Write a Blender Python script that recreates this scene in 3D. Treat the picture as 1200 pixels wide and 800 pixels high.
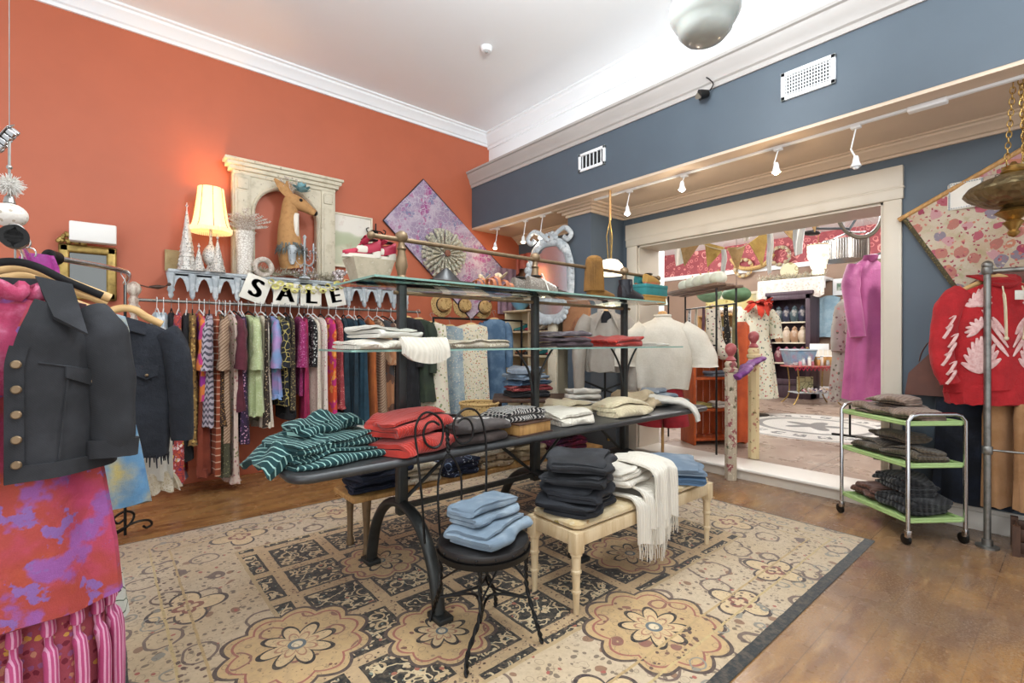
import bpy, bmesh, math, random
from mathutils import Vector, Matrix, noise
for o in list(bpy.data.objects): bpy.data.objects.remove(o)
SC = bpy.context.scene
# ---------------------------------------------------------------- camera, world, lights, exposure
YAW = math.radians(40.3)
cd = bpy.data.cameras.new('camera'); cam = bpy.data.objects.new('camera', cd); SC.collection.objects.link(cam)
cd.sensor_width = 36; cd.lens = 36*566/1200; cd.clip_start = .03; cd.clip_end = 200
cam.location = (0, 0, 1.35); cam.rotation_euler = (math.pi/2, 0, -YAW)
SC.camera = cam
SC.view_settings.view_transform = 'Standard'; SC.view_settings.look = 'None'
SC.view_settings.gamma = 1; SC.view_settings.use_curve_mapping = False
SC.view_settings.exposure = 0.32
W = bpy.data.worlds.new('world'); SC.world = W; W.use_nodes = True
W.node_tree.nodes['Background'].inputs[0].default_value = (.93, .96, 1, 1)
W.node_tree.nodes['Background'].inputs[1].default_value = .8
def area(name, loc, size, power, col=(1, 1, 1), rot=(0, 0, 0), sy=None):
    l = bpy.data.lights.new(name, 'AREA'); l.energy = power; l.color = col; l.size = size
    if sy: l.shape = 'RECTANGLE'; l.size_y = sy
    o = bpy.data.objects.new(name, l); SC.collection.objects.link(o); o.location = loc; o.rotation_euler = rot
    return o
area('shop_window_daylight', (-2.2, -1.6, 2.0), 3.5, 45, (.95, .98, 1), (math.radians(90), 0, -YAW), 2.6)
def point(name, loc, power, col, r=.03, parent=None):
    l = bpy.data.lights.new(name, 'POINT'); l.energy = power; l.color = col; l.shadow_soft_size = r
    o = bpy.data.objects.new(name, l); SC.collection.objects.link(o); o.location = loc
    if parent: o.parent = parent
    return o
area('cove_light', (4.08, 2.4, 3.73), .16, 3, (.95, .97, 1), (math.pi, 0, 0), 5.6)     # on the ledge behind the cornice, shining up
# unseen lights added to brighten the front room, and others for the back room
for p_, e_ in (((.3, .5, 3.45), 42), ((1.6, .2, 3.45), 42), ((-.7, 2.3, 3.45), 32), ((3.0, -.8, 3.45), 30), ((1.85, 1.85, 3.6), 85)): point('unseen_fill_light', p_, e_, (.9, .965, 1), .17)
for p_, e_ in (((6.4, .3, 3.2), 95), ((7.0, 3.6, 3.3), 90), ((9.3, 2.2, 3.35), 110), ((9.8, 5.6, 3.35), 110)): point('back_room_unseen_light', p_, e_, (1, .98, .96), .15)
# ---------------------------------------------------------------- helpers
R = math.radians; PI = math.pi; TAU = 2*PI
sin, cos = math.sin, math.cos
rnd = random.Random(7)
def lin(h):
    if not isinstance(h, str): return tuple(h)[:3]+(1,)
    h = h.lstrip('#'); v = [int(h[i:i+2], 16)/255 for i in (0, 2, 4)]
    return tuple(c/12.92 if c <= .04045 else ((c+.055)/1.055)**2.4 for c in v)+(1,)
class X:                       # a node socket with arithmetic
    def __init__(s, t, k): s.t, s.k = t, k
    def _m(s, op, *a, clamp=False):
        n = s.t.nodes.new('ShaderNodeMath'); n.operation = op; n.use_clamp = clamp
        for i, v in enumerate((s,)+a):
            if isinstance(v, X): s.t.links.new(v.k, n.inputs[i])
            else: n.inputs[i].default_value = v
        return X(s.t, n.outputs[0])
    def __add__(s, o): return s._m('ADD', o)
    __radd__ = __add__
    def __sub__(s, o): return s._m('SUBTRACT', o)
    def __rsub__(s, o): return (s*-1)+o
    def __mul__(s, o): return s._m('MULTIPLY', o)
    __rmul__ = __mul__
    def __truediv__(s, o): return s._m('DIVIDE', o)
    def lt(s, o): return s._m('LESS_THAN', o)
    def gt(s, o): return s._m('GREATER_THAN', o)
    def mn(s, o): return s._m('MINIMUM', o)
    def mx(s, o): return s._m('MAXIMUM', o)
    def ab(s): return s._m('ABSOLUTE')
    def fr(s): return s._m('FRACT')
    def fl(s): return s._m('FLOOR')
    def sn(s): return s._m('SINE')
    def cs(s): return s._m('COSINE')
    def sq(s): return s._m('SQRT')
    def pw(s, o): return s._m('POWER', o)
    def at2(s, o): return s._m('ARCTAN2', o)
    def step(s, a, b):         # smooth 0..1 between a and b
        n = s.t.nodes.new('ShaderNodeMapRange'); n.interpolation_type = 'SMOOTHSTEP'
        s.t.links.new(s.k, n.inputs[0]); n.inputs[1].default_value = a; n.inputs[2].default_value = b
        return X(s.t, n.outputs[0])
class Mat:
    def __init__(s, name, col='#808080', rough=.6, metal=0, **kw):
        s.m = bpy.data.materials.new(name); s.m.use_nodes = True; s.t = s.m.node_tree
        s.b = s.t.nodes['Principled BSDF']; s.b.inputs['Base Color'].default_value = lin(col)
        s.b.inputs['Roughness'].default_value = rough; s.b.inputs['Metallic'].default_value = metal
        for k, v in kw.items(): s.b.inputs[k].default_value = v
        s.c = None; s.base = lin(col); s._co = None
    def n(s, typ, ins=None, **at):
        n = s.t.nodes.new('ShaderNode'+typ)
        for k, v in at.items(): setattr(n, k, v)
        for k, v in (ins or {}).items():
            if isinstance(v, X): s.t.links.new(v.k, n.inputs[k])
            else: n.inputs[k].default_value = v
        return n
    def co(s, warp=0, ws=6):
        if s._co is None: s._co = X(s.t, s.n('TexCoord').outputs['Object'])
        if not warp: return s._co
        nz = s.n('TexNoise', {'Vector': s._co, 'Scale': ws, 'Detail': 2})
        a = s.n('VectorMath', {0: X(s.t, nz.outputs['Color']), 1: (.5, .5, .5)}, operation='SUBTRACT')
        b = s.n('VectorMath', {0: X(s.t, a.outputs[0]), 3: warp}, operation='SCALE')
        c = s.n('VectorMath', {0: s._co, 1: X(s.t, b.outputs[0])}, operation='ADD')
        return X(s.t, c.outputs[0])
    def sep(s, v=None):
        n = s.n('SeparateXYZ', {0: v or s.co()}); return [X(s.t, n.outputs[i]) for i in range(3)]
    def scl(s, v, k):
        n = s.n('VectorMath', {0: v, 1: k}, operation='MULTIPLY'); return X(s.t, n.outputs[0])
    def noise(s, scale, detail=3, v=None, rough=.55):
        return X(s.t, s.n('TexNoise', {'Vector': v or s.co(), 'Scale': scale, 'Detail': detail, 'Roughness': rough}).outputs[0])
    def vor(s, scale, feature='F1', v=None, out='Distance', rand=1):
        n = s.n('TexVoronoi', {'Vector': v or s.co(), 'Scale': scale, 'Randomness': rand}, feature=feature); return X(s.t, n.outputs[out])
    def mix(s, fac, col):
        n = s.n('Mix', data_type='RGBA')
        s.t.links.new(fac.k, n.inputs[0]) if isinstance(fac, X) else setattr(n.inputs[0], 'default_value', fac)
        if s.c: s.t.links.new(s.c.k, n.inputs[6])
        else: n.inputs[6].default_value = s.base
        if isinstance(col, X): s.t.links.new(col.k, n.inputs[7])
        else: n.inputs[7].default_value = lin(col)
        s.c = X(s.t, n.outputs[2]); s.t.links.new(s.c.k, s.b.inputs['Base Color']); return s
    def ramp(s, fac, cols, const=True):
        n = s.n('ValToRGB', {0: fac}); e = n.color_ramp.elements; n.color_ramp.interpolation = 'CONSTANT' if const else 'LINEAR'
        while len(e) < len(cols): e.new(.5)
        for i, c in enumerate(cols): e[i].position = i/len(cols) if const else i/(len(cols)-1); e[i].color = lin(c)
        return X(s.t, n.outputs[0])
    def bump(s, h, strength=.3, dist=.01):
        n = s.n('Bump', {'Height': h, 'Strength': strength, 'Distance': dist}); s.t.links.new(n.outputs[0], s.b.inputs['Normal']); return s
    def rough(s, x): s.t.links.new(x.k, s.b.inputs['Roughness']); return s
MATS = {}
def mat(name, *a, **k):
    if name not in MATS: MATS[name] = Mat(name, *a, **k)
    return MATS[name]
def fab(name, base, *lay, rough=.92, warp=.02, weave=420, bump=.15, sheen=.04):
    """cloth: base colour and printed, woven or worn pattern layers"""
    if name in MATS: return MATS[name]
    m = Mat(name, base, rough); MATS[name] = m
    m.b.inputs['Sheen Weight'].default_value = sheen
    for l in lay:
        k = l[0]
        if k == 'noise': m.mix(m.noise(l[2], 4).step(l[3]-(0 if len(l) > 4 else .12), l[3]+(l[4] if len(l) > 4 else .22)), l[1])
        elif k == 'spot': m.mix(m.vor(l[2]*1.3, v=m.co(max(warp*.5, .45/l[2]), l[2]*1.5)).lt(l[3]), l[1])
        elif k == 'cells':
            v = m.co(max(warp*.5, .5/l[2]), l[2]*1.4); f = m.vor(l[2]*1.15, v=v).lt(l[3]); n = m.n('TexVoronoi', {'Vector': v, 'Scale': l[2]*1.15})
            sp = m.n('SeparateColor', {0: X(m.t, n.outputs['Color'])})
            m.mix(f, m.ramp(X(m.t, sp.outputs[0]), l[1]))
        elif k == 'edge': m.mix(m.vor(l[2], 'DISTANCE_TO_EDGE', m.co(warp)).lt(l[3]), l[1])
        elif k == 'ring':
            d = m.vor(l[2], v=m.co(warp)); m.mix((d-l[3]).ab().lt(l[4]), l[1])
        elif k == 'str':      # colour, axis, period, duty, warp
            v = m.sep(m.co(l[5] if len(l) > 5 else warp)); a = l[2]
            m.mix((v[0]*(a[0]/l[3])+v[1]*(a[1]/l[3])+v[2]*(a[2]/l[3])).fr().lt(l[4]), l[1])
        elif k == 'zig':
            v = m.sep(m.co(.01)); z = ((v[1]+v[0])*(1/l[2])).fr(); z = (z-.5).ab()
            m.mix((v[2]*(1/l[2])+z*1.2).fr().lt(l[3]), l[1])
    h = m.noise(weave, 1)
    m.mix(m.noise(weave*.5, 2)*.22, (0.02, .02, .02))
    m.bump(h*.35+m.noise(13, 4)*2.2, .3+bump, .012)
    return m
def knit(name, base, freq=70, ax=(1, 0, 0), var='#000000', amt=.25, bump=.6):
    if name in MATS: return MATS[name]
    m = Mat(name, base, .95); MATS[name] = m; m.b.inputs['Sheen Weight'].default_value = .2
    v = m.sep(m.co(.015)); w = ((v[0]*ax[0]+v[1]*ax[1]+v[2]*ax[2])*(freq*TAU)).sn()*.5+.5
    w2 = w*(m.noise(160, 2)*.6+.5)
    m.mix((1-w2)*amt, var); m.bump(w2, bump, .006); return m
def denim(name, base, worn, amt=.8):
    if name in MATS: return MATS[name]
    m = Mat(name, base, .9); MATS[name] = m
    m.mix(m.noise(7, 4).step(.4, .72)*amt, worn)
    v = m.sep(); m.mix((v[0]*900+v[1]*500+v[2]*900).sn().step(.2, 1)*.18, worn)
    m.bump(m.noise(300, 2), .2, .003); return m
class MB:                      # collects shapes, builds ONE mesh object
    def __init__(s): s.v, s.f = [], []
    def add(s, vs, fs, M=None):
        o = len(s.v); s.v += [tuple(M @ Vector(p)) if M else tuple(p) for p in vs]; s.f += [[i+o for i in f] for f in fs]; return s
    def box(s, x0, x1, y0, y1, z0, z1, M=None, b=0):
        if b > 0:
            bm = bmesh.new(); bmesh.ops.create_cube(bm, size=1)
            for v in bm.verts: v.co = ((x0+x1)/2+v.co.x*(x1-x0), (y0+y1)/2+v.co.y*(y1-y0), (z0+z1)/2+v.co.z*(z1-z0))
            bmesh.ops.bevel(bm, geom=bm.edges[:], offset=b, segments=2, affect='EDGES', profile=.5)
            bm.verts.index_update(); s.add([v.co[:] for v in bm.verts], [[v.index for v in f.verts] for f in bm.faces], M); bm.free(); return s
        vs = [(x, y, z) for z in (z0, z1) for y in (y0, y1) for x in (x0, x1)]
        return s.add(vs, [(0, 2, 3, 1), (4, 5, 7, 6), (0, 1, 5, 4), (2, 6, 7, 3), (0, 4, 6, 2), (1, 3, 7, 5)], M)
    def lathe(s, prof, n=24, M=None, c=(0, 0, 0), sx=1, sy=1, wob=None):
        vs, fs = [], []
        for j, (r, z) in enumerate(prof):
            for i in range(n):
                a = TAU*i/n; q = r*(1+(wob(a, j) if wob else 0)); vs.append((c[0]+q*cos(a)*sx, c[1]+q*sin(a)*sy, c[2]+z))
        for j in range(len(prof)-1):
            for i in range(n): fs.append((j*n+i, j*n+(i+1) % n, (j+1)*n+(i+1) % n, (j+1)*n+i))
        if prof[0][0] > 1e-5: fs.append(tuple(range(n))[::-1])
        if prof[-1][0] > 1e-5: fs.append(tuple((len(prof)-1)*n+i for i in range(n)))
        return s.add(vs, fs, M)
    def ball(s, c, r, n=14, k=9, M=None, sx=1, sy=1, sz=1):
        return s.lathe([(max(r*sin(PI*j/k), 1e-6), -r*sz*cos(PI*j/k)) for j in range(k+1)], n, M, c, sx, sy)
    def tube(s, pts, r, n=8, closed=False, flat=1, M=None, up=None):
        P = [Vector(p) for p in pts]; m = len(P); rr = r if isinstance(r, (list, tuple)) else [r]*m
        vs, fs = [], []; ref = None
        for i in range(m):
            if closed: t = P[(i+1) % m]-P[i-1]
            else: t = P[min(i+1, m-1)]-P[max(i-1, 0)]
            if t.length < 1e-9: t = Vector((0, 0, 1))
            t.normalize()
            if ref is None:
                ref = Vector(up) if up else (Vector((0, 0, 1)) if abs(t.z) < .9 else Vector((1, 0, 0)))
            ref = ref-t*ref.dot(t)
            if ref.length < 1e-6: ref = t.orthogonal()
            ref.normalize(); sd = t.cross(ref)
            q = rr[i]; qa, qb = q if isinstance(q, (list, tuple)) else (q, q*flat)
            for k in range(n): a = TAU*k/n; vs.append(P[i]+sd*(qa*cos(a))+ref*(qb*sin(a)))
        for i in range(m if closed else m-1):
            j = (i+1) % m
            for k in range(n): fs.append((i*n+k, i*n+(k+1) % n, j*n+(k+1) % n, j*n+k))
        if not closed: fs.append(tuple(range(n))[::-1]); fs.append(tuple((m-1)*n+k for k in range(n)))
        return s.add(vs, fs, M)
    def rod(s, a, b, r, n=10, r2=None): return s.tube([a, b], [r, r if r2 is None else r2], n)
    def prism(s, pts, h0, h1, axis='z', M=None):
        n = len(pts); f = {'z': lambda p, h: (p[0], p[1], h), 'y': lambda p, h: (p[0], h, p[1]), 'x': lambda p, h: (h, p[0], p[1])}[axis]
        vs = [f(p, h0) for p in pts]+[f(p, h1) for p in pts]
        fs = [tuple(range(n))[::-1], tuple(range(n, 2*n))]+[(i, (i+1) % n, (i+1) % n+n, i+n) for i in range(n)]
        return s.add(vs, fs, M)
    def sheet(s, fn, nu, nv, th=.006, M=None):      # fn(u,v) -> point; closed thin slab of real thickness
        g = [[Vector(fn(i/nu, j/nv)) for j in range(nv+1)] for i in range(nu+1)]; vs, fs = [], []; W_ = nv+1
        nr = [[None]*W_ for _ in range(nu+1)]
        for i in range(nu+1):
            for j in range(W_):
                a = g[min(i+1, nu)][j]-g[max(i-1, 0)][j]; b = g[i][min(j+1, nv)]-g[i][max(j-1, 0)]
                c = a.cross(b); nr[i][j] = c.normalized() if c.length > 1e-12 else Vector((0, 0, 1))
        for sg in (1, -1):
            for i in range(nu+1):
                for j in range(W_): vs.append(g[i][j]+nr[i][j]*(sg*th/2))
        K = (nu+1)*W_
        for i in range(nu):
            for j in range(nv):
                a, b, c, d = i*W_+j, (i+1)*W_+j, (i+1)*W_+j+1, i*W_+j+1
                fs += [(a, b, c, d), (d+K, c+K, b+K, a+K)]
        bd = [i*W_ for i in range(nu+1)]+[nu*W_+j for j in range(1, W_)]+[i*W_+nv for i in range(nu-1, -1, -1)]+[j for j in range(nv-1, 0, -1)]
        for q in range(len(bd)): a, b = bd[q], bd[(q+1) % len(bd)]; fs.append((b, a, a+K, b+K))
        return s.add(vs, fs, M)
    def jit(s, amp, sc=8, seed=0, zmin=None):
        for i, p in enumerate(s.v):
            q = noise.noise_vector(Vector(p)*sc+Vector((seed*7.3, seed*3.1, seed)))
            z = p[2]+q.z*amp
            s.v[i] = (p[0]+q.x*amp, p[1]+q.y*amp, z if zmin is None else max(zmin, z))
        return s
    def build(s, name, m, parent=None, smooth=45, loc=None, rot=None):
        me = bpy.data.meshes.new(name); me.from_pydata(s.v, [], s.f); me.update()
        if smooth:
            me.polygons.foreach_set('use_smooth', [True]*len(me.polygons)); me.set_sharp_from_angle(angle=R(smooth))
        bm = bmesh.new(); bm.from_mesh(me); bmesh.ops.recalc_face_normals(bm, faces=bm.faces[:]); bm.to_mesh(me); bm.free()
        me.materials.append(m.m if isinstance(m, Mat) else m)
        o = bpy.data.objects.new(name, me); SC.collection.objects.link(o)
        if parent: o.parent = parent
        if loc: o.location = loc
        if rot is not None: o.rotation_euler = rot if isinstance(rot, (tuple, list)) else (0, 0, rot)
        return o
def tag(o, label, cat, group=None, kind=None):
    if label: o['label'] = label
    if cat: o['category'] = cat
    if group: o['group'] = group
    if kind: o['kind'] = kind
    return o
def thing(name, label, cat, loc=(0, 0, 0), rz=0, group=None):
    o = bpy.data.objects.new(name, None); SC.collection.objects.link(o); o.empty_display_size = .05
    o.location = loc; o.rotation_euler = rz if isinstance(rz, (tuple, list)) else (0, 0, rz); return tag(o, label, cat, group)
def struct(o): o['kind'] = 'structure'; return o
def dup(o, loc=None, rz=None, label=None, group=None, parent=None):
    c = o.copy(); SC.collection.objects.link(c)
    if parent: c.parent = parent
    for ch in o.children: dup(ch, parent=c)
    if loc is not None: c.location = loc
    if rz is not None: c.rotation_euler = rz if isinstance(rz, (tuple, list)) else (0, 0, rz)
    if label: c['label'] = label
    if group: c['group'] = group
    return c
def ray(px):
    c = (px-600)/566; return (cos(YAW)*c+sin(YAW), -sin(YAW)*c+cos(YAW))
def atz(px, py, z=0): d = 566*(1.35-z)/(py-400); r = ray(px); return Vector((r[0]*d, r[1]*d, z))
def atx(px, py, x): r = ray(px); d = x/r[0]; return Vector((x, r[1]*d, 1.35+(400-py)*d/566))
def aty(px, py, y): r = ray(px); d = y/r[1]; return Vector((r[0]*d, y, 1.35+(400-py)*d/566))
def atd(px, py, d): r = ray(px); return Vector((r[0]*d, r[1]*d, 1.35+(400-py)*d/566))
def arc(c, r, a0, a1, n, pl='xz', ry=None):
    o = []
    for i in range(n+1):
        a = a0+(a1-a0)*i/n; p, q = r*cos(a), (r if ry is None else ry)*sin(a)
        o.append({'xz': (c[0]+p, c[1], c[2]+q), 'xy': (c[0]+p, c[1]+q, c[2]), 'yz': (c[0], c[1]+p, c[2]+q)}[pl])
    return o
def smooth_path(P, n=6):
    P = [Vector(p) for p in P]; o = []
    for i in range(len(P)-1):
        a, b, c, d = P[max(i-1, 0)], P[i], P[i+1], P[min(i+2, len(P)-1)]
        for k in range(n):
            t = k/n; o.append(.5*((2*b)+(c-a)*t+(2*a-5*b+4*c-d)*t*t+(3*b-a-3*c+d)*t**3))
    return o+[P[-1]]
# ---------------------------------------------------------------- setting: materials
def paint(name, col, rough=.55, var=.06):
    m = mat(name, col, rough); m.mix(m.noise(3, 3).step(.3, .8)*var, (0, 0, 0)); m.bump(m.noise(140, 2), .05, .003); return m
M_orange = paint('paint_terracotta', '#bb6344'); M_blue = paint('paint_slate_blue', '#515d68', .5); M_white = paint('paint_white', '#f2f4f5', .6, .01)
M_cream = paint('paint_cream', '#cfc5b4', .45); M_shadetrim = paint('paint_shaded_trim', '#b5afaa', .45); M_soff = paint('paint_warmlit_cream', '#d3bda6', .5)  # colours hold shade on the white trim and warm light on the cream soffit
M_taupe = paint('paint_taupe', '#977d6a'); M_stepwhite = paint('paint_threshold', '#efe9df', .35); M_riser = paint('paint_riser', '#cfc3b3', .5)
def floor_mat(name, c1, c2, c3, rough, streak=True):
    m = mat(name, c1, rough)
    v = m.co(.25, 1.5)
    a = m.scl(v, (1.0, 5.0, 1)) if streak else v
    m.mix(m.noise(1.6, 6, a, .62).step(.38, .66), c2); m.mix(m.noise(2.6, 8, a, .7).step(.52, .72)*.8, c3)
    m.mix(m.noise(22, 5, a, .7).step(.55, .8)*.45, '#3a2316'); m.mix(m.noise(60, 4, a, .7).step(.6, .8)*.35, '#d9b992')
    m.rough(m.noise(5, 4).step(.3, .8)*.22+rough); m.bump(m.noise(30, 5, a), .06, .004); return m
mf = floor_mat('stained_wood_floor', '#a27848', '#7a5434', '#bd9563', .17)
v = mf.sep(); mf.mix(((v[1]*(1/.155)).fr()-.5).ab().gt(.485)*.5, '#2c1a10')
mf.mix((mf.noise(1.1, 3).step(.35, .65)*v[0].step(1.6, 3.4)*.85), '#735d50')
mf.mix((mf.noise(75, 6, rough=.8).step(.47, .62)*v[0].step(1.4, 3.2)*.6), '#a58f7b'); mf.mix((mf.noise(110, 6, rough=.8).step(.5, .62)*v[0].step(1.4, 3.2)*.55), '#3c2c22'); mf.mix(mf.noise(3.2, 5, rough=.7).step(.52, .72)*v[0].step(1.4, 3.2)*.5, '#6b4a30')
mb_ = floor_mat('sealed_concrete_floor', '#b09c8c', '#9f8a7b', '#c2b1a1', .25, False)
vb = mb_.sep(); mb_.mix(((vb[1]*.5+.15).fr()-.5).ab().gt(.4965)*.6, '#5b4a40')
# ---------------------------------------------------------------- setting: room shell
YW, XS, XW, ZC = 5.5, 3.93, 4.8, 4.28
struct(MB().box(-1.6, XW, -1.6, YW+.1, -.08, 0).build('floor', mf))
struct(MB().box(5.15, 12.4, -2.2, 8.3, .0, .105).build('floor_back', mb_))
struct(MB().box(-1.6, 5.2, YW, YW+.15, 0, ZC).build('wall_left', M_orange))
struct(MB().box(-1.6, 4.38, -1.6, YW+.1, ZC, ZC+.1).build('ceiling', M_white))
struct(MB().box(4.23, 4.36, -1.6, YW, 3.55, ZC).build('wall_right', M_white))
struct(MB().box(XS, 5.2, -1.6, YW, 2.93, 3.55).build('wall_beam', M_blue))
struct(MB().box(XS+.003, XW-.001, -1.6, YW-.001, 2.905, 2.93).build('trim_4', M_soff))
def wall_piece(name, y0, y1, z0, z1): struct(MB().box(XW, XW+.4, y0, y1, z0, z1).build(name, M_blue))
OY0, OY1, OZ = 1.03, 3.37, 2.47
m = MB(); m.box(XW, XW+.4, -1.6, OY0, 0, 2.93); m.box(XW, XW+.4, OY1, YW, 0, 2.93); m.box(XW, XW+.4, OY0, OY1, OZ, 2.93)
struct(m.build('wall_opening', M_blue))
# opening casing and jamb
m = MB(); m.box(4.77, XW, .91, OY0, 0.0, OZ, b=.006); m.box(4.77, XW, OY1, 3.51, 0.0, OZ, b=.006)
m.box(4.765, XW, .90, 3.52, OZ, 2.56, b=.005); m.box(4.755, XW, .90, 3.52, 2.562, 2.73, b=.006); m.box(4.76, XW, .895, 3.525, 2.553, 2.566)
m.box(4.8, 5.2, OY0-.001, OY0+.02, .1, OZ); m.box(4.8, 5.2, OY1-.02, OY1+.001, .1, OZ); m.box(4.8, 5.2, OY0, OY1, OZ-.02, OZ+.001)
struct(m.build('trim_1', M_cream))
m = MB(); m.box(4.755, 5.2, OY0, OY1, .085, .112, b=.008); struct(m.build('trim_2', M_stepwhite))
struct(MB().box(4.782, 4.82, .9, 3.5, 0, .086).build('trim_3', M_riser))
# pillar
m = MB(); m.box(4.2, XW, 3.58, 3.93, 0, 2.91); struct(m.build('wall_pillar', M_blue))
def crown(name, prof, a, b, axis, M_):      # prof: (out, z) polygon run along an axis
    m = MB(); m.prism(prof, a, b, axis); struct(m.build(name, M_, smooth=30))
cp = lambda x, z, sx, w, h: [(x, z-h), (x+sx*w*.16, z-h), (x+sx*w*.2, z-h*.82), (x+sx*w*.34, z-h*.76), (x+sx*w*.5, z-h*.5), (x+sx*w*.78, z-h*.3), (x+sx*w*.82, z-h*.16), (x+sx*w, z-h*.12), (x+sx*w, z), (x, z)]
crown('trim_5', cp(YW, ZC, -1, .13, .16), -1.6, 4.23, 'x', M_white)
crown('trim_6', cp(4.23, ZC, -1, .15, .19), -1.6, YW, 'y', M_white)
crown('trim_7', cp(XS, 3.69, -1, .1, .21)[:-1]+[(4.23, 3.69), (4.23, 3.55), (XS, 3.55)], -1.6, YW-.001, 'y', M_shadetrim)
crown('trim_8', cp(XW, 2.905, -1, .14, .1), -1.6, 3.58, 'y', M_soff)
crown('trim_9', cp(XW, 2.905, -1, .14, .1), 3.93, YW, 'y', M_soff)
m = MB()
for q in ((.02, .1), (.05, .07), (.09, .04), (.14, .02)): m.box(4.2-q[0], XW, 3.58-q[0], 3.93+q[0], 2.905-q[1], 2.905)
struct(m.build('trim_10', M_soff))
m = MB(); m.box(4.776, XW, -1.6, .905, 0, .13, b=.004); m.box(4.782, XW, -1.6, .905, .13, .165, b=.006); struct(m.build('baseboard_right', M_stepwhite))
struct(MB().box(-1.6, 4.8, YW-.02, YW, 0, .15, b=.004).build('baseboard_left', M_orange))
# back room shell
ZB = 3.78
struct(MB().box(5.2, 7.3, 4.6, 4.75, .1, ZB).build('wall_back_side', M_white))
mw = mat('rose_damask_wallpaper', '#9d4c52', .7)
vv = mw.co(.08, 3)
mw.mix((mw.vor(3.2, v=vv)-.25).ab().lt(.035), '#e9a9a2'); mw.mix((mw.vor(7.5, v=vv)-.3).ab().lt(.05), '#d98a86'); mw.mix(mw.noise(9, 5).step(.5, .7)*.4, '#cf7474')
struct(MB().box(12.2, 12.35, -2.2, 8.3, .1, 3.05).build('wall_back', M_taupe))
struct(MB().box(12.19, 12.35, -2.2, 8.3, 3.16, ZB).build('wall_back_upper', mw))
struct(MB().box(12.15, 12.35, -2.2, 8.3, 3.05, 3.16, b=.01).build('trim_11', M_white))
struct(MB().box(12.16, 12.2, -2.2, 8.1, .1, .36, b=.01).build('baseboard_back', M_white))
struct(MB().box(5.2, 12.2, 8.1, 8.25, .1, ZB).build('wall_back_left', M_white))
struct(MB().box(5.2, 12.4, -2.2, 8.3, ZB, ZB+.1).build('ceiling_back', M_white))
struct(MB().box(5.2, 12.2, -2.35, -2.2, .1, ZB).build('wall_back_right', M_taupe))
# floor mosaic
mc = Vector((8.0, 2.55, .105)); mm = mat('mosaic_tile', '#e9e6df', .4)
vs = mm.sep(); ra = (vs[0]*vs[0]+vs[1]*vs[1]).sq(); th = vs[1].at2(vs[0])
star = (th*5).cs()*.13+.3
mm.mix(ra.lt(star), '#8c8b8a'); mm.mix((ra-.72).ab().lt(.05), '#8f8e8c'); mm.mix((ra-1.22).ab().lt(.03), '#9a9894')
lt = ((th*(22/TAU)).fr()-.5).ab().lt(.27)*((ra-.97).ab().lt(.1)); ltn = mm.noise(14, 2).gt(.47)
mm.mix(lt*ltn, '#6f6f70'); mm.mix(mm.vor(45, 'DISTANCE_TO_EDGE').lt(.05)*.4, '#b5b0a8')
struct(MB().lathe([(1.27, 0), (1.27, .003)], 64).build('floor_mosaic', mm, loc=mc))
# ---------------------------------------------------------------- rug
rg = mat('rug_pile', '#c4b094', .95); rg.b.inputs['Sheen Weight'].default_value = .2
u0, v0, _ = rg.sep(rg.co(.012, 9)); RX, RY = 1.97, 1.6                    # rug-centred coordinates
u, v = u0, v0
ex = RX-u.ab(); ey = RY-v.ab(); ed = ex.mn(ey)
n1 = rg.noise(1.3, 3).step(.35, .65)
rg.mix(n1*.6, '#bda27a'); fld = ed.gt(.62); fmid = fld
rg.mix(fld*.75, '#b8986c')
vine = rg.co(.06, 7)
def put(mask, c): rg.mix(mask, c)
# scattered motifs on the cream border
bord = 1-fld
put(bord*rg.vor(9, v=vine).lt(.2)*rg.noise(3, 2).gt(.45), '#8d6a52'); put(bord*((rg.vor(4.3, v=vine)-.33).ab().lt(.028)), '#6f5b52')
put(bord*rg.vor(22, v=vine).lt(.24)*.75, '#54443c'); put(bord*rg.vor(13, v=vine).lt(.12), '#a4554a')
# dark panels with vines
PX, PY, BW = .35, .36, .07
lx = ((u/PX+.5).fr()-.5).ab()*PX; ly = ((v/PY+.5).fr()-.5).ab()*PY
cx = (PX*.5)-lx; cy = (PY*.5)-ly                                         # 0 on the band lines
dia = (lx+ly)
ckx = ((u/PX+.5).fl()+(v/PY+.5).fl())*.5; odd = ckx.fr().gt(.25)
pan = cx.gt(BW*.55)*cy.gt(BW*.55)*dia.lt(PX*.5+PY*.5-.095)*fld
edge = (cx.mn(cy)-BW*.55).ab().lt(.008)*fld
dark = pan
put(dark, '#141613')
vn = (rg.vor(11, v=vine)-.37).ab().lt(.05); leaf = rg.vor(23, v=vine).lt(.25); vn2 = (rg.noise(10, 2, vine)-.5).ab().lt(.02)
put(dark*vn, '#bfa57c'); put(dark*vn2, '#c9b48e'); put(dark*leaf, '#c7ad86'); put(dark*rg.vor(10, v=vine).lt(.13), '#9a5a45'); put(dark*rg.vor(26, v=vine).lt(.16), '#7c8578')
put(fld*edge, '#1f1d19'); put(fld*(1-dark)*((cx.mn(cy)).lt(BW*.42))*rg.vor(30, v=vine).lt(.2), '#4a3228'); put(0*fld*(1-dark)*rg.vor(26, v=vine).lt(.17), '#54352b'); put(fld*(1-dark)*((rg.vor(12, v=vine)-.2).ab().lt(.025)), '#8a6a50'); put((ed-.62).ab().lt(.01), '#b39a72')
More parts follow.
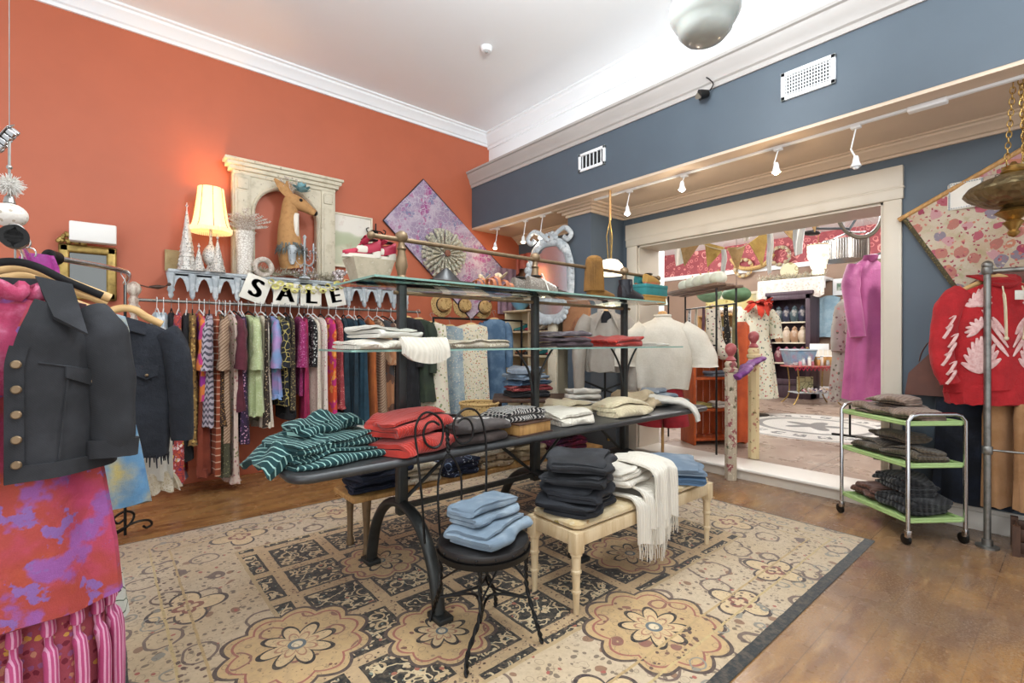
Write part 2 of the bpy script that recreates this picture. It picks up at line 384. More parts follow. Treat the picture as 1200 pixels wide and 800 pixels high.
# scalloped medallions with eight-petalled flowers
def medal(cxp, cyp, r, fr, bg='#bf9f70', fl=True):
    a, b = u-cxp, v-cyp; d = (a*a+b*b).sq(); t = b.at2(a)
    sc = ((t*5).cs().ab())*.16*r+r*.86
    put(d.lt(sc), bg); put((d-sc).ab().lt(.009), '#4a3a34'); put((d-sc*.86).ab().lt(.006), '#9b5a4e')
    put(d.lt(sc*.83)*rg.vor(15, v=vine).lt(.15), '#6d4437'); put(d.lt(sc*.83)*((rg.vor(6, v=vine)-.3).ab().lt(.03)), '#8a5a4c')
    if fl:
        f = ((t*4).cs().ab())*.5*fr+fr*.5
        put(d.lt(f+.02), '#231b1a'); put(d.lt(f), '#cdb084'); put((d-f*.6).ab().lt(.006), '#a8785c'); put(d.lt(fr*.26), '#5d6a70'); put(d.lt(fr*.16), '#d8c6a4')
RCX, RCY = 2.0, 2.5
for (X_, Y_, r_, f_) in ((.66, 2.25, .31, .15), (1.2, 1.92, .25, .11), (1.98, 1.3, .33, .15), (1.3, 2.78, .24, .12), (2.55, 1.85, .28, .13), (2.0, 2.5, .3, .14), (2.9, 2.6, .3, .14), (1.0, 1.2, .3, .14)): medal(X_-RCX, Y_-RCY, r_, f_)
for (X_, Y_, r_, f_) in ((.33, 2.92, .17, 0), (.3, 1.7, .17, 0), (2.5, 1.14, .15, 0), (3.0, 1.17, .16, 0), (.72, 3.75, .17, 0), (1.4, 3.8, .17, 0), (3.55, 1.7, .17, 0), (2.2, 3.8, .17, 0), (3.6, 2.4, .17, 0), (1.45, 1.15, .15, 0)):
    a, b = u-(X_-RCX), v-(Y_-RCY); d = (a*a+b*b).sq(); t = b.at2(a); sc = ((t*2).cs().ab())*.5*r_+r_*.5
    put(d.lt(sc), '#cfb58c'); put((d-sc).ab().lt(.009), '#3c2f30'); put((d-sc*.35).ab().lt(.012), '#8a5145')
put((ed-.2).ab().lt(.006), '#bfa674'); put((ed-.3).ab().lt(.006), '#b79a6a')
stripe = (ed.gt(.2)*ed.lt(.3)); put(stripe*rg.vor(24, v=vine).lt(.26), '#5a4038')
put(ed.lt(.19)*((rg.vor(8, v=vine)-.3).ab().lt(.035)), '#8b867a')
put((1-ed.lt(.03))*rg.vor(44, v=vine).lt(.17)*.55, '#6d5a48'); put((1-ed.lt(.03))*((rg.vor(17, v=vine)-.3).ab().lt(.02))*.5, '#5d4c40')
blk = (v+(RY-.055)).lt(0)._m('MAXIMUM', (u+(RX-.05)).lt(0))._m('MAXIMUM', ed.lt(.014)); put(blk, '#272a2b')
rg.mix(rg.noise(45, 3).step(.35, .75)*.3, '#8d7a62'); rg.bump(rg.noise(260, 2), .35, .004)
rug = MB().box(-RX, RX, -RY, RY, 0, .009, b=.003).build('patterned_rug', rg, loc=(2.0, 2.5, 0))
tag(rug, 'large beige and black oriental rug with a black bound edge on the floor', 'rug')
# ---------------------------------------------------------------- shared builders for cloth
def slab(m, x0, x1, y0, y1, z0, z1, r=.05, e=.012, n=6, M=None):
    lv = [(e, z0), (e*.3, z0+e*.3), (0, z0+e), (0, z1-e), (e*.3, z1-e*.3), (e, z1)]; vs = []; K = None
    for ins, z in lv:
        X0, X1, Y0, Y1 = x0+ins, x1-ins, y0+ins, y1-ins; q = max(r-ins, .001); o = []
        for cx_, cy_, a in ((X1-q, Y1-q, 0), (X0+q, Y1-q, PI/2), (X0+q, Y0+q, PI), (X1-q, Y0+q, 1.5*PI)):
            for i in range(n+1): t = a+PI/2*i/n; o.append((cx_+q*cos(t), cy_+q*sin(t), z))
        K = len(o); vs += o
    L = len(lv); fs = [(j*K+i, j*K+(i+1) % K, (j+1)*K+(i+1) % K, (j+1)*K+i) for j in range(L-1) for i in range(K)]
    fs += [tuple(range(K))[::-1], tuple((L-1)*K+i for i in range(K))]
    return m.add(vs, fs, M)
def fold_mb(w, d, t, n, seed=0, amp=.008, sag=.25, first=1, shrink=.0, nx=22, bulky=False):
    """one folded garment: a serpentine ribbon of thin passes, w wide, d deep, n*t high"""
    if t >= .02 and not bulky: n, t = max(2, int(n*t/.021+.5)), n*t/max(2, int(n*t/.021+.5))
    r_ = random.Random(seed); path = []; s = first; wid = []; off = [r_.uniform(-.012, .012) for _ in range(n+1)]; wf = [r_.uniform(.93, 1.0) for _ in range(n+1)]
    for i in range(n):
        z = (i+.5)*t; hl = d/2-t*.5-r_.uniform(0, .03)*(i % 2 == 0 or n < 3)-r_.uniform(0, .012)-shrink*i*.5; k = max(4, int(d/.03))
        for q in range(k+1): path.append((s*(hl-2*hl*q/k), z)); wid.append((wf[i], off[i]))
        if i < n-1:
            for q in range(1, 6): a = PI*q/6; path.append((-s*(hl+sin(a)*t*.9), z+t*.5*(1-cos(a)))); f = q/6; wid.append((wf[i]*(1-f)+wf[i+1]*f, off[i]*(1-f)+off[i+1]*f))
        s = -s
    P = [Vector((p[0], p[1])) for p in path]; m = len(P); L, Rr = [], []
    for i in range(m):
        tg = (P[min(i+1, m-1)]-P[max(i-1, 0)]).normalized(); nr = Vector((-tg.y, tg.x))*(t*.41)
        e = min(i, m-1-i); k = 1 if e > 1 else (.55, .85)[e]
        L.append(P[i]+nr*k); Rr.append(P[i]-nr*k)
    mb = MB(); vs = []; fs = []; C_ = L+Rr[::-1]; W2 = wid+wid[::-1]; K = len(C_); h = n*t
    for a in range(nx+1):
        f = a/nx*2-1
        edge = 1-max(0, abs(f)-.86)/.14*.12
        for c, (wq, oq) in zip(C_, W2):
            x = w/2*f*wq+oq; z = c.y*(1-sag*abs(f)**4*(c.y/h)); g = min(1, c.y/h)
            q = noise.noise_vector(Vector((x*5, c.x*5, c.y*6+seed*3.7))); q2 = noise.noise_vector(Vector((x*17, c.x*17, c.y*10+seed*1.7)))
            e2 = max(0, abs(c.x)/(d/2)-.55)/.45
            z += g*(q.z*amp*1.6+q2.z*.005+.006*sin(f*7+seed)*e2)
            vs.append((x+q.x*amp*2+q2.x*.004, c.x*edge+q.y*amp*1.6+q2.y*.005+(.012*sin(f*5+seed*2+c.y*40)*e2), max(.001, z)))
    for a in range(nx):
        for i in range(K): j = (i+1) % K; fs.append((a*K+i, a*K+j, (a+1)*K+j, (a+1)*K+i))
    for b in (0, nx):
        for i in range(m-1): q = (b*K+i, b*K+i+1, b*K+K-2-i, b*K+K-1-i); fs.append(q if b else q[::-1])
    return mb.add(vs, fs)
def folded(name, label, cat, m, loc, w, d, t=.03, n=3, rz=0, group=None, **k):
    o = fold_mb(w, d, t, n, **k).build(name, m, loc=loc, rot=rz, smooth=60); tag(o, label, cat, group); return o
def garm(mb, prof, n=36, k=6, rip=.01, seed=0, M=None, step=.035, sup=.8):
    """hanging cloth: rings (z, half width, half depth) with vertical folds that grow downwards"""
    r_ = random.Random(seed); ph = [r_.uniform(0, TAU) for _ in range(4)]; Z = []; prof = [tuple(p)+(0,)*(4-len(p)) for p in prof]
    for i in range(len(prof)-1):
        a, b = prof[i], prof[i+1]; c = max(1, int(abs(a[0]-b[0])/step))
        for q in range(c): t = q/c; Z.append([a[j]+(b[j]-a[j])*t for j in range(4)])
    Z.append(list(prof[-1])); z0, z1 = prof[0][0], prof[-1][0]; vs, fs = [], []
    for (z, hw, hd, ox) in Z:
        g = (z-z0)/(z1-z0+1e-9)
        for i in range(n):
            a = TAU*i/n; c, s_ = cos(a), sin(a)
            x = hw*math.copysign(abs(c)**sup, c); y = hd*math.copysign(abs(s_)**sup, s_)
            f = rip*(.25+.75*g)*(sin(k*a+ph[0]+g*1.2)+.5*sin((2*k-3)*a+ph[1]-g))
            vs.append((ox+x*(1+f*.6/max(hw, .03)), y+f*(1 if s_ >= 0 else -1), z+.008*g*sin(k*a+ph[2])))
    for j in range(len(Z)-1):
        for i in range(n): fs.append((j*n+i, j*n+(i+1) % n, (j+1)*n+(i+1) % n, (j+1)*n+i))
    fs += [tuple(range(n)), tuple((len(Z)-1)*n+i for i in range(n))[::-1]]
    return mb.add(vs, fs, M)
def sleeve(mb, pts, r, seed=0, n=14, amp=.006, M=None):
    P = smooth_path(pts, 6); m = len(P); q = len(r)-1; rr = []
    for i in range(m):
        t = i/(m-1)*q; j = min(int(t), q-1); a, b = r[j], r[j+1]; f = t-j
        a = a if isinstance(a, tuple) else (a, a); b = b if isinstance(b, tuple) else (b, b)
        w = 1+.025*sin(i*.9+seed)
        rr.append(((a[0]+(b[0]-a[0])*f)*w, (a[1]+(b[1]-a[1])*f)*w))
    t = MB().tube(P, rr, n); t.jit(amp, 14, seed); return mb.add(t.v, t.f, M)
def text_mb(s, size, ext=.001):
    c = bpy.data.curves.new('lettering', 'FONT'); c.body = s; c.size = size; c.extrude = ext; c.align_x = 'CENTER'; c.align_y = 'CENTER'
    o = bpy.data.objects.new('lettering', c); SC.collection.objects.link(o)
    dg = bpy.context.evaluated_depsgraph_get(); me = o.evaluated_get(dg).to_mesh()
    m = MB().add([v.co[:] for v in me.vertices], [list(p.vertices) for p in me.polygons]); o.evaluated_get(dg).to_mesh_clear()
    bpy.data.objects.remove(o); return m
# ---------------------------------------------------------------- materials for furniture
def metalm(name, col, rough=.4, metal=.8, var=.25):
    m = mat(name, col, rough, metal); m.mix(m.noise(20, 4).step(.4, .75)*var, '#15110d'); m.bump(m.noise(90, 2), .08, .002); return m
M_iron = metalm('painted_iron', '#3b3d3c', .42, .55); M_top = metalm('dark_steel_top', '#4a4b4c', .38, .5); M_black = metalm('black_wire', '#1d1c1b', .4, .5)
M_chrome = mat('chrome', '#c9c9c9', .18, 1); M_galv = metalm('galvanised_pipe', '#8d8b86', .4, .85, .4); M_bronze = metalm('aged_bronze', '#8a7459', .45, .6)
M_glass = mat('glass', '#e6f4ee', .02); M_glass.b.inputs['Transmission Weight'].default_value = 1; M_glass.b.inputs['IOR'].default_value = 1.2
M_gedge = mat('green_glass_edge', '#b4dccf', .1); M_gedge.b.inputs['Transmission Weight'].default_value = .5; M_gedge.b.inputs['IOR'].default_value = 1.2
def woodm(name, c1, c2, ax=(6, 6, 1), rough=.5):
    m = mat(name, c1, rough); m.mix(m.noise(4, 5, m.scl(m.co(.05, 3), ax), .65).step(.35, .7)*.8, c2); m.bump(m.noise(60, 3), .08, .002); return m
M_pale = woodm('pale_painted_wood', '#d9c4a0', '#c2a67c'); M_wood = woodm('honey_wood', '#c79a5e', '#9a6c3a'); M_dkwood = woodm('dark_wood', '#54392a', '#362318')
# ---------------------------------------------------------------- industrial work table
TZ = .8; CX = (1.245, 2.24, 3.23); CY = 2.4
tb = thing('work_table', 'long dark steel work table on cast iron arched feet standing on the rug', 'table', (2.27, CY, .009))
m = MB(); slab(m, -1.69, 1.71, -.35, .37, TZ-.04-.009, TZ-.009, .09, .016); m.build('tabletop', M_top, tb)
for cx_ in CX:
    m = MB(); X0 = cx_-2.27
    m.box(X0-.028, X0+.028, -.028, .028, .40, TZ-.048, b=.008); m.box(X0-.04, X0+.04, -.04, .04, .70, .74, b=.008)
    m.box(X0-.05, X0+.05, -.16, .16, TZ-.075, TZ-.045, b=.006); m.build('column', M_iron, tb)
    for s in (-1, 1):
        m = MB(); P = [(X0, s*y, z) for y, z in ((.0, .455), (.07, .45), (.16, .42), (.25, .35), (.32, .25), (.36, .14), (.385, .02))]
        m.tube(smooth_path(P, 4), [(.026, .034)]*25, 10, up=(1, 0, 0)); m.box(X0-.04, X0+.04, s*.395-.06, s*.395+.06, 0, .028, b=.006); m.build('leg', M_iron, tb)
m = MB()
m.box(CX[0]-2.27, CX[2]-2.27, -.012, .012, .425, .455); m.build('stretcher', M_iron, tb)
for a, b in ((CX[0], 1.66), (CX[1], 1.85), (CX[2], 2.84), (CX[1], 2.62)):
    m = MB(); m.rod((a-2.27, .02, .45), (b-2.27, .02, TZ-.05), .011, 8); m.build('brace', M_iron, tb)
# ---------------------------------------------------------------- glass shelf rack standing on the table
rk = thing('glass_shelf_rack', 'two tier glass shelf rack with iron posts and a bronze rail on the steel table', 'shelf rack', (2.27, CY, TZ))
for cx_ in CX:
    X0 = cx_-2.27; m = MB(); m.box(X0-.022, X0+.022, -.022, .022, .001, .855, b=.005); m.box(X0-.04, X0+.04, -.04, .04, .001, .012, b=.003); m.build('post', M_iron, rk)
    m = MB(); m.lathe([(.03, .87), (.036, .88), (.03, .9), (.022, .91), (.026, .935), (.034, .96), (.03, .99), (.022, 1.03), (.02, 1.045), (.028, 1.055), (.02, 1.065), (.016, 1.09), (.03, 1.1), (.036, 1.12), (.03, 1.14), (.01, 1.152)], 16, c=(X0, 0, 0)); m.build('finial', M_bronze, rk)
for cx_ in CX[1:]:
    for s in (-1, 1):
        X0 = cx_-2.27; m = MB(); m.tube(smooth_path([(X0+s*.025, 0, .2), (X0+s*.05, 0, .33), (X0+s*.11, 0, .43), (X0+s*.17, 0, .5)], 5), .008, 8); m.build('brace', M_iron, rk)
m = MB(); m.rod((1.07-2.27, 0, 1.105), (3.72-2.27, 0, 1.105), .013, 12); m.ball((1.07-2.27, 0, 1.105), .022); m.ball((3.72-2.27, 0, 1.105), .022); m.build('rail', M_bronze, rk)
m = MB(); m.rod((1.2-2.27, 0, .815), (3.3-2.27, 0, .815), .011, 8); m.build('shelf_bar', M_bronze, rk)
def glass_shelf(x0, x1, y0, y1, z):
    m = MB(); slab(m, x0, x1, y0, y1, z, z+.01, .02, .003); g = m.build('shelf', M_glass, rk)
    m = MB(); e = .004
    m.box(x0, x1, y0-e, y0, z, z+.01); m.box(x0, x1, y1, y1+e, z, z+.01); m.box(x0-e, x0, y0, y1, z, z+.01); m.box(x1, x1+e, y0, y1, z, z+.01); m.build('shelf_edge', M_gedge, g)
glass_shelf(.98-2.27, 3.42-2.27, -.25, .27, .856); glass_shelf(.88-2.27, 3.74-2.27, -.22, .22, .5)
# ---------------------------------------------------------------- wire parlour chair
ch = thing('parlor_chair', 'black wire parlour chair with twisted legs and a round leather seat', 'chair', (1.33, 1.77, .009))
M_leather = mat('black_leather', '#211f1f', .38); M_leather.bump(M_leather.noise(60, 3), .2, .003)
m = MB(); m.lathe([(.0, .41), (.19, .41), (.205, .415), (.21, .43), (.205, .445), (.19, .45), (.1, .456), (0, .458)], 40); st_ = m.build('seat', M_leather, ch)
m = MB(); m.lathe([(.196, .385), (.213, .387), (.215, .412), (.197, .412)], 40)
for i in range(16): a = TAU*i/16; m.ball((.211*cos(a), .211*sin(a), .428), .006, 8, 5)
m.build('seat_rim', M_black, ch)
def twist(m, pts, r=.0065):
    P = smooth_path(pts, 10); n = len(P)
    for ph in (0, PI):
        Q = []
        for i, p in enumerate(P): a = ph+i*.9; Q.append((p.x+r*.8*cos(a), p.y+r*.8*sin(a), p.z))
        m.tube(Q, r, 6)
feet = [(-.22, -.18), (.16, -.22), (.19, .15), (-.13, .25)]; tops = [(-.13, -.15), (.15, -.13), (.13, .15), (-.15, .13)]
for (fx, fy), (tx, ty) in zip(feet, tops):
    m = MB(); twist(m, [(tx, ty, .40), (tx*.98, ty*.98, .3), (tx*1.02, ty*1.02, .2), (fx*.92, fy*.92, .08), (fx, fy, .004)]); m.build('leg', M_black, ch)
m = MB()
for i in range(4):
    a, b = Vector((*tops[i], .17)), Vector((*tops[(i+1) % 4], .17)); c = (a+b)*.5*.35; c.z = .2; m.tube(smooth_path([a, c, b], 8), .006, 6)
    c = (a+b)*.5*.8; m.tube(smooth_path([(a.x, a.y, .25), (c.x, c.y, .36), (c.x*1.2, c.y*1.2, .4)], 6), .005, 6)
m.build('stretcher', M_black, ch)
# back: two bars with curled loops and a twisted spindle, in a plane rising from the rear legs
def bk(u, z): return (-.0+u, .19+.06*(.0 if z < .45 else (z-.45)/.55)-.06*(u/.18)*.3, z)
m = MB()
m.tube(smooth_path([bk(-.185, .40), bk(-.19, .6), bk(-.2, .8), bk(-.205, .92), bk(-.175, .985), bk(-.13, 1.0), bk(-.08, .97), bk(-.06, .92), bk(-.075, .85), bk(-.11, .83), bk(-.15, .85), bk(-.165, .9), bk(-.145, .945), bk(-.11, .955), bk(-.08, .935)], 6), .006, 8); m.build('back_loop', M_black, ch)
m = MB()
m.tube(smooth_path([bk(.14, .40), bk(.16, .6), bk(.175, .8), bk(.165, .92), bk(.13, .985), bk(.07, 1.0), bk(.02, .97), bk(-.005, .92), bk(.01, .85), bk(.05, .83), bk(.09, .85), bk(.105, .9), bk(.085, .945), bk(.05, .955), bk(.02, .935)], 6), .006, 8); m.build('back_loop', M_black, ch)
m = MB(); twist(m, [bk(-.04, .93), bk(-.04, .86), bk(-.04, .8)]); m.tube(smooth_path([bk(-.105, .40), bk(-.11, .55), bk(-.1, .68), bk(-.06, .77), bk(-.04, .79), bk(-.01, .76), bk(.02, .68), bk(.015, .55), bk(.01, .40)], 5), .0055, 8); m.build('spindle', M_black, ch)
# ---------------------------------------------------------------- padded bench
M_brocade = fab('worn_floral_brocade', '#dcc8a2', ('noise', '#c9ae7e', 7, .5), ('cells', ['#8f8a52', '#a3904f', '#d6c39a', '#b58a5a'], 14, .27), ('noise', '#e8dcc2', 18, .6), rough=.95)
be = thing('padded_bench', 'cream painted bench with bamboo turned legs and a worn floral padded seat', 'bench', (2.42, 1.76, .009))
m = MB()
m.box(-.64, .64, -.175, -.145, .335, .405, b=.006); m.box(-.64, .64, .145, .175, .335, .405, b=.006); m.box(-.66, -.63, -.175, .175, .335, .405, b=.006); m.box(.63, .66, -.175, .175, .335, .405, b=.006)
for sx in (-1, 1):
    for sy in (-1, 1): m.box(sx*.64-.03, sx*.64+.03, sy*.15-.03, sy*.15+.03, .3, .408, b=.006)
m.build('apron', M_pale, be)
for sx in (-1, 1):
    for sy in (-1, 1):
        m = MB(); m.lathe([(.014, 0), (.016, .05), (.018, .1), (.024, .105), (.024, .115), (.018, .12), (.021, .2), (.027, .205), (.027, .215), (.021, .22), (.024, .285), (.03, .29), (.03, .302)], 16, c=(sx*.64, sy*.15, 0)); m.build('leg', M_pale, be)
m = MB(); slab(m, -.655, .655, -.17, .17, .405, .45, .05, .03); m.build('seat_pad', M_brocade, be)
BZ = .46
# ---------------------------------------------------------------- clothes folded on the table top
def T(px, py): p = atz(px, py, TZ); return p
F_stripe = fab('green_white_stripe', '#0a3d40', ('str', '#9fc9c0', (1, .25, .3), .024, .2, .06), rough=.9)
F_red = knit('red_rib_knit', '#bd3427', 75, (1, .1, 0), '#5e0f0c', .35); F_tee = fab('charcoal_jersey', '#4a4442', ('noise', '#5b5350', 8, .5), rough=.9)
F_bw = fab('black_white_chevron', '#2b2a2c', ('str', '#d8d4cc', (1, .6, .35), .021, .42, .03)); F_white = fab('white_cotton', '#dcd7cc', ('noise', '#cfc8ba', 6, .55)); F_cable = knit('white_cable_knit', '#dcd5c6', 55, (.7, .7, 0), '#9c8f78', .25)
F_cream = knit('cream_knit', '#d3c5a4', 60, (.7, .7, .2), '#8f7a4c', .2); F_beige = fab('beige_linen', '#c9b594', ('noise', '#b29c78', 9, .5)); F_sage = fab('pale_print', '#dfe3d2', ('spot', '#9fb29a', 30, .3))
F_dk = fab('dark_brown_canvas', '#3a2f2c', ('noise', '#4c403b', 7, .5)); F_grey = fab('blue_grey_cotton', '#8f9aa6', ('noise', '#6f7b88', 8, .5)); F_green = fab('grey_green_cotton', '#5d6a64')
def shirt_pile(name, label, cat, m, loc, w, d, layers, rz, group=None, seed=0):
    mb = MB(); z = 0
    for i, (lw, ld, t, n, ox, oy, a) in enumerate(layers):
        q = fold_mb(w*lw, d*ld, t, n, seed+i, .014, .3); mb.add(q.v, q.f, Matrix.Translation((ox, oy, z)) @ Matrix.Rotation(a, 4, 'Z')); z += n*t*.96
    return tag(mb.build(name, m, loc=loc, rot=rz, smooth=60), label, cat, group)
p = T(350, 532)
shirt_pile('striped_shirt', 'dark green shirt with pale stripes heaped at the left end of the table', 'shirt', F_stripe, (.83, 2.3, TZ), .5, .36, [(1, 1, .03, 2, 0, 0, 0), (.95, .9, .03, 2, -.01, .03, .08), (.6, .5, .026, 2, -.03, .09, .3)], .12, seed=3)
mb = MB(); mb.sheet(lambda u, v: (-.02-.27*u, -.13+.3*v+.05*u, .085+.03*sin(PI*v)-.03*sin(u*PI)-.1*max(0, u-.72)/.28+.012*sin(v*14+u*5)), 18, 18, .03); mb.jit(.018, 12, 4)
tag(mb.build('shirt_front', F_stripe, bpy.data.objects['striped_shirt'], loc=(-.03, 0, 0)), None, None)
mb = MB(); mb.sheet(lambda u, v: (-.16+.36*u, .02+.16*v, .15+.035*sin(PI*v)*sin(PI*u)+.01*sin(u*18)), 16, 12, .03); mb.jit(.02, 12, 9)
mb.build('shirt_sleeve', F_stripe, bpy.data.objects['striped_shirt'])
folded('folded_shirt', 'white folded shirt lying behind the green striped shirt', 'shirt', F_white, (1.07, 2.56, TZ), .32, .2, .024, 3, .1, seed=5)
p = T(470, 530); folded('folded_sweater', 'red ribbed sweater folded at the bottom next to the striped shirt', 'sweater', F_red, (1.2, 2.21, TZ), .4, .3, .042, 2, .3, seed=11, amp=.018, bulky=True)
folded('folded_sweater', 'red ribbed sweater rolled on top of the lower red one', 'sweater', F_red, (1.2, 2.23, TZ+.085), .4, .27, .036, 3, .32, seed=12, amp=.02, shrink=.012, bulky=True)
folded('folded_trousers', 'dark charcoal folded garment under the lettered tee', 'trousers', F_dk, (1.56, 2.19, TZ), .36, .28, .03, 2, .02, seed=21, bulky=True)
te = thing('lettered_tee', 'charcoal tee with white script lettering folded beside the red sweaters', 't-shirt', (1.565, 2.2, TZ+.061), .04)
fold_mb(.37, .29, .034, 2, 22, .004, bulky=True).build('shirt', F_tee, te, smooth=60)
F_ink = mat('white_print', '#e9e6e0', .7)
from mathutils.bvhtree import BVHTree
tee_mb = fold_mb(.37, .29, .034, 2, 22, .004, bulky=True); tee_bv = BVHTree.FromPolygons([Vector(v) for v in tee_mb.v], tee_mb.f)
for wd_, sz_, lx_, ly_, a_ in (('Co', .1, -.11, .03, .1), ('lign', .085, .06, -.035, -.15)):
    t_ = text_mb(wd_, sz_, .0004); bm_ = bmesh.new(); vs_ = [bm_.verts.new(v) for v in t_.v]
    for f_ in t_.f:
        try: bm_.faces.new([vs_[i] for i in f_])
        except ValueError: pass
    bmesh.ops.triangulate(bm_, faces=bm_.faces[:]); bmesh.ops.subdivide_edges(bm_, edges=[e for e in bm_.edges if e.calc_length() > .02], cuts=2); bm_.verts.index_update(); q_ = MB()
    for v in bm_.verts:
        x_, y_ = lx_+v.co.x*cos(a_)-v.co.y*sin(a_), ly_+v.co.x*sin(a_)+v.co.y*cos(a_); h_ = tee_bv.ray_cast(Vector((x_, y_, .4)), Vector((0, 0, -1)))[0]; q_.v.append((x_, y_, (h_.z if h_ else .07)+.0012+v.co.z))
    q_.f = [[v.index for v in f.verts] for f in bm_.faces]; bm_.free(); q_.build('lettering', F_ink, te, smooth=None)
folded('folded_jacket', 'dark brown folded jacket behind the lettered tee', 'jacket', F_dk, (1.5, 2.52, TZ), .42, .24, .03, 4, -.15, seed=23, amp=.02)
bx = thing('wooden_box', 'honey coloured wooden box under the black and white patterned top', 'box', (1.955, 2.2, TZ), .1)
m = MB(); m.box(-.14, .14, -.1, .1, .006, .066, b=.003); m.build('body', M_wood, bx)
m = MB(); m.box(-.15, .15, -.11, .11, .066, .074, b=.002); m.box(-.15, .15, -.11, .11, 0, .006, b=.002); m.build('lid', M_dkwood, bx)
folded('folded_jersey', 'black and white chevron patterned top folded on the wooden box', 'top', F_bw, (1.93, 2.25, TZ+.075), .34, .26, .026, 3, .1, seed=31, amp=.012)
folded('folded_sweater', 'white textured sweater folded right of the wooden box', 'sweater', F_cable, (2.4, 2.24, TZ), .3, .3, .037, 3, -.1, seed=32, amp=.022, shrink=.012, bulky=True)
folded('folded_sweater', 'cream knit sweater folded at the front right of the table', 'sweater', F_cream, (3.0, 2.24, TZ), .42, .3, .04, 3, -.05, seed=33, amp=.024, shrink=.014, bulky=True)
folded('folded_sweater', 'pale cream knit sweater lying behind the white textured one', 'sweater', F_cream, (2.68, 2.5, TZ), .36, .26, .038, 3, .1, seed=34, amp=.022, bulky=True)
folded('folded_cloth', 'beige linen garment bunched between cream knit and grey tops', 'top', F_beige, (3.42, 2.42, TZ), .34, .34, .045, 3, .3, seed=35, amp=.035, bulky=True)
mb = MB(); sleeve(mb, [(-.2, .18, .07), (0, .05, .065), (.08, -.14, .05), (.12, -.24, -.01), (.13, -.27, -.1)], [(.09, .03), (.085, .035), (.075, .03), (.06, .022), (.045, .018)], 3, amp=.012)
tag(mb.build('white_sleeve', F_white, loc=(3.56, 2.28, TZ), smooth=60), 'white garment sleeve hanging over the front edge of the table', 'top')
F_tt = [('folded_jersey', 'dark grey green folded top at the far right end of the table', F_green, .42, .3), ('folded_jersey', 'blue grey folded top lying on the dark green one', F_grey, .36, .28), ('folded_jersey', 'light blue grey folded top, uppermost at the table right end', F_grey, .28, .2)]
z = TZ
for i, (n_, l_, m_, w_, d_) in enumerate(F_tt): folded(n_, l_, 'top', m_, (3.8-.02*i, 2.42+.03*i, z), w_, d_, .022, 2, .1*i, seed=40+i, amp=.012); z += .045
# ---------------------------------------------------------------- clothes on the chair and the bench
D_light = denim('light_wash_denim', '#6c7d8c', '#97a5b0'); D_mid = denim('mid_wash_denim', '#627384', '#8f9ba6'); D_blue = denim('blue_denim', '#45607c', '#7890a6'); D_black = denim('washed_black_denim', '#202124', '#3d3e43', .6); D_char = denim('charcoal_denim', '#1f2126', '#33353c', .6); D_navy = denim('dark_navy_denim', '#1b2233', '#2c3650', .6)
folded('folded_jeans', 'pale blue jeans lying on the black chair seat, lower of two', 'jeans', D_light, (1.36, 1.75, .468), .37, .27, .036, 2, .35, seed=50, amp=.013)
folded('folded_jeans', 'pale blue jeans folded on top of the pair on the chair', 'jeans', D_light, (1.36, 1.79, .542), .3, .22, .044, 2, .2, seed=51, amp=.015, shrink=.01)
z = BZ
for i, (c_, l_) in enumerate(((D_char, 'charcoal jeans at the bottom of the dark stack on the bench'), (D_char, 'charcoal jeans second from the bottom of the bench stack'), (D_black, 'washed black jeans second from the top of the bench stack'), (D_black, 'faded black jeans on top of the dark stack on the bench'))):
    folded('folded_jeans', l_, 'jeans', c_, (1.97+.012*i, 1.76+.006*i, z), .40-.015*i, .34, .034, 2, .3+.12*i, seed=60+i, amp=.015); z += .069
for i, (c_, l_) in enumerate(((D_blue, 'mid blue jeans under the pale pair at the right end of the bench'), (D_mid, 'light blue jeans lying over the right end of the bench'))):
    folded('folded_jeans', l_, 'jeans', c_, (2.86+.02*i, 1.76, BZ+.06*i), .46, .36-.02*i, .03, 2, .75, seed=70+i, amp=.018)
# fringed white throws draped over the bench front
F_throw = knit('white_throw_weave', '#dfd8ca', 70, (1, 0, 0), '#a89a80', .18)
def throw(label, x0, x1, yb, zt, drop, lift, seed):
    r_ = random.Random(seed); t = thing('fringed_throw', label, 'throw', (0, 0, 0), 0)
    pf = [(yb, zt), (yb-.12, zt+lift*.2), (1.62, zt+.012), (1.572, zt-.012), (1.556, zt-.06), (1.55, zt-drop)]; P = smooth_path([(0, a, b) for a, b in pf], 5); n = len(P)-1
    def fn(u_, v_):
        p = P[round(v_*n)]; x = x0+(x1-x0)*u_; k = v_
        return (x+.03*k*sin(seed), p.y+.012*sin(u_*14+seed)*k-.006*seed*.3, p.z+.018*sin(u_*9+seed)*(1-k)*.7+(.02*sin(u_*6+seed)*k))
    MB().sheet(fn, 22, n, .012).build('cloth', F_throw, t)
    m = MB()
    for i in range(int((x1-x0)/.012)):
        u_ = (i+.5)*.012/(x1-x0); q = fn(u_, 1.0); L = .09+r_.uniform(-.015, .015)
        m.tube([q, (q[0]+r_.uniform(-.004, .004), q[1]-.004, q[2]-L*.5), (q[0]+r_.uniform(-.008, .008), q[1]-.002, q[2]-L)], [.003, .003, .002], 5)
    m.build('fringe', F_throw, t); return t
throw('white fringed throw at the bottom of the pile draped over the bench', 2.2, 2.48, 1.93, BZ+.005, .24, .0, 1)
throw('white fringed throw draped across the middle of the pile on the bench', 2.26, 2.55, 1.93, BZ+.045, .2, .1, 2)
folded('folded_throw', 'white throw folded square on the back of the bench between jeans', 'throw', F_throw, (2.36, 1.8, BZ+.07), .36, .3, .034, 3, .2, seed=77, amp=.016)
throw('white fringed throw on top of the pile with a long fringed corner', 2.38, 2.6, 1.9, BZ+.17, .3, .1, 4)
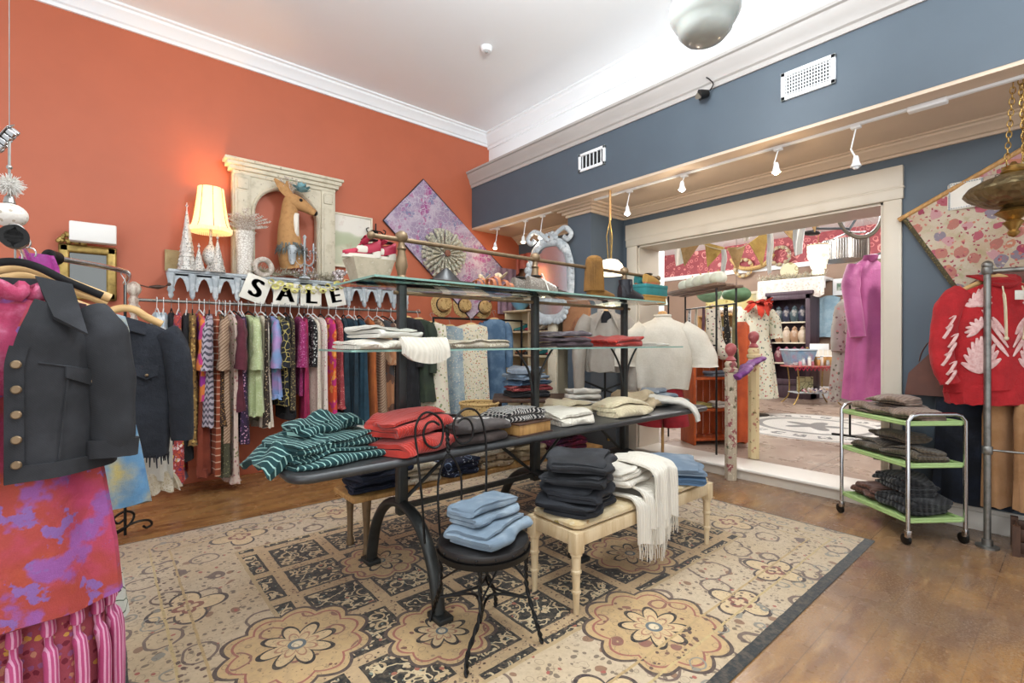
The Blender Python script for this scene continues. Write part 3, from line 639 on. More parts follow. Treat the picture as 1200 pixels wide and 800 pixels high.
# ---------------------------------------------------------------- low bench behind the table with folded clothes
lb = thing('low_bench', 'low wooden bench half hidden behind the table, loaded with folded clothes', 'bench', (2.3, 3.0, .009))
m = MB(); slab(m, -1.15, 1.2, -.17, .17, .36, .39, .02, .006); m.build('top', M_wood, lb)
for sx in (-1.05, 1.1):
    for sy in (-.13, .13): m = MB(); m.lathe([(.022, 0), (.026, .03), (.018, .06), (.02, .2), (.026, .3), (.03, .36)], 12, c=(sx, sy, 0)); m.build('leg', M_bronze, lb)
LZ = .4
F_lace = fab('cream_crochet', '#e2d8c6', ('spot', '#a8946f', 60, .3), ('noise', '#cbb999', 12, .5)); F_navyf = fab('navy_white_print', '#1d2740', ('spot', '#ccd4e2', 26, .2), ('ring', '#8ba0c4', 12, .32, .03)); F_tan = fab('tan_print', '#bda383', ('cells', ['#e6dccb', '#8e7355', '#6e5a44', '#cdb894'], 30, .35)); F_tie = fab('purple_red_tie_dye', '#5a1840', ('noise', '#2c2a72', 6, .55), ('noise', '#9c2230', 5, .55), ('spot', '#c4586e', 16, .2)); F_brown = fab('brown_suede', '#7a5f48', ('noise', '#5f4835', 8, .5))
LB = [(1.36, D_navy, 3, 'dark navy jeans at the left end of the low bench, lower pair', .36), (1.66, F_lace, 4, 'cream crochet top folded beside dark jeans on the low bench', .26), (1.95, F_navyf, 4, 'navy and white print dress folded on the low bench', .3), (2.3, F_tan, 3, 'tan print top folded at the middle of the low bench', .32), (2.66, F_beige, 4, 'beige top folded right of the tan print on the low bench', .3), (3.1, F_tie, 4, 'purple and red tie dyed top folded on the low bench', .42)]
for i, (x, c_, n_, l_, w_) in enumerate(LB): folded('folded_clothes', l_, 'clothing', c_, (x, 3.0, LZ), w_, .32, .03, n_, rnd.uniform(-.15, .15), seed=80+i, amp=.016)
folded('folded_clothes', 'dark navy jeans at the left end of the low bench, upper pair', 'clothing', D_navy, (1.36, 2.98, LZ+.093), .4, .32, .03, 3, .2, seed=90, amp=.02)
folded('folded_clothes', 'cream knit top folded upon the tan print on the low bench', 'clothing', F_lace, (2.3, 3.0, LZ+.093), .34, .3, .03, 2, .1, seed=91, amp=.016)
folded('folded_clothes', 'cream white top folded upon the beige one on the low bench', 'clothing', F_white, (2.66, 3.0, LZ+.123), .32, .28, .026, 2, -.1, seed=92, amp=.016)
folded('folded_clothes', 'red and purple tie dyed top lying on the other tie dyed top', 'clothing', F_tie, (3.1, 3.0, LZ+.123), .36, .3, .03, 3, .1, seed=93, amp=.02)
# ---------------------------------------------------------------- hangers
M_hwood = woodm('pale_hanger_wood', '#d8b27a', '#c59a60', (1, 6, 6)); M_plastic = mat('white_hanger_plastic', '#ecebe8', .4); M_velvet = mat('black_velvet', '#141314', .9); M_wire = metalm('steel_wire', '#a9a7a2', .3, .9, .2)
def hanger(label, loc, rz, m_arm, w=.21, hook=.1, group='hangers', m_hook=None, drop=.09, r=.009):
    h = thing('clothes_hanger', label, 'hanger', loc, rz, group)      # origin: where the hook sits on the rod
    k = MB(); k.tube(arc((0, 0, -.006), .02, R(-30), R(200), 10)+[(0, 0, -.04), (0, 0, -hook)] if False else [(.02*cos(a), 0, -.008+.02*sin(a)) for a in [R(-40+22*i) for i in range(11)]]+[(-.006, 0, -.035), (0, 0, -.05), (0, 0, -hook)], .0028, 6); k.build('hook', m_hook or M_wire, h)
    k = MB(); P = smooth_path([(-w, 0, -hook-drop), (-w*.55, 0, -hook-drop*.52), (-.05, 0, -hook-.012), (0, 0, -hook), (.05, 0, -hook-.012), (w*.55, 0, -hook-drop*.52), (w, 0, -hook-drop)], 4)
    k.tube(P, [(r*.8, r*1.3)]*len(P), 8); k.build('arms', m_arm, h); return h
# ---------------------------------------------------------------- front garment rack on the left
ra_ = thing('garment_rack', 'chrome garment rack with scrolled feet loaded with dresses at the left edge', 'garment rack', (0, 0, 0))
A0, A1, B0, B1 = Vector((-.2, 2.06, 1.66)), Vector((-.23, 3.05, 1.66)), Vector((-.18, 3.17, 1.75)), Vector((.44, 4.05, 1.72))
m = MB(); m.rod(A0, A1, .014, 12); m.build('rail', M_chrome, ra_)
m = MB(); m.tube(smooth_path([B0, (.06, 3.46, 1.75), (.12, 3.7, 1.75), (.12, 4.28, 1.75)], 5), .014, 12); m.build('rail', M_chrome, ra_)
for p_, q_ in ((A0, A1), (B0, B1)):
    t_ = (q_-p_).normalized(); m = MB(); a_ = p_-t_*.025
    # open black end ring
    m.tube([a_+t_*.05, a_, a_, a_+t_*.045], [.032, .034, .021, .02], 20); m.build('end_cap', M_black, ra_)
for p_, r1, mm_ in (((-.23, 3.02), .015, M_chrome), ((.12, 4.28), .009, M_black)): m = MB(); m.rod((*p_, .01), (*p_, 1.75 if r1 < .01 else 1.66), r1, 12); m.build('upright', mm_, ra_)
m = MB()
for sgn in (1, -1):
    c_ = Vector((.2, 4.3, 0)); 
m.tube(smooth_path([(-.5, 4.2, .02), (-.25, 4.2, .015), (0, 4.25, .02), (.13, 4.3, .06), (.17, 4.32, .13), (.12, 4.3, .17), (.06, 4.28, .14), (.08, 4.28, .1), (.12, 4.29, .12)], 6), .008, 8)
m.tube(smooth_path([(.0, 4.25, .02), (.1, 4.27, .06), (.18, 4.29, .085), (.25, 4.31, .075), (.27, 4.315, .04), (.24, 4.31, .025), (.22, 4.3, .045)], 6), .008, 8)
m.build('scroll_foot', M_black, ra_)
# ---------------------------------------------------------------- pink dress under a black denim jacket
F_pinkd = fab('pink_purple_cloud_print', '#b0423a', ('noise', '#b54a30', 5, .5, .15), ('noise', '#bd4068', 3.2, .48, .15), ('noise', '#9a56a0', 8, .52, .08), ('noise', '#8d62a8', 18, .57, .05), rough=.7)
F_ruff = fab('pink_gauze', '#c4476f', ('noise', '#a02e50', 12, .5), ('noise', '#dd86a4', 20, .55)); F_pstripe = fab('pink_stripe', '#c04a7e', ('str', '#e6a6c4', (1, .5, 0), .013, .42, .008), rough=.8)
F_pflor = fab('pink_floral_patch', '#a84a58', ('cells', ['#c98a70', '#7e2438', '#d6a24e', '#9c5c8a'], 40, .4)); F_dkflor = fab('dark_floral', '#3a1f2a', ('cells', ['#b0485a', '#d6a0a0', '#6a7ab4', '#8a2e46'], 38, .36)); F_bluey = fab('blue_yellow_swirl', '#6fa0c8', ('noise', '#e2c86a', 6, .5), ('noise', '#4a7fb4', 14, .56)); F_wbot = fab('white_botanical', '#e6e6da', ('edge', '#5a6a50', 14, .03)); F_bwp = fab('black_white_print', '#1c1c1c', ('edge', '#d8d8d4', 20, .06))
DX, DY = -.225, 2.1
d = thing('pink_dress', 'pink and purple printed dress hanging at the left edge under the denim jacket', 'dress', (DX, DY, 0))
m = MB(); garm(m, [(1.5, .085, .05), (1.47, .15, .07), (1.38, .2, .1), (1.2, .2, .11), (1.1, .2, .11), (.9, .225, .13), (.7, .25, .15), (.535, .262, .16)], 44, 5, .02, 3); m.build('body', F_pinkd, d)
m = MB(); m.tube([(.09*cos(a)+.012*sin(9*a), .055*sin(a)-.03+.012*cos(7*a), 1.5+.014*sin(11*a)) for a in [TAU*i/60 for i in range(60)]], [(.016, .022)]*60, 8, closed=True); m.build('ruffle_collar', F_ruff, d)
m = MB(); garm(m, [(1.46, .155, .085), (1.3, .16, .125), (1.2, .165, .13)], 40, 9, .012, 5); m.build('bodice', F_ruff, d)
m = MB(); m.box(-.03, .03, .02, .024, 1.465, 1.49); m.build('neck_label', F_white, d)
k2 = thing('tiered_skirt', 'pink striped skirt of knotted strips hanging below the pink dress', 'skirt', (DX, DY+.05, 0))
m = MB(); garm(m, [(.62, .2, .12), (.5, .23, .135), (.3, .25, .15), (.14, .255, .15)], 40, 6, .014, 8); m.build('underlayer', F_pflor, k2)
for i in range(11):
    a = PI*(1.02+i*.096)+.12; c, s_ = cos(a), sin(a); m = MB()
    q = [(.235*c, .145*s_, .58), (.25*c, .16*s_, .5), (.248*c, .158*s_, .455), (.266*c, .175*s_, .38), (.27*c, .18*s_, .24+.03*(i % 3)), (.268*c, .178*s_, .1+.05*(i % 3))]
    m.tube(smooth_path(q, 4), [(.014+.012*min(1, j/4), .012+.006*min(1, j/5)) if abs(j-8) > 1 else (.012, .01) for j in range(21)], 12); m.build('strip', F_pstripe, k2)
j = thing('denim_jacket', 'faded black denim jacket with metal buttons hanging over the pink dress', 'jacket', (DX, DY-.005, 0))
a_, b_ = .235, .165; ZT, ZB = 1.5, .965
def shell(phi, v, grow=0):
    top = ZT-.012-.085*min(1, (abs(sin(phi))))**1.5; z = top+(ZB-top)*v
    q = 1+.04*v+grow; sh = .75+.25*min(1, v*6)
    return (a_*q*sin(phi)*(1 if v > .05 else .97), -b_*q*sh*cos(phi)+.006*sin(phi*9)*v, z)
J_B = D_black
for s in (1, -1):
    m = MB(); m.sheet(lambda u, v: shell(s*(R(6)+u*R(84)+.22*(max(0, .4-v)/.4)**1.4*(1-u)), v), 26, 26, .012); m.build('front_panel', J_B, j)
    m = MB(); m.sheet(lambda u, v: shell(s*(R(4)+u*R(9)+.22*(max(0, .4-(.28+.72*v))/.4)**1.4), .28+.72*v, .05), 4, 22, .008); m.build('placket', J_B, j)
    m = MB(); m.sheet(lambda u, v: shell(s*(R(4)+u*R(88)), .93+.09*v, .05), 24, 3, .014); m.build('waistband', J_B, j)
    # pocket flap with point, seams
    m = MB(); m.sheet(lambda u, v: shell(s*(R(34)+u*R(36)), .36+(.07+.035*(1-abs(2*u-1)))*v, .06), 14, 4, .008); pf = m.build('pocket_flap', J_B, j)
    m = MB(); c_ = shell(s*R(52), .435, .1); m.lathe([(.0, .003), (.008, .003), (.01, 0), (.008, -.002)], 12, Matrix.Translation(c_) @ Matrix.Rotation(R(90), 4, 'X')); m.build('button', M_bronze, pf)
    m = MB()
    for ph in (R(36), R(66)): m.tube([shell(s*(ph-.1*v), .44+.48*v, .045) for v in [i/10 for i in range(11)]], .0035, 5)
    m.tube([shell(s*(R(20)+R(70)*u), .36, .045) for u in [i/12 for i in range(13)]], .0035, 5); m.build('seam', J_B, j)
    m = MB(); sleeve(m, [(s*.18, -.02, 1.42), (s*.216, -.05, 1.365), (s*.238, -.07, 1.25), (s*.25, -.085, 1.12), (s*.25, -.1, 1.0)], [(.06, .075), (.064, .082), (.06, .075), (.054, .066), (.05, .058)], 2, 18, .008); sl = m.build('sleeve', J_B, j)
    m = MB(); m.tube([(s*.252, -.095, 1.04), (s*.25, -.1, .985)], [(.057, .066), (.056, .064)], 18); m.jit(.004, 20); m.build('cuff', J_B, sl)
m = MB(); m.sheet(lambda u, v: shell(PI+R(96)*(2*u-1), v), 30, 16, .012); m.build('back_panel', J_B, j)
for i in range(5):
    m = MB(); c_ = shell(R(9), .38+.135*i, .13); m.lathe([(0, .004), (.009, .004), (.012, 0), (.009, -.003)], 14, Matrix.Translation(c_) @ Matrix.Rotation(R(90), 4, 'X')); m.build('button', M_bronze, j)
for s in (1, -1):
    m = MB(); m.sheet(lambda u, v: (s*(.07+.045*v+.085*u*(1-.1*v)), -.05-.095*v-.02*u, 1.545-.02*u-.125*v*(1-.0*u)-.03*u*v), 8, 8, .012); m.build('collar', J_B, j)
m = MB(); m.sheet(lambda u, v: (.08*sin(PI*(u-.5)), .0+.05*cos(PI*(u-.5))-.02*v, 1.545-.05*v), 14, 5, .012); m.build('collar_back', J_B, j)
# garments behind on the same rail
def simple(name, label, cat, m_, loc, prof, rz=0, seed=0, k=6, rip=.014, slv=None, group=None, sl_m=None):
    o = thing(name, label, cat, loc, rz, group) if slv else None
    m = MB(); garm(m, prof, 36, k, rip, seed)
    if not o: return tag(m.build(name, m_, loc=loc, rot=rz), label, cat, group)
    m.build('body', m_, o)
    for s, (pts, r_) in slv: m = MB(); sleeve(m, [(s*x, y, z) for x, y, z in pts], r_, seed); m.build('sleeve', sl_m or m_, o)
    return o
dress = lambda L, w0=.13, w1=.2, d=.045, d1=.08: [(0, .05, .03), (-.03, w0*.9, d), (-.1, w0, d), (-.35, w0*.9, d), (-L*.7, (w0+w1)/2, (d+d1)/2), (-L, w1, d1)]
simple('printed_dress', 'dark floral dress hanging just behind the pink dress', 'dress', F_dkflor, (-.2, 2.42, 1.52), dress(1.15, .17, .25, .05, .07), 0, 31)
simple('printed_dress', 'white botanical print dress low behind the dark floral dress', 'dress', F_wbot, (-.19, 2.62, 1.52), dress(1.33, .16, .27, .05, .07), 0, 32)
simple('printed_dress', 'blue and yellow swirl print dress on the left rack behind the denim jacket', 'dress', F_bluey, (-.06, 2.98, 1.5), dress(.93, .16, .25, .05, .07), 0, 33)
simple('printed_skirt', 'black and white print skirt at the bottom of the left rack', 'skirt', F_bwp, (-.2, 2.26, 1.0), [(0, .12, .05), (-.3, .2, .06), (-.8, .235, .06), (-.95, .24, .06)], 0, 34)
simple('magenta_blouse', 'magenta blouse standing up behind the hanger hooks', 'blouse', fab('magenta_satin', '#b0218e', ('noise', '#8a1a78', 8, .5), rough=.5), (-.2, 2.72, 1.7), [(0, .045, .03), (-.05, .06, .04), (-.3, .08, .05), (-.6, .1, .05)], .3, 35)
hanger('black velvet hanger under the collar of the denim jacket', (-.2, 2.075, 1.69), 0, M_velvet, .2, .1)
hanger('wooden hanger holding the dark floral dress on the left rack', (-.205, 2.3, 1.69), .15, M_hwood, .23, .09, r=.013)
hanger('wooden hanger holding the botanical dress on the left rack', (-.21, 2.55, 1.69), .2, M_hwood, .23, .09, r=.013)
hanger('wooden hanger furthest back on the left rack rail', (-.22, 2.9, 1.69), .15, M_hwood, .23, .12, r=.013)
# navy shirt jacket
D_knavy = fab('navy_black_wool', '#20232b', ('noise', '#2c3039', 8, .5), rough=.95, weave=250, bump=.3)
nv = thing('shirt_jacket', 'navy black shirt jacket with chest pocket on a wooden hanger left of the clothes rail', 'jacket', (.1, 3.52, 1.72), -.18)
m = MB(); garm(m, [(-.26, .08, .04), (-.275, .14, .055), (-.31, .2, .07), (-.5, .21, .08), (-.8, .215, .085), (-1.03, .2, .085)], 44, 5, .012, 4); m.build('body', D_knavy, nv)
for s in (1, -1):
    m = MB(); sleeve(m, [(s*.18, 0, -.32), (s*.23, -.01, -.4), (s*.26, -.02, -.65), (s*.27, -.03, -.95)], [(.06, .07), (.07, .075), (.06, .065), (.05, .055)], 6, 16); sl = m.build('sleeve', D_knavy, nv)
    m = MB(); m.sheet(lambda u, v: (s*(.015+.085*u), -.055-.04*v+.02*u, -.235-.03*u-.07*v), 8, 5, .01); m.build('collar', D_knavy, nv)
    m = MB(); m.sheet(lambda u, v: (s*(.06+.1*u), -.088-.006*v, -.5-(.06+.025*(1-abs(2*u-1)))*v), 10, 3, .01); pf = m.build('pocket_flap', D_knavy, nv)
    m = MB(); m.ball((s*.11, -.103, -.56), .009, 10, 6); m.build('button', M_bronze, pf)
m = MB(); m.box(-.018, .018, -.098, -.086, -1.02, -.33, b=.003); m.build('placket', D_knavy, nv)
for i in range(4): m = MB(); m.ball((0, -.1, -.4-.17*i), .008, 10, 6); m.build('button', M_bronze, nv)
m = MB(); m.box(-.045, .045, -.03, -.026, -.3, -.27); m.build('neck_label', F_white, nv)
m = MB()
for i in range(34): a = TAU*i/34; x, y = .2*cos(a), .085*sin(a); L = rnd.uniform(.03, .075); m.tube([(x, y, -1.02), (x+rnd.uniform(-.006, .006), y-.004, -1.03-L)], [.006, .003], 5)
m.build('fringe', D_knavy, nv)
hanger('wooden hanger inside the navy shirt jacket', (.1, 3.52, 1.74), -.18, M_hwood, .17, .2, r=.016)
wd = thing('white_skirt', 'white fringed skirt with a ruffled hem below the navy shirt jacket', 'skirt', (.21, 3.83, 0), -.2)
m = MB(); garm(m, [(1.35, .12, .04), (.9, .13, .05), (.6, .14, .06), (.47, .145, .06)], 40, 7, .012, 7); m.build('body', F_white, wd)
m = MB(); garm(m, [(.52, .135, .055), (.46, .165, .07), (.4, .18, .08)], 56, 11, .02, 9); m.build('ruffle', F_lace, wd)
m = MB()
for i in range(60): a = TAU*i/60; x, y = .152*cos(a), .062*sin(a); m.tube([(x, y, .48), (x, y-.003, .43)], [.003, .002], 4)
m.build('fringe', F_white, wd)
# hanging ornament string, top left
def hang_d(px, py): return atd(px, py, 1.62)
orn = thing('ornament_string', 'hanging string with silver clip, white fur puff and pearly bauble at the left edge', 'ornament', hang_d(10, 285))
p0 = hang_d(10, 285); L_ = lambda px, py: hang_d(px, py)-p0
M_pearl = mat('pearl_glitter', '#e2dcd2', .35); M_pearl.mix(M_pearl.vor(60).lt(.3), '#b9ab97'); M_pearl.bump(M_pearl.noise(90, 2), .5, .004)
m = MB(); m.ball(L_(11, 252), .047, 20, 12, sz=.85); m.build('bauble', M_pearl, orn)
m = MB(); m.lathe([(.016, 0), (.012, .02), (.004, .03)], 12, c=L_(11, 238)); m.rod(L_(11, 236), L_(11, 160), .004, 6); m.ball(L_(11, 196), .008); m.rod(L_(11, 180), Vector((0, 0, 2.58)) + Vector((0, 0, 0)), .0015, 5); m.build('cord', M_wire, orn)
m = MB(); r_ = random.Random(3); c_ = L_(11, 216)
for i in range(260): a, b = r_.uniform(0, TAU), r_.uniform(-1, 1); q = math.sqrt(1-b*b); v_ = Vector((q*cos(a), q*sin(a), b)); m.tube([c_+v_*.004, c_+v_*r_.uniform(.03, .045)+Vector((0, 0, -.004))], [.0022, .0008], 4)
m.ball(c_, .02, 10, 7); m.build('fur_puff', fab('white_fur', '#e8e4dd'), orn)
m = MB(); t_ = Matrix.Translation(L_(6, 165)) @ Matrix.Rotation(R(-50), 4, 'Y') @ Matrix.Rotation(R(-40), 4, 'Z')
for i in range(5):
    for s in (-1, 1): m.box(-.05+.021*i, -.033+.021*i, s*.008-.007, s*.008+.007, -.012, .012, t_, .003)
m.box(-.055, .06, -.018, .018, .013, .017, t_, .002); m.build('clip', M_chrome, orn)
# ---------------------------------------------------------------- wall clothes rail
RY_ = 5.12; RZ_ = 1.7
rl = thing('wall_clothes_rail', 'long grey pipe clothes rail on carved wooden ends in front of the terracotta wall', 'clothes rail', (1.6, RY_, 0))
m = MB(); m.rod((-1.4, 0, RZ_), (1.3, 0, RZ_), .014, 12); m.build('rail', M_galv, rl)
for s, x in ((-1, -1.4), (1, 1.3)):
    m = MB(); m.rod((x, 0, 0), (x, 0, RZ_-.06), .016, 12); m.build('upright', M_galv, rl)
m = MB(); m.lathe([(.012, -.2), (.03, -.17), (.02, -.14), (.035, -.1), (.045, -.06), (.03, -.03), (.04, 0), (.025, .03), (.045, .06), (.055, .09), (.04, .13), (.012, .15)], 16, c=(-1.4, 0, RZ_)); m.build('finial', woodm('carved_white_wood', '#d8cdbd', '#7a4a34'), rl)
P_ = dict(
 white_blue=fab('white_blue_print', '#dfe4e6', ('noise', '#8fb2c6', 12, .52)), black=fab('black_crepe', '#17171a', ('noise', '#232328', 8, .5)),
 paisley=fab('red_paisley', '#b8453c', ('cells', ['#d9a0a8', '#7a3a78', '#e0b04a', '#c95a3a', '#e8d8d0'], 26, .42), ('edge', '#5a2a48', 20, .03)),
 pinkor=fab('pink_orange_print', '#cf3f86', ('noise', '#e5823c', 6, .5, .03), ('noise', '#a83aa0', 9, .6, .03)), zig=fab('lavender_grey_zigzag', '#b9aeb8', ('zig', '#55505c', .05, .45)),
 sequin=fab('dark_brown_sequin', '#3c281e', ('spot', '#b98a4a', 60, .3)), gold=fab('gold_brown_print', '#8a6a3a', ('cells', ['#c8a860', '#4a3420', '#a88450'], 34, .4)), tan=fab('tan_weave', '#b99d84', ('str', '#8a6a50', (0, 1, 1), .03, .4, .03)),
 maroon=fab('maroon_chiffon', '#672a38', ('noise', '#4e1f2b', 9, .5)), dusty=fab('dusty_maroon', '#7e4a52', ('noise', '#673a42', 8, .5)), purple=fab('dark_purple_floral', '#33203e', ('cells', ['#a86a9a', '#d0a0b8', '#5a3a6a'], 40, .32)),
 lime=fab('pale_green_lace', '#c3cf9c', ('spot', '#dce4c0', 50, .3), ('noise', '#adbc84', 8, .55)), mint=fab('pale_green_plain', '#ccd6ae', ('noise', '#b8c498', 7, .5)), brownfl=fab('dark_brown_floral', '#3a2c26', ('cells', ['#8a7a5a', '#c0a890', '#5a4a38'], 40, .34)),
 irid=fab('iridescent_blue_lilac', '#7f9fcf', ('noise', '#b48cc4', 3, .5, .15), ('noise', '#5cc0d6', 4, .56, .12), ('noise', '#d8a48c', 5, .62, .1), rough=.5), navyg=fab('navy_gold_embroidery', '#181c26', ('edge', '#b8a860', 16, .05)),
 lace=fab('dark_gold_lace', '#3e362c', ('spot', '#a08e60', 46, .34)), mag=fab('magenta_lace', '#a22a6a', ('spot', '#d98ab6', 46, .3), ('noise', '#7a1a4e', 9, .5)), bwf=fab('black_white_floral', '#1a1a1c', ('cells', ['#e8e8e4', '#1a1a1c', '#c8c8c4'], 44, .4)),
 creams=fab('cream_speckle', '#e2d6c4', ('spot', '#a88a6e', 60, .24)), creamp=fab('cream_pink_sprig', '#e6d6cc', ('cells', ['#b86a78', '#8a9a6a', '#d49aa0'], 34, .22)), orangem=fab('orange_magenta_swirl', '#e0572e', ('noise', '#c72e7c', 6, .5, .03), ('noise', '#f0a04a', 9, .6, .03)),
 redp=fab('red_sprig_print', '#b0484a', ('spot', '#e0a898', 50, .3), ('noise', '#96363e', 8, .5)), teal=fab('deep_teal', '#24485a', ('noise', '#1b3848', 8, .5)), teal2=fab('dark_teal', '#1c2f3a', ('noise', '#27404e', 8, .5)), orange=fab('burnt_orange', '#bf6a32', ('noise', '#a8582a', 7, .5)),
 patch=fab('brown_patchwork', '#9a6a4c', ('cells', ['#6a4a3a', '#c09a78', '#4a4a4c', '#b07a54'], 7, .9)), green=fab('forest_wool', '#2d372c', ('noise', '#37432f', 8, .5)), rust=fab('rust_stripe', '#9a4a2e', ('str', '#d8b49a', (0, 0, 1), .06, .16, .01)), rustp=fab('rust_plain', '#8a3e28', ('noise', '#722f1e', 8, .5)),
 olive=fab('olive_print', '#4e4c38', ('spot', '#8a8660', 40, .3)), rosep=fab('cream_rose_print', '#d9c2b4', ('cells', ['#b0787a', '#8a8a64', '#c89a8a'], 26, .34)), fuch=fab('fuchsia_block', '#b82a5e', ('noise', '#8e1c48', 7, .5)), lav=fab('lavender_red_floral', '#b8a4c4', ('cells', ['#c8504a', '#e0a8a0', '#7a5a98', '#e07a5a'], 20, .44)),
 crfl=fab('cream_yellow_floral', '#ece2cc', ('cells', ['#c8b860', '#a0a860', '#d8a8a0', '#8a9a70'], 22, .28)), denimp=fab('faded_blue_print', '#a9b6b8', ('noise', '#7c92a2', 7, .5), ('spot', '#d8d2c0', 30, .26)), sprig=fab('cream_meadow_print', '#e3d8bd', ('cells', ['#b88a5a', '#7a8a9a', '#c86a5a', '#8a9a60'], 36, .3)))
# px of the front edge, bottom py, cloth, name, width along y, has sleeve, description
GAR = [
 (186, 470, 'white_blue', 'top', .17, 1, 'white and blue sheer top, first from the left on the wall rail'), (194, 500, 'white_blue', 'top', .17, 0, 'white and blue printed top second from the left on the wall rail'), (203, 520, 'black', 'dress', .16, 0, 'narrow black dress left of the red paisley dress'),
 (213, 566, 'paisley', 'dress', .2, 0, 'long red paisley dress with a lavender floral hem'), (222, 540, 'black', 'dress', .17, 0, 'black dress between red paisley and gold print'), (229, 520, 'gold', 'dress', .17, 0, 'gold brown print dress left of the pink orange top'),
 (237, 470, 'pinkor', 'top', .2, 1, 'pink and orange printed top with wide sleeves'), (243, 557, 'rustp', 'dress', .17, 0, 'long rust dress below the pink and orange top'), (250, 500, 'zig', 'dress', .21, 1, 'lavender grey zigzag dress with a loose sleeve'), (257, 556, 'rust', 'skirt', .17, 0, 'rust striped long skirt behind the zigzag dress'),
 (261, 500, 'sequin', 'dress', .17, 0, 'dark brown sequin dress right of the zigzag dress'), (265, 557, 'olive', 'dress', .17, 0, 'olive print dress with a low hem beside sequin dress'), (269, 520, 'tan', 'top', .18, 1, 'tan woven top left of the maroon dress'), (274, 565, 'rosep', 'dress', .17, 0, 'cream rose print long dress reaching the floor'),
 (279, 482, 'maroon', 'dress', .2, 1, 'maroon chiffon dress with a drooping sleeve'), (284, 472, 'dusty', 'top', .18, 1, 'dusty maroon top right of the maroon dress'), (288, 520, 'purple', 'dress', .17, 0, 'dark purple floral dress left of the pale green dress'),
 (297, 487, 'lime', 'dress', .2, 1, 'pale green lace dress with a ruffled sleeve'), (305, 484, 'mint', 'dress', .2, 0, 'pale green plain dress beside the green lace one'), (311, 500, 'creams', 'dress', .17, 0, 'cream dress under the pale green dresses'), (317, 500, 'brownfl', 'dress', .17, 0, 'dark brown floral dress right of the pale green dresses'),
 (325, 466, 'irid', 'dress', .21, 1, 'iridescent blue and lilac dress with a pointed sleeve'), (333, 476, 'navyg', 'dress', .2, 1, 'navy dress with gold embroidery'), (340, 490, 'black', 'dress', .17, 0, 'black dress between gold embroidery and gold lace'), (347, 480, 'lace', 'dress', .18, 0, 'dark gold lace dress left of the magenta lace'),
 (357, 463, 'mag', 'top', .2, 1, 'magenta lace top with a long sleeve'), (363, 500, 'fuch', 'dress', .17, 0, 'fuchsia dress below the magenta lace top'), (367, 430, 'bwf', 'top', .18, 0, 'short black and white floral top'), (373, 500, 'creams', 'dress', .18, 0, 'cream speckled long dress right of the black and white top'),
 (382, 500, 'creamp', 'dress', .18, 0, 'cream dress with pink sprigs'), (392, 500, 'orangem', 'dress', .19, 0, 'orange and magenta swirl long dress'), (402, 478, 'redp', 'dress', .2, 0, 'red sprig print dress beside the orange swirl dress'), (409, 500, 'teal2', 'trousers', .17, 0, 'darkest teal trousers right of the red sprig dress'),
 (415, 500, 'teal2', 'trousers', .17, 0, 'dark teal trousers second from the red sprig dress'), (422, 500, 'teal', 'trousers', .17, 0, 'deep teal trousers next to the orange dress'), (429, 500, 'teal', 'dress', .18, 0, 'deep teal dress directly left of the burnt orange one'),
 (441, 500, 'orange', 'dress', .19, 0, 'burnt orange long dress behind the white sweater on the shelf'), (449, 500, 'tan', 'dress', .18, 0, 'tan woven dress right of the burnt orange one'), (458, 500, 'patch', 'coat', .2, 1, 'brown patchwork coat at the right end of the rail'), (466, 500, 'tan', 'coat', .18, 1, 'tan woven coat behind the left shelf post')]
r_ = random.Random(21)
for i, (px, by, cl, nm, w, sl, lab) in enumerate(GAR):
    yc = RY_-.0+r_.uniform(-.02, .02); yf = yc-w; p = aty(px, 400, yf); x = p.x; d_ = sin(YAW)*x+cos(YAW)*yf
    zb = max(.05, 1.35-(by-400)*d_/566); zt = RZ_-.1; L = zt-zb; rz = PI/2+r_.uniform(-.2, .2)
    t = .024+.006*r_.random(); zz = [(0, .03, .016), (-.03, w*.62, t), (-.07, w*.9, t), (-.16, w, t*1.05), (-L*.5, w*.95, t*1.15), (-L, w*(1.12 if nm in ('dress', 'skirt') else .95), t*1.5)]
    o = thing(nm if nm != 'top' else 'blouse', lab, nm if nm != 'top' else 'blouse', (x, yc, zt), rz, 'garments on the wall rail')
    m = MB(); garm(m, zz, 32, 3+i % 3, .015+.006*(i % 2), i, step=.05); m.build('body', P_[cl], o)
    if sl:
        m = MB(); q = min(L*.75, .5); sleeve(m, [(-w*.8, 0, -.07), (-w*1.02, .008, -.14), (-w*1.1, .012, -q*.6), (-w*1.08, .016, -q)], [(.03, .04), (.036, .055), (.04, .07), (.052, .095)], i, 14, .014); m.build('sleeve', P_[cl], o)
    if nm == 'dress' and i % 2: 
        m = MB(); garm(m, [(-L*.96, w*1.12, t*1.5), (-L-.01, w*1.2, t*1.9)], 28, 7, .012, i+50); m.build('hem_ruffle', P_['lav' if cl == 'paisley' else cl], o)
    white = i % 3 != 2
    hanger('white plastic hanger on the wall clothes rail' if white else 'black wire hanger on the wall clothes rail', (x, RY_, RZ_+.018), rz, M_plastic if white else M_velvet, w*.8, .085, 'white hangers on the wall rail' if white else 'black hangers on the wall rail', M_plastic if white else M_wire, .05, .006)
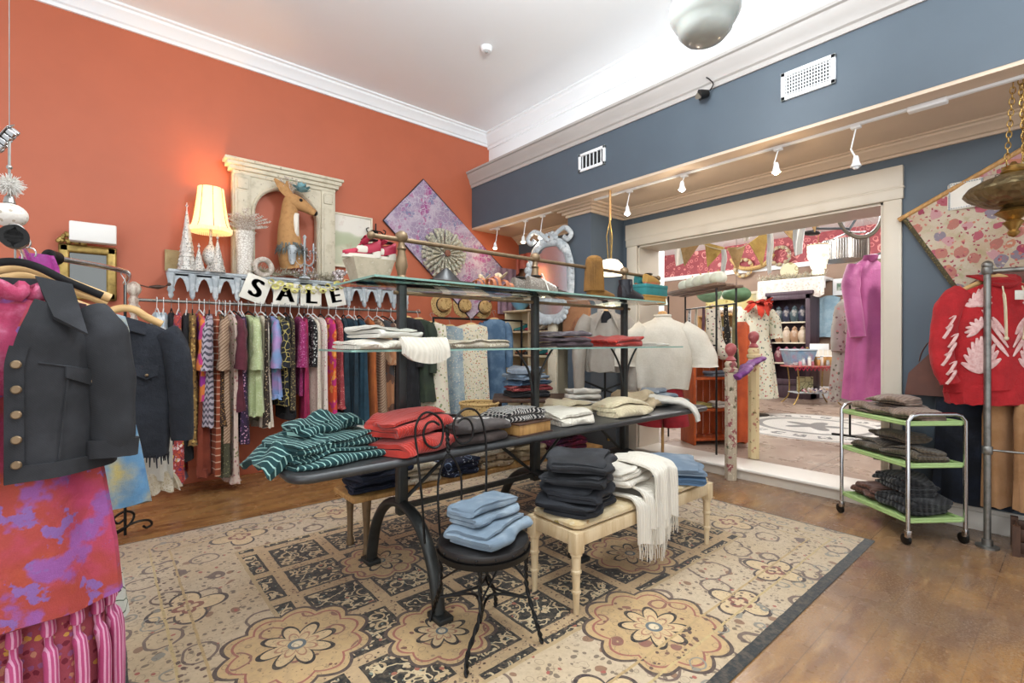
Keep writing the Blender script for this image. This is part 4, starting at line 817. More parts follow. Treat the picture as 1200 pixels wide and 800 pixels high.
# second rail towards the corner
r2 = thing('corner_clothes_rail', 'black clothes rail with floral dresses in the corner beneath straw hats', 'clothes rail', (3.6, 4.78, 0))
m = MB(); m.rod((-.72, 0, 1.62), (.62, 0, 1.62), .013, 10); m.build('rail', M_black, r2)
for x in (-.72, .62): m = MB(); m.rod((x, 0, 0), (x, 0, 1.63), .014, 10); m.box(x-.02, x+.02, -.25, .25, 0, .03); m.build('upright', M_black, r2)
def facing(px, py_top, py_bot, yv, cl, name, lab, cat, hw, rz, sl=None, seed=0, hang=True, dr=None):
    p = aty(px, py_top, yv); d_ = sin(YAW)*p.x+cos(YAW)*yv; L = (py_bot-py_top)*d_/566
    o = thing(name, lab, cat, (p.x, yv, p.z), rz, 'garments in the corner')
    m = MB(); garm(m, [(0, hw*.35, .03), (-.03, hw*.8, .045), (-.12, hw*.85, .05), (-.35, hw*.8, .05), (-L*.75, hw*.95, .055), (-L, hw*1.12, .065)], 36, 6, .016, seed); m.build('body', cl, o)
    if sl:
        for s in (-1, 1): m = MB(); sleeve(m, [(s*hw*.75, 0, -.06), (s*hw*.98, -.01, -.15), (s*hw*1.05, -.02, -.35), (s*hw*1.05, -.03, -sl)], [(.045, .05), (.05, .055), (.045, .05), (.04, .045)], seed); m.build('sleeve', cl, o)
    if hang: hanger('wooden hanger over the '+lab.split(' in ')[0].split(' with ')[0], (p.x, yv, p.z+.1), rz, M_hwood, hw*.75, .09, None)
    return o
facing(476, 372, 500, 4.9, P_['black'], 'long_coat', 'black long coat just right of the left shelf post', 'coat', .17, -.9, .55, 1)
facing(490, 374, 470, 4.85, P_['green'], 'wool_jacket', 'dark forest jacket with striped cuffs beside the cream dress', 'jacket', .18, -.95, .6, 2)
facing(506, 378, 500, 4.8, P_['crfl'], 'floral_dress', 'cream dress with a yellow floral hem on a wooden hanger', 'dress', .2, -.75, None, 3)
facing(527, 382, 500, 4.85, P_['denimp'], 'printed_dress', 'faded blue printed dress between two cream dresses', 'dress', .2, -.85, None, 4)
facing(552, 380, 500, 4.7, P_['sprig'], 'floral_dress', 'cream meadow print tiered dress left of the denim dress', 'dress', .24, -.6, None, 5)
facing(579, 374, 500, 4.75, D_blue, 'denim_dress', 'blue denim dress with long sleeves next to the shoe shelves', 'dress', .18, -.55, .6, 6)
# straw hats on the wall
F_straw = mat('straw', '#c9a870', .9); F_straw.mix(F_straw.vor(40).lt(.3), '#8f6c3e'); F_straw.bump(F_straw.noise(120, 2), .6, .006)
for i, (px, py, lab) in enumerate(((518, 357, 'woven straw hat, left of the three on the terracotta wall'), (543, 358, 'woven straw hat, middle of the three on the terracotta wall'), (566, 360, 'woven straw hat, right of the three by the corner'))):
    p = aty(px, py, 5.485); o = thing('straw_hat', lab, 'hat', p, (R(90), 0, 0), 'straw hats')
    m = MB(); m.lathe([(.0, .1), (.07, .1), (.09, .07), (.095, .01), (.16, 0), (.165, -.008), (.1, -.006)], 28, wob=lambda a, j: .03*sin(7*a)*(j > 3)); m.build('crown', F_straw, o)
    m = MB(); m.lathe([(.097, .01), (.099, .012), (.098, .035), (.094, .036)], 28); m.build('band', P_['brownfl'], o)
# ---------------------------------------------------------------- decorated wall shelf on the terracotta wall
M_silver = mat('weathered_silver_paint', '#a9b0b4', .5); M_silver.mix(M_silver.noise(12, 5).step(.45, .65)*.7, '#d3d6d6'); M_silver.mix(M_silver.noise(25, 5).step(.58, .7)*.6, '#6d7175')
M_antique = mat('antique_cream_paint', '#d3c9b2', .6); M_antique.mix(M_antique.noise(9, 6).step(.5, .68)*.6, '#b5a98e'); M_antique.mix(M_antique.noise(30, 5).step(.62, .7)*.7, '#8a7a60'); M_antique.bump(M_antique.noise(40, 4), .15, .004)
M_gold = metalm('aged_gold', '#a58a4e', .4, .7, .4); M_brass = metalm('antique_brass', '#a8854a', .32, .85, .5)
SX0, SX1 = aty(197, 320, 5.25).x, aty(478, 335, 5.25).x; SZ = 2.0
sh = thing('scalloped_wall_shelf', 'long weathered silver wall shelf with a scalloped apron above the clothes rail', 'shelf', ((SX0+SX1)/2, 5.37, SZ)); HL = (SX1-SX0)/2
m = MB(); m.box(-HL, HL, -.13, .128, -.028, 0, b=.006); m.box(-HL, HL, -.118, -.1, -.06, -.028, b=.003); m.build('board', M_silver, sh)
n_ = 13; per = 2*HL/n_; o_ = [(-HL, -.04)]
for i in range(n_):
    x = -HL+per*i
    for u, z in ((.0, -.2), (.03, -.235), (.08, -.25), (.12, -.22), (.13, -.2), (.16, -.185), (.2, -.2), (.235, -.185), (.25, -.16), (.3, -.13), (.38, -.09), (.5, -.072), (.62, -.09), (.7, -.13), (.75, -.16), (.765, -.185), (.8, -.2), (.84, -.185), (.87, -.2), (.88, -.22), (.92, -.25), (.97, -.235)): o_.append((x+u*per, z))
o_ += [(HL, -.2), (HL, -.04)]
m = MB(); m.prism(o_, -.118, -.1, 'y'); m.build('apron', M_silver, sh, smooth=25)
for i in range(n_+1):
    x = -HL+per*i; m = MB(); x = min(max(x, -HL+.02), HL-.02)
    m.lathe([(.0, -.27), (.012, -.26), (.022, -.235), (.016, -.21), (.03, -.19), (.02, -.15), (.026, -.1), (.034, -.06), (.03, -.035)], 12, c=(x, -.125, 0), sy=.6); m.build('corbel', M_silver, sh)
def on(px, py, dy=0): return aty(px, py, 5.3+dy)
# glitter trees
M_glit = mat('silver_glitter', '#d8d3cb', .35, .3); M_glit.mix(M_glit.vor(55).lt(.32), '#8d8a86'); M_glit.bump(M_glit.noise(70, 3), .7, .012)
for px, py, w, lab in ((219, 243, .075, 'tallest silver glitter cone tree at the left end of the wall shelf'), (233, 291, .05, 'smallest silver glitter cone tree between the two larger ones'), (255, 281, .065, 'middle sized silver glitter cone tree below the lamp')):
    p = on(px, 318, -.06 if px != 219 else -.02); h = on(px, py, 0).z-SZ
    o = thing('glitter_tree', lab, 'ornament', (p.x, p.y, SZ), 0, 'glitter cone trees'); m = MB(); r_ = random.Random(px)
    for k in range(14):
        f = k/14; m.lathe([(w*(1-f)*.8, h*f), (w*(1-f)*1.06, h*f-.004), (w*(1-f-.07)*.85+.003, h*(f+.075))], 18, wob=lambda a, j: .08*sin(9*a+k))
    m.build('cone', M_glit, o); m = MB(); m.ball((0, 0, h+.01), .012); m.rod((0, 0, h-.02), (0, 0, h+.04), .003); m.build('tip', M_glit, o)
# table lamp
p = on(247, 318, .0); lamp = thing('table_lamp', 'glowing table lamp with fringed cream bell shade on the wall shelf', 'lamp', (p.x, p.y, SZ))
zs0, zs1 = on(247, 270, .07).z-SZ, on(247, 223, .07).z-SZ
m = MB(); m.lathe([(.075, 0), (.08, .01), (.04, .03), (.03, .06), (.06, .1), (.075, .16), (.05, .22), (.02, .26), (.012, .3), (.012, zs0+.1)], 20); m.build('base', M_glit, lamp)
M_shade = mat('silk_lampshade', '#f6e6c4', .8); M_shade.b.inputs['Emission Color'].default_value = lin('#ffcf8c'); M_shade.b.inputs['Emission Strength'].default_value = .5; M_shade.b.inputs['Subsurface Weight'].default_value = .2
m = MB(); hs = zs1-zs0; pr = [(.17-.065*(f**.55), zs0+hs*f) for f in [i/10 for i in range(11)]]; m.lathe(pr+[(r-.004, z) for r, z in pr[::-1]]+[pr[0]], 32, wob=lambda a, j: .03*abs(sin(4*a)))
sd = m.build('lamp_shade', M_shade, lamp, smooth=35)
m = MB()
for i in range(90): a = TAU*i/90; q = .17*(1+.03*abs(sin(4*a))); m.tube([(q*cos(a), q*sin(a), zs0+.004), (q*cos(a), q*sin(a), zs0-.035)], [.0055, .004], 4)
m.build('fringe', M_shade, sd)
m = MB()
for i in range(8): a = TAU*i/8; m.tube([((r+.002)*cos(a), (r+.002)*sin(a), z) for r, z in pr], .003, 5)
m.build('trim', M_gold, sd)
point('lamp_bulb', (0, 0, zs0+hs*.45), 13, (1, .6, .28), .03, lamp)
# cream board behind the trees
p = on(206, 300, .12); tag(MB().box(-.08, .08, 0, .02, .003, .2, b=.004).build('floral_board', fab('gold_floral_board', '#b59f74', ('noise', '#93794a', 9, .52)), loc=(p.x, 5.46, SZ)), 'small tan patterned board leaning on the wall behind the tallest cone tree', 'panel')
# vase with branches
p = on(287, 315, -.02); va = thing('branch_vase', 'white mosaic vase with pale glittery branches left of the arched mantel', 'vase', (p.x, p.y, SZ)); hv = on(287, 271, -.02).z-SZ
M_vase = mat('white_mosaic', '#e6e0d6', .4); M_vase.mix(M_vase.vor(45, 'DISTANCE_TO_EDGE').lt(.06), '#b9ab9c'); M_vase.bump(M_vase.vor(45, 'DISTANCE_TO_EDGE'), .4, .004)
m = MB(); m.lathe([(.06, 0), (.07, .02), (.072, hv*.5), (.09, hv*.95), (.1, hv), (.085, hv), (.07, hv*.9)], 20, sy=.7); m.build('vase', M_vase, va)
r_ = random.Random(5); M_tw = mat('frosted_twigs', '#b5a292', .7); M_tw.mix(M_tw.noise(60, 2).step(.45, .6), '#ded5cb')
for i in range(15):
    a = R(-70+i*10); L = r_.uniform(.14, .28); tip = Vector((sin(a)*L*1.15, r_.uniform(-.1, .06), hv+cos(a)*L*.75)); m = MB(); Q = smooth_path([(0, 0, hv-.05), (tip.x*.35, tip.y*.3, hv+(tip.z-hv)*.55), tip], 5); m.tube(Q, [.005-.0003*k for k in range(len(Q))], 5)
    for k in range(3, len(Q)):
        for s in (-1, 1, .3): m.tube([Q[k], Q[k]+Vector((s*.03, r_.uniform(-.025, .025), .022))], [.0045, .0025], 4)
    m.build('branch', M_tw, va)
# arched mantel frame
pl, pr_ = aty(268, 190, 5.4), aty(394, 325, 5.4); xa, xb = aty(272, 300, 5.4).x, aty(392, 300, 5.4).x; zt_ = aty(268, 184, 5.38).z
ma = thing('arched_mantel', 'distressed cream wooden mantel with an arched opening standing on the wall shelf', 'mantel', ((xa+xb)/2, 5.42, SZ)); hw = (xb-xa)/2; H = zt_-SZ
o_ = [(-hw, .001), (-hw, H-.13), (hw, H-.13), (hw, .001), (hw-.2, .001)]; rad = hw-.2; zc = H-.23-rad*.9
inner = [(rad*cos(a)*(1), zc+rad*.95*sin(a)) for a in [PI*i/24 for i in range(25)]]
m = MB(); m.prism(o_+inner+[(-hw+.2, .001)], -.04, .04, 'y'); m.build('frame', M_antique, ma, smooth=25)
m = MB()
for k, (dx, y0, z0, z1) in enumerate(((.0, -.055, -.15, -.11), (.03, -.075, -.11, -.07), (.055, -.095, -.07, -.03), (.075, -.11, -.03, 0))): m.box(-hw-dx, hw+dx, y0, .05, H+z0, H+z1, b=.006)
m.build('cornice', M_antique, ma)
for s in (-1, 1):
    m = MB(); x = s*(hw-.085); m.box(x-.07, x+.07, -.06, -.038, .03, H-.15, b=.004); m.box(x-.045, x+.045, -.068, -.058, .1, H-.32, b=.004); m.box(x-.05, x+.05, -.072, -.058, H-.29, H-.18, b=.01); m.box(x-.08, x+.08, -.068, -.038, .001, .05, b=.005)
    m.build('pilaster', M_antique, ma)
m = MB(); m.tube([(-rad-.02, -.042, .01)]+[((rad+.02)*cos(a), -.042, zc+(rad*.95+.02)*sin(a)) for a in [PI-PI*i/24 for i in range(25)]]+[(rad+.02, -.042, .01)], .016, 8); m.build('arch_moulding', M_antique, ma)
# stag ornament: doe head in a flower hat
p = aty(338, 285, 5.3); de = thing('deer_bust', 'tan doe head wearing a pale blue flower in front of the arched mantel', 'ornament', (p.x, 5.31, SZ+.02), 0)
zz = lambda py: aty(338, py, 5.25).z-SZ-.02; k_ = 1.0
M_fur = mat('deer_fur', '#b88a58', .9); M_fur.mix(M_fur.noise(25, 4).step(.45, .7)*.5, '#9a6e42'); sx_, sy_, szz = M_fur.sep()
M_fur.bump(M_fur.noise(220, 2), .4, .004)
nz = [zz(q) for q in (312, 290, 270, 252, 238, 232)]
Q = smooth_path([(.06, .02, nz[0]), (.02, 0, nz[1]), (.0, -.02, nz[2]), (.0, -.03, nz[3]), (.02, -.04, nz[4]+.02), (.05, -.055, nz[4]+.02), (.12, -.08, nz[4]-.005), (.19, -.105, nz[4]-.05), (.235, -.12, nz[4]-.075)], 5); n = len(Q)
prof = [.15, .145, .12, .095, .09, .095, .075, .05, .038]
rr = [];
for i in range(n): t = i/(n-1)*8; j = min(int(t), 7); f = t-j; r0 = prof[j]*(1-f)+prof[j+1]*f; rr.append((r0*.85, r0))
m = MB(); m.tube(Q, rr, 20, up=(0, -1, 0)); m.build('body', M_fur, de, smooth=80)
m = MB(); m.tube([(c.x+.045, c.y-.075, c.z-.01) for i, c in enumerate(Q[7:17])], [(.01+.05*sin(PI*i/9), .03) for i in range(10)], 12); m.build('throat_patch', mat('white_fur_patch', '#e6ded0', .9), de, smooth=80)
for s, ang in ((-1, -.5), (1, .35)):
    m = MB(); b0 = Vector((.01, -.045+s*.035, nz[4]+.06)); d_ = Vector((-.15 if s < 0 else -.03, -.04*s, .17)); m.tube(smooth_path([b0, b0+d_*.5, b0+d_], 6), [(.014+.034*sin(PI*min(1, .15+i/13)), .009) for i in range(13)], 10, up=(0, -1, 0)); m.build('ear', M_fur, de, smooth=80)
M_eye = mat('dark_glass_eye', '#120c08', .1)
m = MB(); m.ball((.085, -.138, nz[4]+.03), .018); m.build('eye', M_eye, de); m = MB(); m.ball((.235, -.12, nz[4]-.072), .03, sx=.8); m.build('nose', M_eye, de)
M_bluefl = fab('pale_blue_petals', '#8fb9be', ('noise', '#6f9fa6', 20, .5)); m = MB(); r_ = random.Random(8); c_ = Vector((.12, -.06, nz[4]+.14))
for i in range(46):
    a, b = r_.uniform(0, TAU), r_.uniform(.1, 1.3); v_ = Vector((cos(a)*sin(b), sin(a)*sin(b), cos(b))); w_ = v_.orthogonal().normalized(); q = c_+v_*r_.uniform(.03, .075)
    m.tube(smooth_path([c_, q, q+v_*.035+w_*.015], 3), [(.008, .003), (.022, .003), (.03, .003), (.034, .003), (.03, .003), (.02, .003), (.008, .002)], 8)
m.build('flower', M_bluefl, de); m = MB()
for i in range(26):
    a = r_.uniform(1.2, 2.6); L = r_.uniform(.08, .2); b0 = Vector((.03, -.04, nz[4]+.09)); e_ = b0+Vector((cos(a)*L, r_.uniform(-.05, .05), sin(a)*L*.8+.03)); m.tube([b0, (b0+e_)*.5+Vector((0, 0, .015)), e_], [.002, .002, .0015], 4); m.ball(e_, .009, 6, 4)
m.build('sprig', M_tw, de)
m = MB(); r_ = random.Random(9)
for i in range(150):
    a = r_.uniform(PI*.9, PI*2.1); q = Vector((.03+.13*cos(a), -.02+.13*sin(a), nz[1]+r_.uniform(-.03, .05))); m.tube([q, q+Vector((.03*cos(a), .05*sin(a), r_.uniform(-.09, -.02)))], [(.006, .002), (.002, .001)], 4)
m.build('feather_collar', fab('grey_feathers', '#59605c', ('noise', '#8a908c', 20, .5)), de)
m = MB(); m.lathe([(.02, -.16), (.04, -.12), (.05, -.05), (.06, 0), (.04, .03)], 12, c=(.0, -.14, nz[1]-.02), sx=.8); m.build('pendant', M_silver, de)
# crystal candelabra
p = on(357, 320, -.1); ca = thing('beaded_candelabra', 'small beaded silver candelabra right of the doe head', 'candelabra', (p.x, p.y, SZ)); hc = on(357, 275, -.1).z-SZ
M_cryst = mat('crystal_beads', '#cfc6c4', .15, .4); M_cryst.mix(M_cryst.vor(70).lt(.3), '#7d5a5c')
m = MB(); m.lathe([(.06, 0), (.05, .015), (.012, .03), (.012, hc*.9), (.02, hc*.95), (.004, hc)], 12); m.build('stem', M_silver, ca)
for i in range(6):
    a = TAU*i/6+.3; m = MB(); c_, s_ = cos(a), sin(a); m.tube(smooth_path([(0, 0, hc*.35), (.06*c_, .05*s_, hc*.3), (.1*c_, .07*s_, hc*.42), (.1*c_, .07*s_, hc*.7)], 4), .005, 6); m.lathe([(.0, 0), (.02, .01), (.008, .02), (.008, .08), (.001, .1)], 8, c=(.1*c_, .07*s_, hc*.6)); m.build('arm', M_silver, ca)
m = MB(); r_ = random.Random(4)
for i in range(90): a = r_.uniform(0, TAU); q = r_.uniform(.05, .13); m.ball((q*cos(a), q*sin(a)*.7, r_.uniform(.02, hc*.75)), .009, 6, 4)
tag(m.build('beads', M_cryst, ca), None, None, kind='stuff')
# pine and tinsel garland along the shelf
g0, g1 = on(296, 320, -.1), on(402, 326, -.1); m = MB(); r_ = random.Random(6)
for i in range(520):
    f = r_.random(); c_ = Vector((g0.x+(g1.x-g0.x)*f, 5.255+r_.uniform(-.02, .05), SZ+.03+.015*sin(f*20))); v_ = Vector((r_.uniform(-1, 1), r_.uniform(-1, .4), r_.uniform(-.25, 1))).normalized()
    m.tube([c_, c_+v_*r_.uniform(.04, .1)], [(.004, .003), (.002, .001)], 4)
M_garl = mat('frosted_pine', '#a39c84', .8); M_garl.mix(M_garl.noise(30, 2).step(.45, .6), '#d6cdbd')
tag(m.build('pine_garland', M_garl), 'frosted pine and tinsel garland lying along the front of the wall shelf', 'garland')
p = on(398, 326, -.06); m = MB(); r_ = random.Random(7)
for i in range(40): m.ball((r_.uniform(-.06, .06), r_.uniform(-.05, .05), r_.uniform(.02, .12)), r_.uniform(.016, .026), 7, 5)
tag(m.build('crystal_ornament', M_cryst, loc=(p.x, p.y, SZ)), 'clear crystal cluster ornament at the right end of the garland', 'ornament')
m = MB(); p = on(308, 320, -.04)
for i in range(26): a = TAU*i/26; m.ball((.075*cos(a), .01*sin(3*a), .085+.075*sin(a)), .028, 7, 5)
tag(m.build('fluffy_wreath', fab('pale_fluff', '#c9b9ac', ('noise', '#e2d8cc', 30, .5)), loc=(p.x, p.y-.02, SZ)), 'small fluffy beige wreath behind the first banner letter', 'wreath')
# painting
def wall_quad(pts, yv): return [aty(a, b, yv) for a, b in pts]
q = wall_quad([(391, 250), (434, 258), (434, 312), (391, 310)], 5.47); x0, x1 = q[0].x, q[1].x; z0, z1 = q[3].z, (q[0].z+q[1].z)/2
pa = thing('landscape_painting', 'pale green landscape painting on the terracotta wall right of the mantel', 'painting', ((x0+x1)/2, 5.47, (z0+z1)/2)); w_, h_ = (x1-x0)/2, (z1-z0)/2
M_paint = mat('painted_canvas', '#c9c8ae', .7); vz = M_paint.sep(M_paint.co(.12, 4)); M_paint.mix(((vz[2]*7).sn()).step(.1, .6), '#e3dcd0'); M_paint.mix(((vz[2]*11+1.5).sn()).step(.5, .9)*.7, '#a9b290'); M_paint.mix(M_paint.noise(7, 4).step(.55, .7)*.5, '#b98f80')
MB().box(-w_, w_, -.008, .02, -h_, h_, b=.003).build('canvas', M_paint, pa); m = MB()
for a in ((-w_-.02, -w_, -h_-.02, h_+.02), (w_, w_+.02, -h_-.02, h_+.02), (-w_, w_, h_, h_+.02), (-w_, w_, -h_-.02, -h_)): m.box(a[0], a[1], -.02, .025, a[2], a[3], b=.003)
m.build('frame', mat('cream_frame', '#ddd3bd', .6), pa)
# SALE banner
M_card = mat('white_card', '#ece7da', .8); M_card.mix(M_card.noise(6, 3).step(.5, .7)*.25, '#cfc4a8'); M_ltr = mat('dark_letter_ink', '#2c2b2c', .7)
ba = thing('sale_banner', 'letter card banner spelling SALE strung along the front of the wall shelf', 'banner', (0, 5.215, 0)); BY = 5.215
def card(ch_, corners):
    q = [aty(a, b, BY) for a, b in corners]; c_ = sum(q, Vector())/4; ax_ = (q[1]-q[0]+q[2]-q[3])*.5; w_ = ax_.length; up_ = (q[0]-q[3]+q[1]-q[2])*.5; h_ = up_.length; ang = math.atan2(ax_.z, ax_.x)
    M_ = Matrix.Rotation(-ang, 4, 'Y'); cd_ = MB().box(-w_/2, w_/2, -.003, .003, -h_/2, h_/2, M_, .001).build('card', M_card, ba, loc=(c_.x, 0, c_.z))
    t = text_mb(ch_, h_*.98, .002); tm = MB().add(t.v, t.f, M_ @ Matrix.Rotation(R(90), 4, 'X')); 
    for s in (-.012, -.006, 0, .006, .012): tm.add(t.v, t.f, M_ @ Matrix.Translation((s, -.0, 0)) @ Matrix.Rotation(R(90), 4, 'X'))
    tm.build('letter', M_ltr, cd_, loc=(0, -.005, 0), smooth=None)
card('S', [(291, 319), (320, 330), (308, 358), (280, 347)]); card('A', [(322, 329), (350, 333), (347, 360), (319, 357)]); card('L', [(353, 334), (377, 336), (376, 361), (351, 360)]); card('E', [(380, 337), (401, 334), (406, 357), (384, 361)])
m = MB(); c0 = [aty(a, b, BY) for a, b in ((280, 345), (300, 323), (320, 334), (350, 336), (378, 338), (403, 334))]; m.tube(smooth_path([(q.x, .006, q.z) for q in c0], 4), .0025, 5); m.build('cord', M_white if False else mat('string', '#d8cba8', .8), ba)
m = MB()
for i in range(17):
    f = i/16; q = aty(316+88*f, 332+8*sin(f*PI)*.9+(3 if i % 2 else -2), BY); m.tube([(q.x+.026*cos(a), -.035+.008*sin(a*2+i), q.z+.02*sin(a)) for a in [TAU*k/14 for k in range(14)]], [(.002, .015)]*14, 6, closed=True)
tag(m.build('paper_chain', mat('pale_yellow_paper', '#dcd488', .8), loc=(0, 5.2, 0)), 'pale yellow paper ring chain draped over the letter banner', 'garland')
# hanging rug and paper wreath
F_rugp = fab('lilac_distressed_rug', '#a892ac', ('noise', '#c8b6c6', 3, .45, .1), ('noise', '#a8568f', 2.6, .52, .1), ('noise', '#8a88a8', 6, .55, .06), ('edge', '#cdc2cc', 16, .035), ('noise', '#b87a9e', 12, .58, .06), weave=150, bump=.3)
q = [aty(a, b, 5.475) for a, b in ((496, 210), (601, 328), (552, 374), (449, 258))]
hr = thing('hanging_rug', 'lilac and pink distressed rug hung cornerwise on the terracotta wall', 'rug', (q[0]+q[2])*.5); o0 = (q[0]+q[2])*.5; w4 = [p-o0 for p in q]
m = MB(); m.sheet(lambda u, v: tuple((w4[0]*(1-u)+w4[1]*u)*(1-v)+(w4[3]*(1-u)+w4[2]*u)*v+Vector((0, .004*sin(u*9+v*7), 0))), 20, 12, .012); m.build('pile', F_rugp, hr)
m = MB()
for i in range(4): m.rod(w4[i], w4[(i+1) % 4], .008, 6)
m.build('binding', fab('dark_binding', '#3c3038'), hr)
p = aty(519, 298, 5.455); pw = thing('page_wreath', 'round wreath of rolled book pages in front of the hanging lilac rug', 'wreath', p, (R(90), 0, 0)); r_ = random.Random(12); M_page = mat('book_pages', '#d3ccb8', .8); M_page.mix(M_page.noise(70, 3).step(.5, .6)*.7, '#6f7468'); M_page.mix(M_page.noise(14, 3).step(.52, .62)*.6, '#a9b09c')
for k, (n_, r0, r1, tz) in enumerate(((28, .05, .33, .0), (26, .05, .3, .07), (22, .04, .24, .12), (14, .03, .15, .17))):
    m = MB()
    for i in range(n_): a = TAU*(i+.5*(k % 2))/n_+r_.uniform(-.03, .03); L = r1*r_.uniform(.93, 1.04); m.tube([(r0*cos(a), r0*sin(a), tz*.5), (L*cos(a), L*sin(a), tz+.02+r_.uniform(-.02, .02))], [(.003, .003), (.021*r1/.3+.004, .019)], 8)
    m.build('page_ring', M_page, pw)
m = MB(); m.ball((0, 0, .12), .045, sz=.5); m.build('centre', mat('rust_centre', '#8a5a48', .8), pw)
p = aty(178, 336, 5.2); m = MB(); m.tube(smooth_path([(-.14, 0, .03), (-.05, -.01, .0), (.05, -.02, -.01), (.12, -.02, .03)], 5), [.006]*16, 6); m.tube([(-.02, -.01, 0), (.04, -.02, .0), (.09, -.02, .01)], [.006, .02, .006], 8); m.ball((.12, -.02, .03), .016, 8, 6)
tag(m.build('carved_arrow', M_dkwood, loc=p), 'small carved dark arrow sticking out beside the white finial of the clothes rail', 'ornament')
# small iron wall hook above the rail end
p = aty(440, 272, 5.45); m = MB(); m.box(-.03, .03, -.01, .03, -.02, .02); m.rod((0, -.01, -.02), (0, -.01, .1), .008, 6)
for s in (-1, 1): m.tube(smooth_path([(0, -.02, 0), (s*.05, -.02, .01), (s*.1, -.02, -.02), (s*.12, -.02, .02), (s*.09, -.02, .035)], 5), .007, 6)
tag(m.build('iron_wall_hook', M_black, loc=p), 'small dark scrolled iron hook on the wall above the bow planter', 'hook')
# gold frame and white board, far left
q0, q1 = aty(68, 296, 5.42), aty(137, 345, 5.42); gf = thing('gilt_framed_mirror', 'gilt framed dark mirror behind the garment rack at the left', 'mirror', ((q0.x+q1.x)/2, 5.44, 2.0)); w_ = (q1.x-q0.x)/2
m = MB()
for a in ((-w_, -w_+.07, -.3, .16), (w_-.07, w_, -.3, .16), (-w_, w_, .09, .16), (-w_, w_, -.3, -.23)): m.box(a[0], a[1], -.03, .04, a[2], a[3], b=.015)
m.build('frame', M_gold, gf); MB().box(-w_+.06, w_-.06, 0, .03, -.24, .1).build('mirror_glass', mat('dark_mirror', '#8d8f8c', .08, .9), gf)
m = MB(); r_ = random.Random(2)
for i in range(40): f = r_.random(); m.ball((-w_+f*w_*.9, -.04, .17+.07*math.exp(-((f-.3)*5)**2)*r_.random()), r_.uniform(.012, .022), 6, 4)
m.build('carved_crest', M_gold, gf)
zt = aty(100, 299, 5.3).z; tag(MB().box(-w_*.62, w_*.98, -.05, .05, 0, .16, b=.012).build('white_wooden_board', paint('white_board', '#efece6'), loc=((q0.x+q1.x)/2, 5.33, 2.17)), 'plain white wooden board resting on the gilt frame at the left wall', 'board')
# ---------------------------------------------------------------- things on the glass shelves
GZ = TZ+.867; GZ2 = TZ+.511
def G(px, y=2.42): return aty(px, 400, y).x
M_redsat = mat('red_suede', '#a81e3c', .6); M_conc = mat('cast_stone', '#b7aa93', .85); M_conc.mix(M_conc.noise(20, 4).step(.45, .7)*.5, '#958a74'); M_conc.mix(M_conc.noise(40, 3).step(.6, .7)*.5, '#d6cdb8')
x = G(440); pt = thing('stone_planter', 'tapered cast stone planter at the left end of the top glass shelf', 'planter', (x, 2.5, GZ))
m = MB(); vs = []
for (a, b, z) in ((.08, .055, 0), (.118, .075, .125)): vs += [(-a, -b, z), (a, -b, z), (a, b, z), (-a, b, z)]
m.add(vs, [(3, 2, 1, 0), (0, 1, 5, 4), (1, 2, 6, 5), (2, 3, 7, 6), (3, 0, 4, 7), (4, 5, 6, 7)]); m.build('pot', M_conc, pt, smooth=None)
# shoe lofts
def foot(m, L, W, Hs, heel=.0, toe=.55, top=None, M=None, sole=.012):
    """low shoe: sole and closed upper along +x (toe)"""
    N = 16; vs = []; fs = []; K = 14
    for i in range(N+1):
        t = i/N; x = -L/2+L*t; w = W/2*(.72+.28*sin(PI*min(1, t*1.05)*.9))*(1 if .06 < t < .9 else (.75 if t <= .06 else math.sqrt(max(.02, 1-((t-.9)/.1)**2)))); h = Hs*(1-.62*max(0, (t-.35)/.65)**.8) if t > .35 else Hs*(.95+.05*cos(t*9)); zb = heel*(1-min(1, t/.6))**1.3
        for k in range(K):
            a = TAU*k/K; c_, s_ = cos(a), sin(a); vs.append((x, w*math.copysign(abs(c_)**.7, c_), zb+max(0, (s_+.35)/1.35)*h))
    for i in range(N):
        for k in range(K): fs.append((i*K+k, i*K+(k+1) % K, (i+1)*K+(k+1) % K, (i+1)*K+k))
    fs += [tuple(range(K))[::-1], tuple(N*K+k for k in range(K))]; return m.add(vs, fs, M)
def sole_out(L, W, n=24): return [(L/2*cos(a)*1.0, W/2*sin(a)*(1+.12*cos(a))) for a in [TAU*i/n for i in range(n)]]
def shoe(name, label, loc, rz, m_up, m_sole, L=.25, W=.085, Hs=.08, heel=0, laces=None, sole=.018, group='shoes on the top glass shelf', tilt=0, cat='shoe'):
    o = thing(name, label, cat, loc, (tilt, 0, rz), group)
    k = MB(); k.prism([(a*1.02, b*1.04) for a, b in sole_out(L, W)], 0, sole, 'z'); 
    if heel: k.box(-L*.48, -L*.26, -W*.38, W*.38, 0, heel+.01, b=.006)
    k.build('sole', m_sole, o); k = MB(); foot(k, L*.97, W*.98, Hs, heel); k.build('upper', m_up, o, loc=(0, 0, sole*.7))
    k = MB(); k.lathe([(.001, .0), (.03, 0), (.036, .006), (.03, .01), (.022, .004)], 16, sx=1.3, sy=.8, c=(-L*.2, 0, Hs+sole*.6+heel*.8)); k.build('opening', M_leather, o)
    if laces:
        k = MB()
        for i in range(5): xx = -L*.02+.028*i; zz_ = Hs*(1-.62*max(0, (xx/L+.15)/.65)**.8)+sole; k.tube(smooth_path([(xx-.008, -W*.36, zz_-.018), (xx, 0, zz_+.004), (xx+.008, W*.36, zz_-.018)], 4), .0045, 6)
        k.tube(smooth_path([(-.01, 0, Hs+sole), (-.03, -.03, Hs+.03), (-.01, -.05, Hs*.6), (.0, -.06, .02)], 5), .004, 6); k.build('laces', laces, o)
    return o
